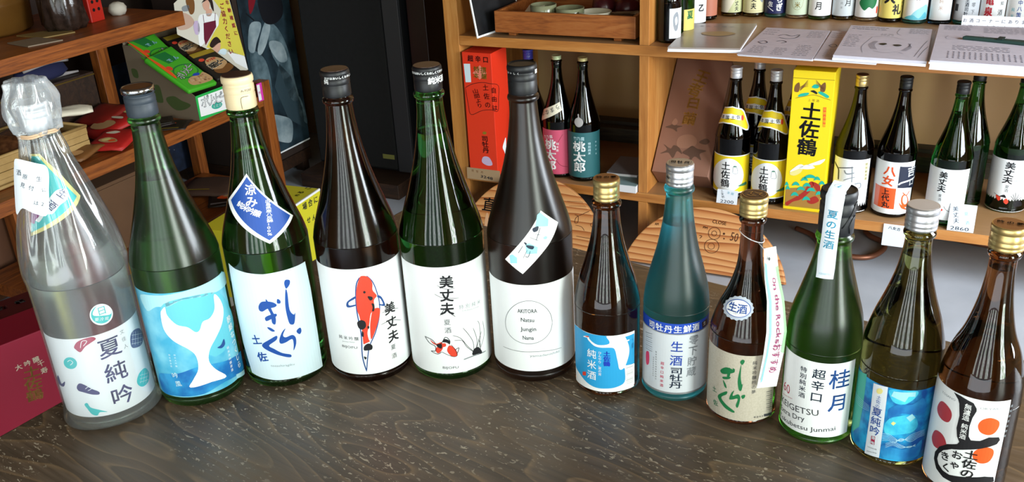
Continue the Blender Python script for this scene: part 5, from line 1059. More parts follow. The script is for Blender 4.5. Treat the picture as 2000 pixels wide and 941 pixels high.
link('bag_body', lathe_me('bag_body', [(0, .0008)] + [p for p in bagp if p[1] < .3665], 144, bag_ripple), bg_o, BAG, True)
link('gathered_top', lathe_me('gathered_top', [p for p in bagp if p[1] > .3635] + [(0, .4215)], 120, bag_ripple), bg_o, BAG2, True)
rb = thing('rubber_band', 'tan rubber band tying the plastic bag below the cap of the leftmost bottle', 'rubber band', (-.513, .982, .3625), atan2(-.982, .513), rot=(radians(5), radians(-4), atan2(-.982, .513)))
bandm = mat('tan_rubber', srgb('c8a888'), .6)
for dz in (-.0012, .0012): link('band_loop', tube_me('band_loop', [(.0212 * cos(a * pi / 16), .0212 * sin(a * pi / 16), dz + .0006 * sin(a)) for a in range(33)], .0013, 6), rb, bandm, True)
# handwritten note taped to the bag
pt = Print([(0, .058), (.1, .058), (.2, .058), (.28, .047), (.3, .042), (.335, .034), (.36, .034)])
nt_ = [(-64, 283), (-66, 325), (-58, 341), (-44, 343), (-18, 338), (-2, 331), (-8, 308), (-16, 283), (-30, 284), (-50, 290)]
pt.item(('S', 'stripwhite', 0, nt_))
for i in (('T', 'ink', 1, '酒', (-52, 328), (-52, 328), 7, 'h', .0, 1), ('T', 'ink', 1, '原生', (-40, 324), (-18, 321), 6, 'h', .0, 1), ('T', 'ink', 1, '見付', (-46, 315), (-32, 312), 6, 'h', .0, 1), ('T', 'ink', 1, 'に', (-14, 309), (-14, 309), 5, 'h', .0, 1), ('T', 'ink', 1, 'は2', (-28, 296), (-18, 294), 5.5, 'h', .0, 1)): pt.item(i)
nn = pt.build('handwritten_note', None, .002); nn.location = (-.513, .982, 0); nn.rotation_euler = (0, 0, atan2(-.982, .513)); tag(nn, 'small white handwritten note stuck on the plastic bag of the leftmost bottle', 'note')
# small bottles
b7, P = bottle('sake_bottle', 'shiny amber small bottle with a white crane on its blue label', '7', 'amber', .111, .978, 0, .216, ('screw', .0150, .2475, .273, GOLD, COPPER), G2)
put_print('b7', b7, P); lid_text(b7, .2733, [('T', 'black', 2, '吟の夢', (-8, 0), (8, 0), 7, 'h', .03, 1)])
b8, P = bottle('sake_bottle', 'frosted blue small bottle with a royal blue band over its silver label', '8', 'blue', .191, .960, 0, .222, ('screw', .0152, .268, .293, SILV, SILV), G2)
put_print('b8', b8, P); lid_text(b8, .2933, [('T', 'ink', 2, '司牡丹', (-7.5, 1), (7.5, -1), 6.5, 'h', .04, 1), ('L', 'darkgrey', 2, .4, [(-11, 5), (0, 12), (11, 5), (11, -5), (0, -12), (-11, -5), (-11, 5)])])
cap_text(b8, P, .0154, [('T', 'darkgrey', 1, '開封口', (-10, 272), (25, 272), 3, 'h', 0, 1), ('P', 'black', 1, [(-62, 279), (-45, 277), (-45, 278.5), (-62, 281)])])
b9, P = bottle('sake_bottle', 'satin brown small bottle with kraft label, green brush letters and a round seal', '9', 'brown', .261, .907, 0, None, ('screw', .0148, .249, .272, GOLD, DKBR), G2)
put_print('b9', b9, P); put_print('b9seal', b9, P, base_name='round_seal', base=.0005); lid_text(b9, .2723, [('L', 'goldprint', 2, .9, [(-7, 4), (-2, 6), (-4, 0), (0, -3)]), ('L', 'goldprint', 2, .9, [(0, 5), (4, 2), (8, 3), (5, -2), (9, -4)]), ('L', 'goldprint', 2, .9, [(-8, -3), (-3, -6), (2, -5)]), ('L', 'goldprint', 2, .7, [(12.5 * cos(k * .2618), 12.5 * sin(k * .2618)) for k in range(25)])])
b10, P = bottle('sake_bottle', 'leaf green small bottle with black cloth-like cap and a white strip over its top', '10', 'green720', .335, .863, 0, .216, ('press', .0178, .2445, .292, mat('black_foil', srgb('14161c'), .5), None), G2)
put_print('b10', b10, P)
stp = [(0, .0405), (.115, .0405), (.13, .040), (.151, .0368), (.178, .0292), (.205, .0228), (.23, .0196), (.24, .0192), (.289, .0188), (.2925, .0172)]
put_print('b10strip', b10, stp, base_name='paper_strip', base=.0011)
from_bm('strip_fold', box_bm(.0, .0172, -.0066, .0066, .2925, .2932), b10, C_('stripwhite'))
link('cap_swirl', tube_me('cap_swirl', [(.0181 * cos(radians(a)), .0181 * sin(radians(a)), z) for a, z in ((20, .255), (35, .262), (50, .268), (62, .276), (78, .281))], .0007, 6), b10, BLACK, True)
link('cap_swirl', tube_me('cap_swirl', [(.0181 * cos(radians(a)), .0181 * sin(radians(a)), z) for a, z in ((50, .248), (46, .256), (56, .263), (72, .266))], .0007, 6), b10, BLACK, True)
b11, P = bottle('sake_bottle', 'clear olive small bottle with silver cap and a blue wave-patterned label', '11', 'olive', .402, .819, 0, .236, ('screw', .0152, .264, .288, SILV, PALEC), G2)
put_print('b11', b11, P)
b12, P = bottle('sake_bottle', 'amber small bottle with red dots and a thick black stroke, rightmost in the front row', '12', 'amber', .456, .761, 0, .246, ('screw', .0152, .266, .290, GOLD, COPPER), G2)
put_print('b12', b12, P); lid_text(b12, .2903, [('T', 'black', 2, '吟の夢', (-8, 0), (8, 0), 6.5, 'h', .03, 1)])
# paper tag hung on the brown bottle's neck
# paper tag hung on the brown bottle's neck: v runs down the tag in mm (0 = top), u across
def tagmap(u, v, off):
    d = -v / 1000                                     # distance down
    z = .219 - d * .975
    pts = ((.219, .0195, .021), (.19, .0235, .031), (.165, .029, .037), (.13, .0325, .0445), (.10, .031, .0445), (.057, .0265, .0435))
    for (a, ya, qa), (c, yc, qc) in zip(pts, pts[1:]):
        if z >= c or c == .057: f = (a - z) / (a - c); yy = ya + (yc - ya) * f; q = qa + (qc - qa) * f; break
    wd = .0062 + min(max((.219 - z) / .09, 0), 1) * .0045
    return Vector((q + off - .0028 * (u / 10) ** 2 * 1.2 - (u / 10) * .004, yy + u / 10 * wd, z))
tp = Print(None)
tp.item(('P', 'white', 0, [(-10, 0), (10, 0), (10, -166), (-10, -166)]))
tp.item(('P', 'aqualt', 1, [(-9.6, -14), (-6.5, -16), (-5, -45), (-5, -70), (-6, -110), (-6.5, -155), (-8.5, -158), (-8, -100), (-9.4, -60)])) if False else None
tgo = tp.build('neck_tag', None, 0, tagmap)
tgo.location = b9.location; tgo.rotation_euler = b9.rotation_euler
tag(tgo, 'long white paper tag with pink handwriting hung on the satin brown small bottle', 'tag')
tq = Print(None)
tq.item(('P', 'aqualt', 1, [(-9, -14), (-6, -16), (-4.5, -45), (-4.5, -70), (-5.5, -110), (-6, -155), (-7.5, -158), (-6.8, -100), (-7, -60)]))
tq.item(('P', 'snackpale', 1, [(6.5, -20), (10, -20), (10, -120), (7.5, -118), (8, -70)]))
tq.item(('T', 'crimson', 2, 'OntheRocksおすすめ', (2.5, -34), (4.0, -146), 7.5, 'h', .01, 1.0)) if False else None
s_ = 'On the Rocks おすすめ'; v = -30
for ch in s_:
    adv = {' ': 4.0, 't': 4.6, 'i': 3}.get(ch, 7.0 if ord(ch) < 128 else 10.0)
    if ch != ' ': tq.item(('T', 'crimson' if ord(ch) < 128 else 'pinkred', 2, ch, (2.6, v), (2.6, v - .01), 8.5 if ord(ch) < 128 else 9.5, 'h', .012, 1.0)) if False else tq.item(('T', 'magtext', 2, ch + '', (2.4, v), (2.4, v - adv * .9), 7, 'h', .012, 1.0) if ord(ch) < 128 else ('T', 'magtext', 2, ch, (2.4, v), (2.4, v - 1e-3), 9.5, 'h', .012, 1.0))
    v -= adv
tq.item(('S', 'darkgrey', 2, [(-2 + 1.8 * cos(k), -10 + 1.8 * sin(k)) for k in (0, 1, 2, 3, 4, 5)]))
tq.build('handwriting', tgo, .0002, tagmap)
THREAD = mat('white_thread', srgb('d8d8da'), .6)
loop = [(.0132 * cos(a), .0132 * sin(a), .2245 - .006 * sin(a)) for a in [x * pi / 12 for x in range(-14, 11)]]
hang = thing('tag_thread', 'white thread looped round the brown bottle neck holding its tag', 'thread', b9.location, 0, rot=tuple(b9.rotation_euler))
link('thread_loop', tube_me('thread_loop', [(.0135 * cos(k * pi / 12), .0135 * sin(k * pi / 12), .2245 - .006 * sin(k * pi / 12)) for k in range(25)], .0005, 5), hang, THREAD, True)
link('thread_end', tube_me('thread_end', [(.012, .007, .2215), (.019, .014, .2165), (.0225, .017, .213), (.0235, .018, .209), (.0245, .0175, .2075)], .0005, 5), hang, THREAD, True)
# ------------------------------------------------------------------ the display shelf
YR = YAW
shelf = thing('display_shelf', 'large orange-brown wooden shelf unit against the back wall carrying rows of bottles', 'shelf', W(0, 0, FZ), YR)
def sh(name, s0, s1, t0, t1, z0, z1, m=WOOD_SH, bev=.0015): return box(name, s0, s1, t0, t1, z0 - FZ, z1 - FZ, m, shelf, bev)
sh('side_panel', -.200, -.150, 0, .60, FZ, .62, WOOD_POST)
for z0, z1, nm in ((FZ, -.4675, 'divider'), (-.437, -.005, 'divider'), (.026, .62, 'divider')): sh(nm, .452, .482, .001, .60, z0, z1, WOOD_POST)
sh('side_panel', 1.90, 1.95, 0, .60, FZ, .62, WOOD_POST)
sh('shelf_board', -.1495, 1.8995, 0, .60, -.467, -.437); sh('shelf_board', -.1495, 1.8995, 0, .60, -.005, .026); sh('shelf_board', -.1495, 1.8995, 0, .60, .59, .62)
for s0, s1, nm in ((-.1495, .4515, 1), (.4825, 1.8995, 2)):
    o = thing('wooden_ledge', 'dark weathered board lying at the back of the %s lower shelf bay' % ('left' if nm == 1 else 'right'), 'board', W(0, 0, -.437), YR)
    for k in range(3): box('slat', s0 + .003, s1 - .003, .44 + k * .045, .482 + k * .045, 0, .052 + .012 * (k % 2), WOOD_LEDGE, o)
# ------------------------------------------------------------------ bottles on the lower shelf
GL1 = 'large bottles on the lower shelf'
def sbottle(key, label, gl, s, t, cap, level=None, group=GL1, prof='big', z0=-.4369):
    p = W(s, t); return bottle('sake_bottle', label, prof, gl, p.x, p.y, z0, level, cap, group, 40)
PC = lambda m, lid=None: ('press', .0168, .365, .397, m, lid)
sa, P = sbottle('SA', 'black bottle with yellow crane-sake labels above the small price card, left of its pair', 'black', .722, .08, PC(PALEC)); put_print('tosatsuru', sa, P); put_print('tosatsuru_neck', sa, P, base_name='shoulder_label', base=.0008)
for (s, t, lb) in ((.838, .075, 'black bottle with yellow labels standing just left of the yellow carton'), (.765, .2, 'black yellow-labelled bottle mostly hidden, behind the bottle above the price card'), (.885, .205, 'black yellow-labelled bottle mostly hidden, behind the yellow carton')):
    c = copy_tree(sa); p = W(s, t); c.location = (p.x, p.y, -.4369); c.rotation_euler = (0, 0, atan2(-p.y, -p.x)); c['label'] = lb
x_, P = sbottle('SC', 'black bottle with gold cap and grey brush strokes on white label, right of yellow carton', 'black', 1.068, .082, PC(GOLD, DKBR)); put_print('brushlabel', x_, P)
x_, P = sbottle('SD', 'black bottle whose white label is split into orange and navy quarters', 'black', 1.181, .089, PC(BLACK)); put_print('quarterlabel', x_, P)
x_, P = sbottle('SE', 'bright green bottle with white label and a price card leaning on it, lower shelf', 'greenb', 1.322, .075, PC(BLACK), .31); put_print('summerlabel', x_, P)
x_, P = sbottle('SF', 'dark green bottle with a goldfish label at the right edge of the lower shelf', 'green', 1.476, .225, PC(BLACK), .30); put_print('summerlabel2', x_, P)
sbottle('SX', 'dark green bottle hidden behind the bright green bottle on the lower shelf', 'green', 1.36, .22, PC(BLACK))
x_, P = sbottle('SG', 'green bottle with a rose pink label and a cream slanted strip', 'blackgreen', .150, .085, ('press', .0150, .384, .397, mat('pale_green_cap', srgb('b8c49a'), .4, .3)), .30); put_print('peachlabel_pink', x_, P); put_print('strapstrip', x_, P, base_name='slanted_strip', base=.0008)
x_, P = sbottle('SH', 'black-green bottle with a dark teal label and drop-shaped seal', 'blackgreen', .242, .078, ('press', .0150, .386, .397, mat('pale_gold_cap', srgb('c8bc84'), .4, .4))); put_print('peachlabel_teal', x_, P)
sbottle('SI', 'dark bottle with blue-rimmed cap beside the red carton', 'black', .025, .14, PC(mat('violet_cap', srgb('3a3a90'), .3), BLACK))
# cartons
def carton(name, label, s0, s1, t0, t1, z0, z1, m, grp=None):
    o = thing(name, label, 'box', W(s0, t0, z0), YR, grp)
    b = box('carton_body', 0, s1 - s0, 0, t1 - t0, 0, z1 - z0, m, o, .0015); return o
YEL = mat('yellow_card', srgb('f2d412'), .42); REDC = mat('vermilion_card', srgb('e2361c'), .42)
FR = lambda s, t, z: (W(s, t, z), SX.copy(), Vector((0, 0, 1)))
def local_frame(x=0, y=0, z=0, ex=(1, 0, 0), ey=(0, 0, 1)): return (Vector((x, y, z)), Vector(ex), Vector(ey))
yc = carton('sake_carton', 'tall yellow sake carton with black brush letters, pine trees and cranes', .893, 1.005, .0145, .1265, -.437, -.022, YEL)
put_print('yellowcarton', yc, None, local_frame())
box('lid_fold', .0005, .1115, -.0006, .0, .392, .3935, mat('fold_line', srgb('a88c10'), .6), yc, 0); box('lid_fold', .0005, .1115, -.0006, 0, .012, .0135, bpy.data.materials['fold_line'], yc, 0)
rc = carton('sake_carton', 'tall vermilion red sake carton standing beside the left side panel', -.138, -.033, -.0105, .0995, -.437, -.024, REDC)
put_print('redcarton', rc, None, local_frame()); put_print('redcartonside', rc, None, local_frame(.105, 0, 0, (0, 1, 0)))
# leaning brown presentation box
BRN = mottled('brown_presentation_card', srgb('7e5848'), srgb('8c6452'), 4, .6, .02)
a_ = radians(41); pb = W(.486, .103, -.4368)
bb = thing('presentation_box', 'brown peony-printed box leaning back beside the shelf divider', 'box', pb, 0)
_u = SN * sin(a_) + Vector((0, 0, cos(a_))); _o = -SN * cos(a_) + Vector((0, 0, sin(a_)))
bb.matrix_world = Matrix(((SX.x, -_o.x, _u.x, pb.x), (SX.y, -_o.y, _u.y, pb.y), (SX.z, -_o.z, _u.z, pb.z), (0, 0, 0, 1)))
box('carton_body', 0, .178, -.1, 0, 0, .39, BRN, bb, .002)
ppr = Print(None)
for q in (('M',),): pass
GP, LP, BP_ = 'boxgold', 'boxleaf', 'boxpetal'
for it in [('T', GP, 1, '王者', (92, 330), (80, 285), 50, 'v', .03, 1), ('T', GP, 1, '白繭', (84, 240), (82, 185), 46, 'v', .03, 1),
           ('S', BP_, 1, [(60, 95), (75, 85), (100, 88), (120, 100), (118, 120), (100, 132), (78, 130), (60, 118)]), ('S', BP_, 2, [(70, 100), (90, 94), (105, 104), (98, 118), (80, 118)]),
           ('S', LP, 1, [(15, 60), (40, 66), (58, 50), (66, 74), (84, 66), (70, 86), (52, 92), (44, 80), (20, 92), (34, 76)]), ('S', LP, 1, [(84, 70), (108, 60), (112, 42), (124, 62), (146, 52), (138, 72), (156, 84), (128, 88), (110, 96), (96, 84)]),
           ('S', LP, 1, [(12, 150), (30, 160), (38, 176), (46, 160), (66, 158), (50, 150), (52, 138), (36, 146)]), ('S', BP_, 2, [(30, 168), (38, 182), (48, 172), (44, 160), (34, 160)]), ('S', LP, 1, [(128, 110), (150, 104), (160, 116), (146, 124)])]: ppr.item(it)
ppr.build('peony_print', bb, .0004, local_frame(0, -.1, 0))
# books by the divider, price cards
BKW = mat('book_pages', srgb('dcdce0'), .7); BKG = mat('grey_green_cover', srgb('7c9496'), .5); BKL = mat('lavender_grey_cover', srgb('8c8890'), .5)
bk = thing('booklet', 'thick grey-green booklet lying at the front beside the divider', 'book', W(.352, -.012, -.437), YR); box('pages', 0, .097, 0, .14, .0, .024, BKW, bk, .001); box('cover', -.001, .098, -.001, .141, .0242, .0258, BKG, bk, .0005)
bk2 = thing('booklet', 'lavender grey booklet lying on top of the grey-green one', 'book', W(.33, .05, -.437 + .026), YR + .06); box('pages', 0, .10, 0, .16, 0, .008, BKW, bk2, .001); box('cover', -.001, .101, -.001, .161, .0082, .0092, BKL, bk2, .0005)
def price_card(label, s, t, z, wd, ht, items, col='stripwhite', lean=.25, yaw=0.0, cat='price card'):
    o = thing('price_card', label, cat, W(s, t, z), YR + yaw, rot=(-lean, 0, YR + yaw)); box('card', 0, wd, 0, .0006, 0, ht, C_(col), o, 0)
    p = Print(None)
    for i in items: p.item(i)
    p.build('handwriting', o, .0003, local_frame()); return o
price_card('small white price card reading 2200 under the left black bottle', .700, -.0045, -.4365, .062, .042, [('T', 'ink', 1, '土佐鶴', (14, 37), (19, 20), 9, 'v', -.01, 1), ('T', 'paleink2', 1, '本醸', (34, 34), (46, 32), 9, 'h', 0, 1), ('T', 'ink', 1, '2200', (12, 7), (52, 7), 14, 'h', 0, 1)])
price_card('white price card reading 2860 leaning on the bright green bottle', 1.335, .004, -.4365, .066, .075, [('T', 'ink', 1, '美丈夫', (14, 60), (20, 28), 15, 'v', 0, 1), ('T', 'ink', 1, '2860', (8, 8), (54, 8), 15, 'h', 0, 1), ('T', 'paleink2', 1, '夏酒', (42, 50), (48, 26), 11, 'v', 0, 1)])
price_card('tan price card with 3248 at the foot of the red carton', -.150, -.0135, -.4565, .125, .040, [('T', 'ink', 1, '3248', (52, 14), (98, 10), 14, 'h', .01, 1), ('T', 'brownprint', 1, '司牡丹', (22, 30), (58, 28), 9, 'h', 0, 1)], 'cardtan', .05)
hc = price_card('white price slip hanging down from the front edge under the quartered-label bottle', 1.175, -.0045, -.503, .070, .066, [('T', 'ink', 1, '八女古', (18, 56), (40, 54), 10, 'h', .01, 1)], 'stripwhite', .0)
# ------------------------------------------------------------------ half-round signs on the floor
tilt = radians(26)
def half_sign(label, key, s, R, cx, hgt, name='wooden_sign'):
    o = thing(name, label, 'sign', W(s, -.135, FZ), 0)
    ey = SN * sin(tilt) + Vector((0, 0, cos(tilt))); nn_ = SX.cross(ey)
    o.matrix_world = Matrix(((SX.x, ey.x, nn_.x, o.location.x), (SX.y, ey.y, nn_.y, o.location.y), (SX.z, ey.z, nn_.z, FZ + .0105), (0, 0, 0, 1)))
    cyc = hgt - R; a0 = math.asin(max(-1, min(1, -cyc / R)))
    pts = [(cx + R * cos(a0 + (pi - 2 * a0) * k / 48), cyc + R * sin(a0 + (pi - 2 * a0) * k / 48)) for k in range(49)]
    from_bm('board', prism_bm(pts, -.026, 0, .003), o, WOOD_SIGN)
    put_print(key, o, None, local_frame(0, 0, 0, (1, 0, 0), (0, 1, 0)), base=.0003)
    return o
half_sign('half-round cedar sign with carved CLOSE and opening hours, on the floor before the shelf', 'hourssign', .69, .252, .006, .193)
half_sign('half-round cedar sign with black painted character, on the floor left of the other', 'namesign', .128, .252, -.002, .225)
# copper pipe on the floor
cp = link('copper_pipe', tube_me('copper_pipe', [Vector((x, y, .012)) for x, y in crom([(.90, .27), (.963, .227), (1.026, .128), (1.094, .114), (1.143, .132), (1.173, .199), (1.165, .25), (1.126, .284), (1.105, .327), (1.115, .372), (1.16, .40), (1.26, .37), (1.417, .334), (1.542, .321), (1.75, .31)], 6, False)], .0085, 10), None, mat('dull_copper', srgb('8a5a44'), .4, .6), True)
cp.location = W(0, 0, FZ); cp.rotation_euler = (0, 0, YR); tag(cp, 'bent copper-brown pipe lying on the grey floor under the shelf', 'pipe')
# ------------------------------------------------------------------ upper shelf
UZ = .0262
PAPER = mottled('office_paper', srgb('c4c0cc'), srgb('ccc8d4'), 40, .7, .01); PAPEREDGE = mat('paper_edges', srgb('eceef4'), .8)
def stack(name, label, pts, h, z, seed, art, grp='paper handouts on the upper shelf', col=None):
    o = thing(name, label, 'papers', W(0, 0, z), YR, grp)
    n = max(2, int(h / .0045)); rnd = random.Random(seed)
    for k in range(n):
        dx, dy = rnd.uniform(-.002, .002), rnd.uniform(-.003, .003)
        if k == n - 1: dx = dy = 0
        from_bm('sheets', prism_bm([(x + dx, y + dy) for x, y in pts], h * k / n + (.0002 if k else 0), h * (k + 1) / n), o, [(col or PAPER) if k == n - 1 else PAPEREDGE])
    p = Print(None); a, b_, c, d = [Vector(q) for q in pts]
    def at(u, v): q = (a * (1 - u) + b_ * u) * (1 - v) + (d * (1 - u) + c * u) * v; return (q.x * 1000, q.y * 1000)
    for it in art(rnd):
        if it[0] == 'line': p.item(('L', 'papertext', 1, it[3], [at(*it[1]), at(*it[2])]))
        elif it[0] == 'curve': p.item(('L', 'papertext', 1, it[2], [at(*q) for q in it[1]]))
        elif it[0] == 'blob': p.item(('S', it[2], 2, [at(*q) for q in it[1]]))
        elif it[0] == 'text': p.item(('T', it[4], 1, it[1], at(*it[2]), at(*it[3]), it[5], 'h', .0, 1))
    p.build('printed_page', o, .0004, (Vector((0, 0, h)), Vector((1, 0, 0)), Vector((0, 1, 0))))
    return o
def textrows(rnd, u0, u1, v0, v1, n, wd=.9):
    out = []
    for k in range(n):
        v = v1 - (v1 - v0) * k / max(n - 1, 1); u = u0
        while u < u1 - .02:
            du = rnd.uniform(.02, .07); out.append(('line', (u, v), (min(u + du, u1), v), wd * 4.6)); u += du + rnd.uniform(.008, .02)
    return out
def art_map(rnd):
    o = textrows(rnd, .72, .95, .72, .92, 5) + textrows(rnd, .1, .3, .1, .3, 5) + textrows(rnd, .42, .6, .08, .28, 5) + textrows(rnd, .7, .9, .1, .42, 7) + textrows(rnd, .05, .25, .75, .9, 3)
    o += [('curve', [(.3, .7), (.38, .76), (.5, .72), (.6, .78), (.58, .66), (.45, .62), (.34, .64)], 3), ('curve', [(.1, .45), (.18, .5), (.24, .44), (.18, .4), (.1, .45)], 3), ('curve', [(.35, .5), (.42, .54), (.5, .5), (.44, .45)], 3)]
    return o
def art_drawing(rnd):
    o = textrows(rnd, .04, .2, .3, .66, 8) + textrows(rnd, .04, .5, .88, .94, 2, 1.3) + textrows(rnd, .74, .97, .82, .96, 5) + textrows(rnd, .42, .6, .7, .74, 2)
    o += [('curve', [(.3, .12), (.26, .3), (.3, .5), (.33, .62)], .9), ('curve', [(.28, .62), (.5, .66), (.7, .6)], .9), ('blob', [(.44, .42), (.5, .45), (.53, .42), (.49, .38)], 'black'), ('blob', [(.6, .41), (.66, .43), (.7, .4), (.65, .37)], 'black')]
    for k in range(5): o += [('curve', [(.38 + .01 * k, .5), (.33 + .015 * k, .38), (.38 + .015 * k, .24)], .8), ('curve', [(.76 + .01 * k, .48), (.81 - .012 * k, .36), (.75 - .012 * k, .24)], .8)]
    o += [('curve', [(.4, .2), (.52, .16), (.66, .2), (.74, .16)], .9), ('curve', [(.86, .1), (.92, .4), (.97, .6)], 1), ('curve', [(.9, .08), (.95, .3), (.99, .42)], 1), ('curve', [(.62, .95), (.6, .8), (.66, .72)], .9)]
    return o
def art_page(rnd):
    o = textrows(rnd, .05, .3, .84, .95, 5) + textrows(rnd, .4, .7, .8, .93, 5) + textrows(rnd, .15, .6, .3, .4, 4) + textrows(rnd, .72, .95, .8, .93, 5)
    for k in range(15):
        for j in range(5): o.append(('line', (.12 + k * .042, .24 - j * .035), (.12 + k * .042 + .012, .225 - j * .035), 4.5))
    o.append(('curve', [(.1, .66), (.08, .6), (.13, .56), (.3, .6), (.4, .68), (.3, .74), (.2, .68)], .8)); return o
def art_cover(rnd):
    return [('text', 'まんが冊子', (.2, .88), (.66, .84), 'greytext', 18), ('blob', [(.3, .6), (.6, .64), (.8, .55), (.6, .45), (.35, .5)], 'covertan')]
stack('paper_stack', 'stack of stapled handouts with a glossy grey-brown cover, left of the paper row', [(.556, -.060), (.752, -.030), (.727, .30), (.535, .262)], .0135, UZ, 1, art_cover, None, mottled('glossy_grey_cover', srgb('8c8078'), srgb('a0948c'), 6, .3, .01))
stack('paper_sheet', 'thin printed handout half covered by the stack at its left', [(.752, -.062), (.952, -.074), (.945, .285), (.760, .290)], .005, UZ, 2, art_map, None)
stack('paper_sheet', 'thin printed handout slipped under the eye-drawing stack', [(.956, -.062), (1.112, -.073), (1.11, .29), (.951, .285)], .005, UZ, 3, art_map, None)
stack('paper_stack', 'white handouts with a drawing of two dark eyes', [(1.116, -.066), (1.232, -.062), (1.232, .31), (1.116, .30)], .016, UZ, 4, art_drawing, None) if False else None
stack('paper_stack', 'stack of white handouts with a drawing of two dark eyes', [(1.003, -.066), (1.229, -.080), (1.220, .30), (1.000, .31)], .013, UZ + .0052, 4, art_drawing, None)
stack('paper_stack', 'tallest stack of white handouts, with a dark green stick on it', [(1.236, -.088), (1.54, -.108), (1.52, .34), (1.236, .345)], .024, UZ, 5, art_page, None)
# green stick lying on the tallest stack
gs = thing('folded_umbrella', 'dark green folded strip lying across the tallest paper stack', 'strap', W(1.30, .155, UZ + .0245), YR - .23)
from_bm('strip', prism_bm([(0, 0), (.09, -.002), (.22, -.012), (.22, .026), (.1, .020), (.004, .018)], 0, .009, .003), gs, mat('dark_green_nylon', srgb('1e3a34'), .6)); box('tie', .085, .10, -.004, .024, .0092, .0125, mat('black_green_tie', srgb('14241f'), .6), gs, .001)
gs.name = 'folded_strap'
pc = thing('notice_card', 'small white notice card with two text lines behind the tallest paper stack', 'card', W(1.292, .352, UZ), YR, rot=(-.35, 0, YR))
box('card', 0, .18, 0, .0008, 0, .05, PAPEREDGE, pc, 0); p = Print(None); p.item(('T', 'papertext', 1, 'お酒コーナーにあります', (8, 36), (172, 36), 12, 'h', 0, 1)); p.item(('T', 'papertext', 1, '飲酒は二十歳になってから', (8, 18), (172, 18), 12, 'h', 0, 1)); p.build('lettering', pc, .0003, local_frame())
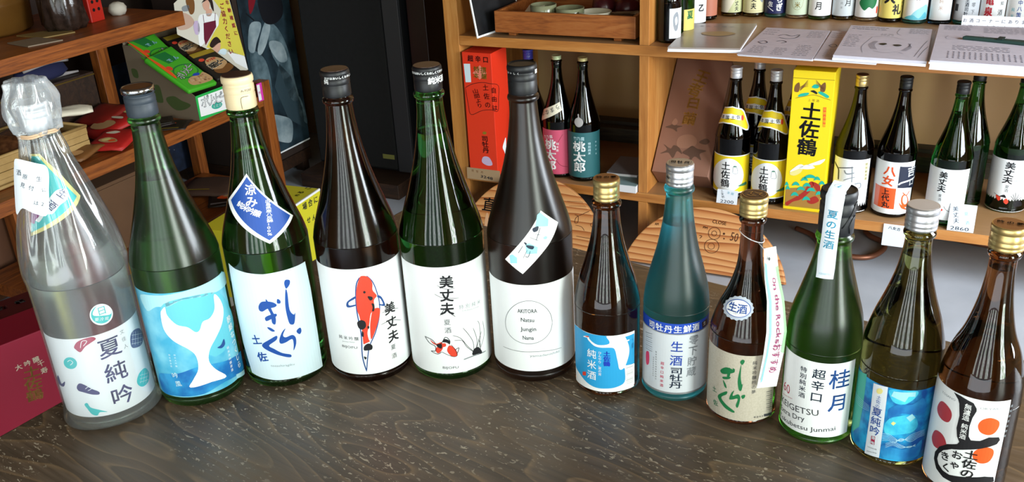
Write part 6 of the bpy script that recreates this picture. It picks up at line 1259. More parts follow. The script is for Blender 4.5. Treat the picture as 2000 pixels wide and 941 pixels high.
# rows of small bottles on the upper shelf
def ubottle(s, t, gl, lab, labcol, arts, prof='7', capm=None, zl=(14, 104), a=(-78, 78), grp='small bottles in the row at the back of the upper shelf', shape=None):
    p = W(s, t)
    b, P = bottle('sake_bottle', lab, prof, gl, p.x, p.y, UZ, None, ('screw', .0150, .2475, .273, capm or GOLD, None), grp, 36)
    A = Print(P); A.item(('R', labcol, 0, a[0], a[1], zl[0], zl[1])); L = A.build('label', b)
    if arts:
        B = Print(P)
        for i in arts: B.item(i)
        B.build('printed_design', L)
    b.scale = (.86, .86, 1)
    return b
V = lambda tx, col='black', s=24, x=0, z0=85, z1=35, b=.02, ly=1: ('T', col, ly, tx, (x, z0), (x, z1), s, 'v', b, 1)
row = [(.543, .405, 'black', 'dark bottle with a terracotta label in the left corner group', 'terracotta', [], (-78, 78)),
       (0.6070, .478, 'olive', 'small bottle with pale yellow-green label and diagonal corner', 'palelime', [V('美丈夫', 'black', 16, 28, 60, 26), ('P', 'cream', 1, [(-60, 14), (-20, 14), (40, 80), (0, 104), (-60, 60)])], (-78, 78)),
       (0.6762, .485, 'olive', 'small bottle with framed cream label and black brush letters', 'palecream', [V('美丈夫', 'black', 20, 0, 82, 36, .03), ('L', 'olive', 1, 1, [(-60, 20), (60, 20)]), ('L', 'olive', 1, 1, [(-60, 20), (-60, 100)]), ('S', 'greytext', 1, [(30, 60), (50, 70), (60, 60), (50, 45)])], (-78, 78)),
       (0.7454, .488, 'blue', 'small bottle with navy label and white brush letters', 'navylabel', [V('しらぎ', 'white', 26, 20, 84, 34, .04), V('土佐', 'white', 18, -28, 66, 44, .03), ('L', 'white', 1, 3.5, [(-45, 36), (-10, 22)])], (-82, 82)),
       (0.8146, .480, 'frost_clear', 'small bottle with pale mint label and faint green letters', 'palemint', [V('純米', 'olive', 20, 0, 70, 45, .01), ('L', 'olive', 1, .8, [(30 * cos(k * .6283), 58 + 28 * sin(k * .6283)) for k in range(11)])], (-78, 78)),
       (0.8838, .478, 'green720', 'small bottle with white label and thin black script, left one of two', 'labelwhite', [V('桂月', 'black', 26, -6, 82, 45, .02), V('生', 'black', 16, 40, 80, 80, .02)], (-78, 78)),
       (0.9530, .490, 'olive', 'small bottle with pale grey label and thin black script, right one of two', 'palegrey', [V('桂月', 'black', 24, 22, 86, 55, .01), V('特別純米', 'greytext', 9, -10, 80, 40, 0)], (-78, 78)),
       (1.0222, .482, 'frost_clear', 'small bottle with a green mountain shape on its pale label', 'labelwhite', [('S', 'inkgreen', 1, [(-40, 60), (-10, 85), (10, 104), (40, 100), (50, 60), (30, 40), (10, 45), (-10, 35), (-30, 45)]), ('S', 'koired', 1, [(52, 26), (62, 26), (62, 44), (52, 44)])], (-78, 78)),
       (1.0914, .482, 'black', 'small bottle with yellow label and bold black letters', 'labelyel3', [V('久', 'black', 38, -10, 76, 76, .05), V('礼', 'black', 32, 30, 40, 40, .05), V('純米', 'black', 8, 60, 60, 48, 0)], (-82, 82)),
       (1.1606, .474, 'blue', 'small bottle with white label fading into aqua splashes', 'labelwhite', [V('季', 'darkgrey', 20, -26, 84, 84, .01), V('粋', 'darkgrey', 20, 10, 80, 80, .01), ('S', 'aqualt', 1, [(-70, 16), (-30, 20), (0, 40), (30, 52), (60, 56), (70, 16)]), ('S', 'aquamid', 2, [(-50, 16), (-10, 28), (20, 18), (50, 36), (60, 16)])], (-78, 78)),
       (1.2298, .480, 'bluedeep', 'deep blue small bottle with an ornate scalloped white label', 'labelwhite', [V('純米', 'skinpale', 14, 0, 70, 50, 0)], (-56, 56)),
       (1.2990, .488, 'blue', 'small bottle with silver label under a royal blue band', 'silverlabel', [('R', 'royal', 1, -78, 78, 84, 104), V('生酒司牡', 'ink', 13, 0, 74, 34, .02, 2), V('零下', 'silverink', 14, 30, 60, 40, .02, 2), ('P', 'darkgrey', 1, [(-60, 40), (-40, 40), (-40, 60), (-60, 60)])], (-78, 78)),
       (1.3682, .490, 'greenb', 'small bottle with white label and two red bold characters', 'labelwhite', [V('亀泉', 'crimsonred', 27, -18, 74, 42, .05), V('酒', 'darkgrey', 18, 36, 40, 40, .01), V('高知', 'darkgrey', 12, 40, 82, 66, .01)], (-78, 78)),
       (1.4374, .488, 'green720', 'small bottle with white label and dark blue letters', 'labelwhite', [V('船中八策', 'inkblue2', 15, 0, 88, 36, .02), V('純米', 'aqualt', 11, -28, 50, 32, .02)], (-78, 78)),
       (1.5066, .470, 'terraglass', 'pinkish small bottle with a grey cat sketch and brush letters', 'palegrey2', [V('吟醸酒', 'black', 22, 28, 84, 32, .02), ('S', 'greytext', 1, [(-40, 70), (-20, 84), (0, 70), (-4, 46), (-20, 40), (-30, 52)])], (-78, 78))]

GL['bluedeep'] = glass('deep_blue_glass', (.02, .09, .28), .08); GL['terraglass'] = glass('smoky_pink_glass', (.45, .22, .20), .1)
for s, t, gl, lb, lc, arts, a in row: ubottle(s, t, gl, lb, lc, arts, '7', None, (14, 104), a)
G3 = 'small bottles standing in the left corner of the upper right bay'
ubottle(.520, .072, 'black', 'black small bottle with a white pencil-sketch label, foremost beside the divider', 'labelwhite', [('S', 'silverink', 1, [(20, 80), (40, 90), (50, 70), (44, 40), (28, 36), (18, 56)]), ('S', 'labelwhite', 2, [(28, 70), (38, 76), (42, 60), (32, 52)])], '7', BLACK, (14, 100), (0, 82), G3)
ubottle(.528, .185, 'greenb', 'green small bottle with a lime label, second behind the divider', 'labelyel3', [V('夏', 'inkgreen', 26, 40, 60, 60, .05)], '7', SILV, (14, 76), (5, 84), G3)
ubottle(.535, .296, 'black', 'dark small bottle with white label and one black stroke, third behind the divider', 'labelwhite', [V('乙', 'black', 24, 34, 60, 60, .05)], '7', SILV, (14, 90), (-10, 84), G3)
# tray with cups, left bay of the upper shelf
tr = thing('wooden_tray', 'shallow brown wooden tray on feet holding cups', 'tray', W(-.028, .018, UZ), YR)
box('front_panel', 0, .462, 0, .012, .012, .078, WOOD_TRAY, tr); box('back_panel', 0, .462, .30, .312, .012, .078, WOOD_TRAY, tr); box('side_panel', 0, .012, .0125, .2995, .012, .078, WOOD_TRAY, tr); box('side_panel', .450, .4619, .0125, .2995, .012, .078, WOOD_POST, tr); box('tray_floor', .0125, .4495, .0125, .2995, .012, .020, WOOD_TRAY, tr, 0)
for x in (.05, .40):
    for y in (.03, .27): box('foot', x - .012, x + .012, y - .012, y + .012, 0, .0118, WOOD_TRAY, tr)
CEL = mottled('celadon_glaze', srgb('6c6e50'), srgb('84866a'), 30, .2, .02); WHC = mat('white_glaze', srgb('cfcab4'), .25)
def cup(label, s, t, r, h, m, z=UZ + .0202):
    pr = [(0, .004), (r * .5, .004), (r * .52, 0), (r * .6, 0), (r * .62, .004), (r * .86, h * .25), (r * .98, h * .6), (r, h), (r * .96, h + .0008), (r * .93, h), (r * .90, h * .6), (r * .76, h * .28), (r * .4, .012), (0, .010)]
    o = link('tea_cup', lathe_me('tea_cup', pr, 40), None, m, True); o.location = W(s, t, z); tag(o, label, 'cup', 'cups in the wooden tray'); return o
cup('tall celadon green cup, left one in the tray', .118, .07, .041, .074, CEL); cup('lower celadon green cup, right of the taller one in the tray', .205, .075, .044, .066, CEL); cup('wide white bowl at the front of the tray', .288, .072, .050, .058, WHC)
PLUM = mottled('dark_plum_wrap', srgb('3a1418'), srgb('5c2028'), 40, .3, .1)
for s, t, lb in ((.27, .20, 'dark red wrapped sweet behind the white bowl, left of two'), (.35, .19, 'dark red wrapped sweet near the divider, right of two')):
    o = link('wrapped_sweet', lathe_me('wrapped_sweet', [(0, 0), (.026, 0), (.036, .02), (.038, .045), (.034, .068), (.02, .078), (0, .08)], 24, lambda a, z, r: .002 * sin(7 * a + z * 80)), None, PLUM, True); o.location = W(s, t, UZ + .0202); tag(o, lb, 'sweet', 'wrapped sweets in the tray')
PLAS = mat('dark_clear_wrap', srgb('2a2018'), .15)
o = link('plastic_pouch', lathe_me('plastic_pouch', [(0, 0), (.04, 0), (.05, .02), (.052, .045), (.04, .058), (0, .06)], 24, lambda a, z, r: .004 * sin(3 * a) + .002 * sin(9 * a + z * 90)), None, PLAS, True); o.location = W(.382, .075, UZ + .0202); tag(o, 'dark glossy plastic pouch at the right end of the tray', 'pouch')
ps = from_bm('paper_scrap', prism_bm([(0, 0), (.06, .01), (.05, .06), (.0, .05)], 0, .0008), None, C_('cream')); ps.location = W(.055, .06, UZ + .078 - .012); ps.rotation_euler = (.35, 0, YR); tag(ps, 'folded cream paper scrap at the left end of the tray', 'paper')
# framed dark picture leaning at the left of the bay
fp = thing('framed_picture', 'dark picture with thin white border leaning at the left of the upper shelf', 'picture', W(-.066, -.03, UZ + .0005), YR)
fq = FR(0, 0, 0)
e_x = Vector((.16, .985, 0)).normalized(); e_y = Vector((-.17, .02, 1)).normalized(); nn_ = e_x.cross(e_y).normalized(); e_y = nn_.cross(e_x)
B3 = Matrix(((e_x.x, e_y.x, nn_.x, 0), (e_x.y, e_y.y, nn_.y, 0), (e_x.z, e_y.z, nn_.z, 0), (0, 0, 0, 1)))
def inb(o): o.matrix_local = B3; return o
inb(from_bm('backing', prism_bm([(0, 0), (.24, 0), (.24, .34), (0, .34)], -.003, 0), fp, C_('white'))); inb(from_bm('picture', prism_bm([(.006, .006), (.234, .006), (.234, .334), (.006, .334)], .0001, .0006), fp, mottled('dark_photo', srgb('08080a'), srgb('2a2c2e'), 9, .35, 0)))
# ------------------------------------------------------------------ speaker, cabinet and posters behind
spk = thing('loudspeaker', 'tall black box loudspeaker with a small gold badge, left of the shelf', 'speaker', W(-1.0, .2, FZ), YR)
box('shade_plinth', .055, .50, -.12, .40, 0, .058, WOOD_DK, spk, .002); box('cabinet', .055, .498, .012, .36, .0585, 1.12, BLACK, spk, .004); box('grille', .067, .425, 0, .0115, .07, 1.10, CLOTH, spk, .003)  # brown base added to stand in for shade on the floor there
box('front_frame', .43, .497, .002, .0115, .062, 1.11, mat('grey_frame', srgb('2e2e32'), .5), spk, .002); bd = box('badge', .366, .418, -.0015, -.0002, .110, .128, mat('gold_badge', srgb('8a8a4c'), .4, .3), spk, .0004)
p = Print(None); p.item(('T', 'ink', 1, 'AUDIO', (8, 9), (44, 9), 9, 'h', .02, 1)); 
dwp = thing('wooden_board', 'dark reddish-brown board standing between the loudspeaker and the shelf', 'board', W(-.49, .24, FZ), YR); box('board', 0, .075, 0, .3, 0, 1.3, mottled('mahogany_board', srgb('1c0a08'), srgb('2a100c'), 4, .4, .02), dwp, .002)
cb = thing('side_cabinet', 'dark low cabinet behind the snack rack with a poster on its face', 'cabinet', W(-1.44, -.02, FZ), YR)
box('carcass', 0, .392, 0, .30, .088, 1.2, WALL_D, cb, .003); box('bottom_rail', -.001, .396, -.002, .302, .04, .0875, WOOD_DK, cb, .002)
for x, y in ((.02, .02), (.37, .02), (.02, .27), (.37, .27)): box('foot', x - .018, x + .018, y - .018, y + .018, 0, .0395, WOOD_DK, cb, .001)
hp = Print(None)
for it in PRINTS['handposter']: hp.item(it)
pf = (W(-.95, -.1, -.46), SN.copy(), Vector((0, 0, 1)))
hpo = thing('poster', 'blue-grey poster of hands on the cabinet beside the snack rack', 'poster', W(-1.0455, 0, -.50), YR + pi / 2)
lo = Print(None); lo.item(('P', 'posterdark', 0, [(0, 5), (285, 5), (285, 700), (0, 700)])); lo.item(('P', 'white', 0, [(0, -1), (287, -1), (287, 5), (0, 5)])); L = lo.build('sheet', hpo, .0015, (Vector((0, 0, 0)), Vector((1, 0, 0)), Vector((0, 0, 1))))
hi_ = Print(None)
for it in PRINTS['handposter']:
    if it[2] > 0 and it[2] < 4: hi_.item((it[0], it[1], it[2], *it[3:-1], [(min(max(x, 1), 284), max(y, 6)) for x, y in it[-1]]))
hi_.build('photo_print', L, .0017, (Vector((0, 0, 0)), Vector((1, 0, 0)), Vector((0, 0, 1))))
# yellow notice block
c0 = Vector((-.649, 2.666, FZ)); exn = Vector((.38075, .92468, 0))
nb = thing('notice_block', 'yellow block sign with black handwriting standing on the floor behind the bottles', 'sign', c0, atan2(exn.y, exn.x))
box('block', -.26, .110, 0, .18, 0, .22, mat('yellow_paint', srgb('d8d02c'), .5), nb, .001); box('edge_trim', -.26, .1105, -.0006, .004, .2135, .2206, C_('white'), nb, 0)
put_print('noticefront', nb, None, local_frame(0, 0, .22)); put_print('noticetop', nb, None, local_frame(0, 0, .2208, (1, 0, 0), (0, 1, 0)))
# red gift boxes left of the table
g0 = Vector((-.96832, 1.50693, FZ)); gx = Vector((.71205, .70213, 0))
gb = thing('gift_box', 'crimson gift box with gold brush letters standing left of the table', 'box', g0, atan2(gx.y, gx.x)); CRM = mat('crimson_card', srgb('8c1430'), .45)
box('carton_body', -.2, .20, 0, .112, 0, .42, CRM, gb, .002); put_print('giftfront', gb, None, local_frame(0, 0, .42))
gb2 = thing('gift_box', 'dark maroon gift box standing behind the crimson one', 'box', g0 + Vector((-gx.y, gx.x, 0)) * .118, atan2(gx.y, gx.x)); box('carton_body', -.25, .13, 0, .09, 0, .415, mat('maroon_card', srgb('4c1018'), .45), gb2, .002)
gf = Print(None); gf.item(('T', 'greytext', 1, '土佐鶴', (25, 50), (95, 50), 20, 'h', .02, 1)); gf.build('lettering', gb2, .0003, local_frame(0, 0, .4155, (1, 0, 0), (0, 1, 0)))
# ------------------------------------------------------------------ the snack rack at the left (front edge along t, depth towards -s)
RK = thing('snack_rack', 'varnished cedar rack of three shelves at the left holding snacks', 'rack', W(0, 0, FZ), YR)
def rk(name, s0, s1, t0, t1, z0, z1, m=WOOD_RK, bev=.0015): return box(name, s0, s1, t0, t1, z0 - FZ, z1 - FZ, m, RK, bev)
rk('shelf_board', -1.33, -.852, -2.3, -.45, .122, .164); rk('shelf_board', -1.25, -.852, -1.7, -.165, -.218, -.179); rk('shelf_board', -1.20, -.852, -1.10, -.165, -.54, -.503)
rk('post', -.895, -.850, -.1645, -.120, FZ, -.135, WOOD_RKP); rk('post', -.896, -.853, -1.165, -1.115, FZ, -.2185, WOOD_RKP); rk('post', -1.25, -1.21, -.1645, -.125, FZ, -.135, WOOD_RKP)
rk('post', -1.24, -1.205, -.335, -.30, -.5025, -.2185, WOOD_RKP); rk('post', -1.24, -1.205, -1.165, -1.12, FZ, -.2185, WOOD_RKP); rk('post', -1.245, -1.21, -.50, -.455, -.1785, .1215, WOOD_RKP); rk('post', -1.245, -1.21, -2.0, -1.95, FZ, .1215, WOOD_RKP); rk('post', -.90, -.86, -2.0, -1.95, FZ, .1215, WOOD_RKP)
rk('back_panel', -1.262, -1.2505, -1.70, -.42, FZ, -.2185, mottled('brown_board', srgb('5c3820'), srgb('6c4428'), 4, .6, .05))
pp = thing('navy_poster', 'dark navy poster with a thin white line behind the rack', 'poster', W(-1.29, -.42, -.50), YR + pi / 2); box('sheet', 0, .31, 0, .001, 0, .45, mottled('navy_print', srgb('0e1624'), srgb('1c2840'), 30, .5, 0), pp, 0)
p = Print(None); p.item(('L', 'silver', 1, 4, [(110, 300), (215, 130)])); 
for k, (x, y) in enumerate(((205, 135), (212, 110), (200, 96), (222, 88), (150, 220), (176, 240))): p.item(('S', 'silver', 1, [(x - 2, y), (x, y + 2), (x + 2, y), (x, y - 2)]))
p.build('line_print', pp, .0012, (Vector((0, 0, 0)), Vector((1, 0, 0)), Vector((0, 0, 1))))
MZ = -.1788
# display box of peanut snacks: x along t, y back (-s), z up
sb = thing('snack_display_box', 'open cardboard display box with a green and white front, full of snack bags', 'box', W(-.852, -.469, MZ), YR + pi / 2)
CARD = mat('grey_brown_card', srgb('7a6c58'), .8); GRN = mat('green_card', srgb('28b050'), .5)
box('front_panel', 0, .235, -.001, .001, 0, .080, GRN, sb, .0004); box('bottom', 0, .235, .0012, .27, 0, .002, CARD, sb, 0)
for x in (0, .2332):
    bm = bmesh.new(); v = [bm.verts.new((x + d, y, z)) for d in (0, .0018) for y, z in ((.0012, .0022), (.27, .0022), (.27, .228), (.235, .228), (.0012, .080))]
    bm.faces.new(v[:5]); bm.faces.new(v[5:][::-1])
    for k in range(5): bm.faces.new((v[k], v[(k + 1) % 5], v[5 + (k + 1) % 5], v[5 + k]))
    bmesh.ops.recalc_face_normals(bm, faces=bm.faces[:]); so = from_bm('side_panel', bm, sb, CARD)
    if x == 0: put_print('snackside', so, None, (Vector((0, 0, 0)), Vector((0, 1, 0)), Vector((0, 0, 1))), base=-.0006)
box('back_panel', 0.002, .233, .268, .27, .0022, .235, CARD, sb, 0)
sp_ = Print(None)
for it in PRINTS['snackfront']: sp_.item(it)
sp_.build('printed_front', sb, .0012, (Vector((0, 0, 0)), Vector((1, 0, 0)), Vector((0, 0, 1))))
sb.children[-1].location = (0, 0, 0)
slope = atan2(.148, .25)
def bag(name, label, corners, matk, arts, z, th=.016, grp='snack bags in the display box'):
    """corners on the sloping top of the box: x along the front, y up the slope"""
    o = thing(name, label, 'snack bag', (0, 0, 0), 0, grp)
    M = Matrix.Translation(W(-.852, -.469, MZ)) @ Matrix.Rotation(YR + pi / 2, 4, 'Z') @ Matrix.Translation((0, 0, .074 + z)) @ Matrix.Rotation(slope, 4, 'X'); o.matrix_world = M
    bm = prism_bm(corners, 0, th, th * .42, 3); f = from_bm('pouch', bm, o, C_(matk), True)
    A = Print(None)
    for i in arts: A.item(i)
    A.build('printed_design', o, th + .0003, (Vector((0, 0, 0)), Vector((1, 0, 0)), Vector((0, 1, 0)))); return o
def green_art(x0, y0, wd, ht):
    T = lambda pts: [(x0 + x / 90 * wd, y0 + y / 164 * ht) for x, y in pts]; F = wd / 90
    r = [('P', 'snackgreen', 1, T([(6, 8), (84, 8), (84, 158), (6, 158)])), ('P', 'snackdarkgreen', 2, T([(20, 158), (60, 158), (66, 118), (34, 112)])), ('S', 'orangered', 3, T([(6, 60), (14, 66), (16, 110), (10, 150), (6, 158)])),
         ('S', 'koired', 4, T([(14, 96), (20, 104), (28, 100), (28, 90), (20, 86)])), ('S', 'snackdarkgreen', 2, T([(16, 70), (30, 92), (60, 96), (82, 84), (80, 56), (56, 42), (28, 44)])), ('S', 'snackgreen', 3, T([(19, 70), (32, 88), (58, 92), (79, 82), (77, 58), (56, 46), (30, 48)])),
         ('T', 'black', 4, 'ポリッピー', T([(24, 56)])[0], T([(72, 80)])[0], 23 * F, 'h', .05, 1), ('T', 'white', 5, 'ポリッピー', T([(24, 56)])[0], T([(72, 80)])[0], 22 * F, 'h', .01, 1), ('S', 'royal', 4, T([(50, 44), (60, 50), (72, 46), (64, 38)])), ('S', 'peanut', 4, T([(28, 10), (24, 30), (44, 42), (66, 38), (84, 44), (84, 8)]))]
    rnd = random.Random(3)
    for k in range(26):
        x, y = rnd.uniform(30, 82), rnd.uniform(11, 36); a = rnd.uniform(0, 6); r.append(('S', 'peanutlt' if k % 2 else 'peanutdk', 5 + k % 2, T([(x + 3.2 * cos(a + q), y + 3.2 * sin(a + q)) for q in (0, 1.2, 2.5, 3.8, 5.1)])))
    r.append(('T', 'aqualt', 4, 'でん', T([(44, 122)])[0], T([(66, 126)])[0], 13 * F, 'h', .05, 1)); return r

bag('snack_bag', 'green peanut snack bag at the front left of the display box', [(-.018, .010), (.103, .004), (.112, .215), (-.024, .195)], 'snackgreen', green_art(-20, 12, 128, 190), .010)
bag('snack_bag', 'green peanut snack bag behind, peeking out at the back left of the display box', [(-.004, .190), (.112, .200), (.132, .312), (.006, .300)], 'snackgreen', green_art(2, 150, 122, 158), -.004, .012)
def black_art(x0, y0, wd, ht):
    T = lambda pts: [(x0 + x / 100 * wd, y0 + y / 158 * ht) for x, y in pts]; F = wd / 100
    return [('P', 'goldfoil', 1, T([(3, 132), (97, 132), (97, 156), (3, 156)])), ('S', 'koired', 2, T([(8, 112), (18, 120), (30, 116), (28, 106), (14, 104)])), ('S', 'peanut', 2, T([(14, 60), (22, 96), (50, 112), (80, 100), (92, 66), (60, 40), (28, 44)])), ('S', 'brownprint', 3, T([(18, 46), (50, 40), (88, 56), (92, 30), (50, 14), (18, 24)])),
            ('T', 'cream', 4, '海苔ピー', T([(24, 66)])[0], T([(78, 76)])[0], 24 * F, 'h', .07, 1), ('T', 'black', 5, '海苔ピー', T([(24, 66)])[0], T([(78, 76)])[0], 23 * F, 'h', .03, 1), ('T', 'koired', 4, 'おつまみ', T([(34, 98)])[0], T([(66, 102)])[0], 11 * F, 'h', .05, 1)]
bag('snack_bag', 'black snack bag with a gold top fold at the front right of the display box', [(.115, .012), (.229, .010), (.231, .150), (.122, .152)], 'snackblack', black_art(121, 14, 107, 136), .012)
bag('snack_bag', 'black snack bag with a gold top fold at the back right of the display box', [(.130, .140), (.230, .140), (.231, .285), (.136, .288)], 'snackblack', black_art(136, 150, 95, 132), -.004, .012)
# staff card standing in the box, magenta price tag on the post
st_ = thing('shop_card', 'printed card of a person in a maroon apron asking customers for their cooperation', 'card', W(-.93, -.33, -.16), YR + pi / 2)
_ry = Vector((0, sin(.25), cos(.25)))
hi_ = Print(None); lo = Print(None)
for it in PRINTS['storecard']: (lo if it[2] == 0 else hi_).item(it)
L = lo.build('sheet', st_, .0, (Vector((0, 0, 0)), Vector((1, 0, 0)), _ry)); hi_.build('printed_design', L, .0003, (Vector((0, 0, 0)), Vector((1, 0, 0)), _ry))
mg = thing('price_card', 'magenta-edged price card clipped to the rack post', 'price card', W(-.8485, -.190, -.195), YR + pi / 2)
box('card', 0, .026, -.0012, -.0002, 0, .062, C_('magenta'), mg, 0); box('face', 0, .014, -.002, -.0013, .004, .058, C_('white'), mg, 0)
p = Print(None); p.item(('T', 'magenta', 1, '円', (8, 30), (8, 30), 10, 'h', .03, 1)); p.build('lettering', mg, .0023, (Vector((0, 0, 0)), Vector((1, 0, 0)), Vector((0, 0, 1))))
# flat pouches, red bags, basket
def pouch(name, label, s, t, rot, lx, ly, h, mk, arts, tilt_=0.0, grp='loose snack bags on the middle rack shelf', z=MZ, cat='snack bag'):
    o = thing(name, label, cat, W(s, t, z + abs(tilt_) * ly * .5), 0, grp, rot=(tilt_, 0, YR + rot))
    m = C_(mk) if isinstance(mk, str) else mk
    bm = bmesh.new(); n = 9; g = {}
    for side in (1, -1):
        for i in range(n):
            for j in range(n):
                u, v = i / (n - 1), j / (n - 1); e = min(1, 5 * min(u, 1 - u)) * min(1, 4 * min(v, 1 - v))
                if (e == 0) and side == -1: g[side, i, j] = g[1, i, j]; continue
                g[side, i, j] = bm.verts.new(((u - .5) * lx, (v - .5) * ly, h / 2 + side * h / 2 * e ** .6 + .0015 * sin(9 * u + 7 * v + s * 40)))
        for i in range(n - 1):
            for j in range(n - 1):
                q = [g[side, i, j], g[side, i + 1, j], g[side, i + 1, j + 1], g[side, i, j + 1]]
                try: bm.faces.new(q if side == 1 else q[::-1])
                except ValueError: pass
    from_bm('pouch', bm, o, m, True)
    if arts:
        A = Print(None)
        for i in arts: A.item(i)
        A.build('printed_design', o, h + .0016, (Vector((0, 0, 0)), Vector((1, 0, 0)), Vector((0, 1, 0))))
    return o
FOOD = [('S', 'peanut', 1, [(-30, -30), (-10, -10), (20, -20), (34, -40), (0, -46)]), ('S', 'yellowpale', 2, [(-20, -30), (-6, -16), (6, -22), (-4, -36)]), ('S', 'orangered', 2, [(4, -30), (18, -24), (26, -34), (10, -40)]), ('S', 'cream', 1, [(-34, 20), (-10, 34), (10, 26), (-6, 14)])]
RD = 'redfoil'
pouch('snack_bag', 'red snack bag showing golden crackers, nearest the rack edge', -.925, -.745, .3, .13, .15, .022, RD, FOOD, .12)
pouch('snack_bag', 'red snack bag with brown window lying behind the nearest red one', -1.03, -.66, -.2, .14, .16, .024, RD, [('S', 'peanut', 1, [(-40, -20), (0, 10), (40, 0), (30, -40), (-20, -50)]), ('S', 'cream', 2, [(-20, 30), (20, 40), (30, 30), (-10, 22)])], .2)
pouch('snack_bag', 'dark red snack bag at the back under the hat', -1.10, -.62, .1, .13, .14, .02, 'redfoil2', [], .2, z=MZ + .022)
pouch('snack_bag', 'brown nut bag lying against the basket', -.93, -.855, .2, .07, .12, .02, 'brownprint', [('S', 'peanut', 1, [(-20, -30), (0, -10), (20, -20), (10, -45)])], .1)
pouch('snack_bag', 'clear green-flecked bag behind the red snack bags', -1.09, -.535, .4, .12, .09, .02, 'olivegreen', [('S', 'yellowpale', 1, [(-20, 0), (0, 12), (10, -4), (-8, -12)]), ('S', 'snackgreen', 1, [(14, 10), (34, 20), (40, 4), (24, -8)])], .2)
pouch('flat_pouch', 'flat dark pouch with a gold edge under the display box side, front one', -.905, -.545, .5, .12, .10, .006, 'darkfoil', [('P', 'goldfoil', 1, [(-52, -46), (40, -46), (40, -40), (-52, -40)]), ('S', 'orangered', 1, [(-20, 0), (0, 14), (20, 6), (0, -10)])], .02)
pouch('flat_pouch', 'flat dark pouch with silver edge lying on the front one', -.955, -.56, .9, .12, .09, .006, 'darkfoil', [('P', 'silver', 1, [(-52, -40), (50, -40), (50, -34), (-52, -34)]), ('S', 'peanut', 1, [(-30, 0), (-10, 14), (10, 6), (-10, -10)])], .04, z=MZ + .0065)
# woven basket: strips are parts
WEAVE = mottled('chip_wood', srgb('a08048'), srgb('b89860'), 20, .6, .05)
bs = thing('woven_basket', 'pale chip-wood basket holding wrapped snacks on the middle rack shelf', 'basket', W(-.945, -.815, MZ), YR + pi)
bl, bw, bh = .23, .34, .078          # along -s, along -t
box('basket_floor', 0, bl, 0, bw, 0, .003, WEAVE, bs, 0)
for k in range(4):
    z0 = .004 + k * .0185
    box('strip', -.0015 * (k % 2), .0015, 0, bw, z0, z0 + .0175, WEAVE, bs, .0005); box('strip', bl - .002, bl + .001, 0, bw, z0, z0 + .0175, WEAVE, bs, .0005)
    box('strip', .002, bl - .0025, -.0015 * ((k + 1) % 2), .0015, z0, z0 + .0175, WEAVE, bs, .0005); box('strip', .002, bl - .0025, bw - .002, bw + .001, z0, z0 + .0175, WEAVE, bs, .0005)
link('rim', tube_me('rim', [(0, 0, bh + .003), (bl, 0, bh + .003), (bl, bw, bh + .003), (0, bw, bh + .003), (0, 0, bh + .003)], .005, 8), bs, WEAVE, True)
link('foot_hoop', tube_me('foot_hoop', [(-.012, -.01, .006), (-.012, bw * .5, .006), (-.012, bw, .006)], .005, 8), bs, WEAVE, True)
pouch('snack_bag', 'clear bag of brown sweets heaped in the basket', -1.06, -.95, .3, .17, .20, .06, mottled('brown_sweets_bag', srgb('4a2c1c'), srgb('7a5030'), 60, .25, .3), [], .0, 'things in the basket', MZ + .035)
pouch('crumpled_tissue', 'crumpled pale paper lying over the basket', -1.02, -.80, .9, .13, .06, .02, 'cream', [], .15, 'things in the basket', MZ + .10, 'paper')
pouch('snack_bag', 'grey-blue wrapped sweets at the far side of the basket', -1.11, -1.08, .1, .10, .12, .05, mat('grey_blue_wrap', srgb('3c4a54'), .3), [], 0, 'things in the basket', MZ + .035)
# dark shallow case with the hat on it
cs = thing('dark_case', 'dark wooden case at the back of the middle rack shelf', 'case', W(-1.21, -.70, MZ), YR)
cs.location = W(-1.245, -.95, MZ); box('case_body', .0, .06, 0, .40, 0, .16, WOOD_DK, cs, .002); box('brass_edge', .0601, .062, 0, .40, .150, .154, mat('dull_brass', srgb('6a5420'), .4, .5), cs, 0)
ht = thing('cloth_slippers', 'navy cloth slipper with white trim tucked beside the display box', 'slipper', W(-1.19, -.62, -.012), YR + pi / 2)
ht.location = W(-1.215, -.78, -.0185); NVY = mat('navy_cloth', srgb('1c2044'), .85); TRM = mat('white_trim', srgb('9c9694'), .8)
link('sole', tube_me('sole', [(-.02 + .22 * k / 10, .0 + .03 * sin(k * pi / 10), .006) for k in range(11)], [.002 + .006 * sin(k * pi / 10) + .001 for k in range(11)], 8), ht, TRM, True)
up = lathe_me('upper', [(0, 0), (.05, 0), (.062, .012), (.055, .035), (.035, .05), (0, .054)], 28); u = link('upper', up, ht, NVY, True); u.scale = (1.5, .8, 1); u.location = (.08, .02, .010)
link('trim', tube_me('trim', [(-.0 + .16 * k / 10, -.012 - .02 * sin(k * pi / 10), .052 + .012 * sin(k * pi / 10)) for k in range(11)], .005, 8), ht, TRM, True)
ht.name = 'cloth_slipper'
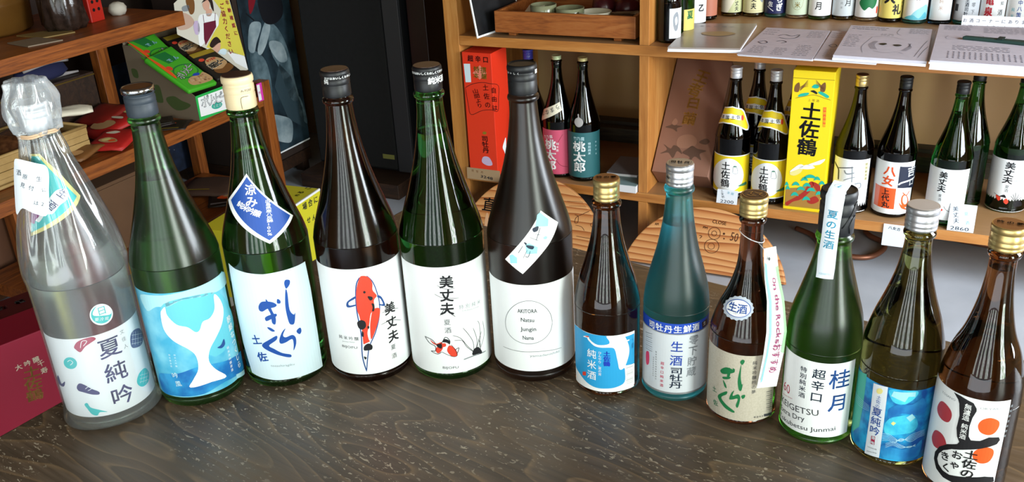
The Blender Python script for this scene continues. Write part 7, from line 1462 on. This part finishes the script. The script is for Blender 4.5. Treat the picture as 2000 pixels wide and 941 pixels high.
# under the middle shelf
bx = thing('cardboard_box', 'plain brown cardboard box under the middle rack shelf', 'box', W(-1.20, -.95, -.5028), YR); box('carton_body', 0, .26, 0, .34, 0, .22, mottled('old_cardboard', srgb('5c4028'), srgb('6c4c30'), 6, .8, .02), bx, .002); box('flap', .262, .264, .02, .32, .10, .21, bpy.data.materials['old_cardboard'], bx, 0)
pouch('snack_bag', 'dark nut bag with silver edge on the low rack shelf', -.90, -.36, .7, .14, .12, .012, 'darkfoil', [('S', 'orangered', 1, [(-40, 0), (-20, 20), (10, 10), (-10, -14)]), ('S', 'peanut', 2, [(-20, 10), (0, 24), (20, 8), (0, 0)]), ('P', 'silver', 1, [(-60, -52), (60, -52), (60, -40), (-60, -40)])], .03, 'snack bags on the low rack shelf', -.5025)
pouch('snack_bag', 'brown paper-fronted snack bag behind the dark one on the low rack shelf', -1.02, -.31, .3, .20, .16, .03, mottled('brown_paper_bag', srgb('3c281c'), srgb('50382a'), 8, .7, .1), [('P', 'goldfoil', 1, [(-90, -70), (20, -60), (20, -54), (-90, -62)])], .06, 'snack bags on the low rack shelf', -.5025)
sack = link('grey_sack', lathe_me('grey_sack', [(0, 0), (.15, 0), (.18, .03), (.17, .10), (.12, .16), (.04, .19), (0, .19)], 36, lambda a, z, r: .006 * sin(4 * a + z * 20) + .004 * sin(9 * a)), None, mottled('dark_grey_cloth', srgb('20242a'), srgb('343a42'), 14, .9, .3), True); sack.location = W(-1.425, -1.0, FZ); sack.scale = (.84, .84, 1); tag(sack, 'dark grey cloth sack on the floor at the far left', 'sack')
# top shelf of the rack
TZ = .1643
pk = link('paper_package', lathe_me('paper_package', [(0, 0), (.10, 0), (.115, .01), (.12, .08), (.122, .085), (.118, .09), (.116, .22), (0, .23)], 48, lambda a, z, r: .002 * sin(9 * a + z * 40)), None, mottled('golden_brown_paper', srgb('50320f'), srgb('74501f'), 5, .35, .3), True); pk.location = W(-1.195, -.86, TZ); pk.scale = (.9, 1.15, 1); pk.rotation_euler = (0, 0, YR); tag(pk, 'round golden-brown paper package on the top rack shelf', 'package')
cl = link('clear_bag', lathe_me('clear_bag', [(0, 0), (.05, 0), (.062, .02), (.06, .09), (.045, .14), (0, .16)], 40, lambda a, z, r: .005 * sin(5 * a + z * 40) + .003 * sin(11 * a)), None, mottled('dark_contents_bag', srgb('1c1410'), srgb('3c2e28'), 50, .18, .4), True); cl.location = W(-1.01, -.745, TZ); cl.scale = (.95, .95, 1); tag(cl, 'glossy bag with dark contents beside the golden-brown package', 'bag')
rbx = thing('red_case', 'small red plastic case with round holes on the top rack shelf', 'box', W(-.998, -.665, TZ), YR + pi / 2 + .1)
REDP = mat('red_plastic', srgb('b8281c'), .4); box('case_body', 0, .055, 0, .09, 0, .12, REDP, rbx, .003)
for x, z in ((.018, .035), (.038, .035), (.018, .058), (.038, .058)):
    h = link('hole', lathe_me('hole', [(0, 0), (.005, 0), (.005, .0006), (0, .0006)], 16), rbx, BLACK); h.rotation_euler = (pi / 2, 0, 0); h.location = (x, -.0002, z)
box('window', .012, .044, -.0008, -.0001, .082, .104, BLACK, rbx, 0)
wb = link('cotton_ball', lathe_me('cotton_ball', [(0, 0), (.018, .001), (.026, .012), (.027, .022), (.02, .034), (.008, .039), (0, .039)], 32, lambda a, z, r: .0015 * sin(5 * a + z * 200)), None, mat('white_matte', srgb('c4beb0'), .8), True); wb.location = W(-1.02, -.545, TZ); tag(wb, 'small round white lump on the top rack shelf', 'ornament')
for nm, lb, pts, m, z in (('paper_card', 'blank greyish card at the front edge of the top rack shelf', [(-1.012, -.937), (-.908, -.955), (-.880, -.868), (-.99, -.862)], mat('grey_card', srgb('8c7c68'), .7), TZ), ('paper_card', 'yellowish card behind the blank greyish one on the top rack shelf', [(-1.075, -.86), (-.965, -.862), (-.935, -.78), (-1.02, -.74)], mat('yellow_card_old', srgb('8c7440'), .7), TZ)):
    o = from_bm(nm, prism_bm(pts, 0, .003), None, m); o.location = W(0, 0, z); o.rotation_euler = (0, 0, YR); tag(o, lb, 'card')
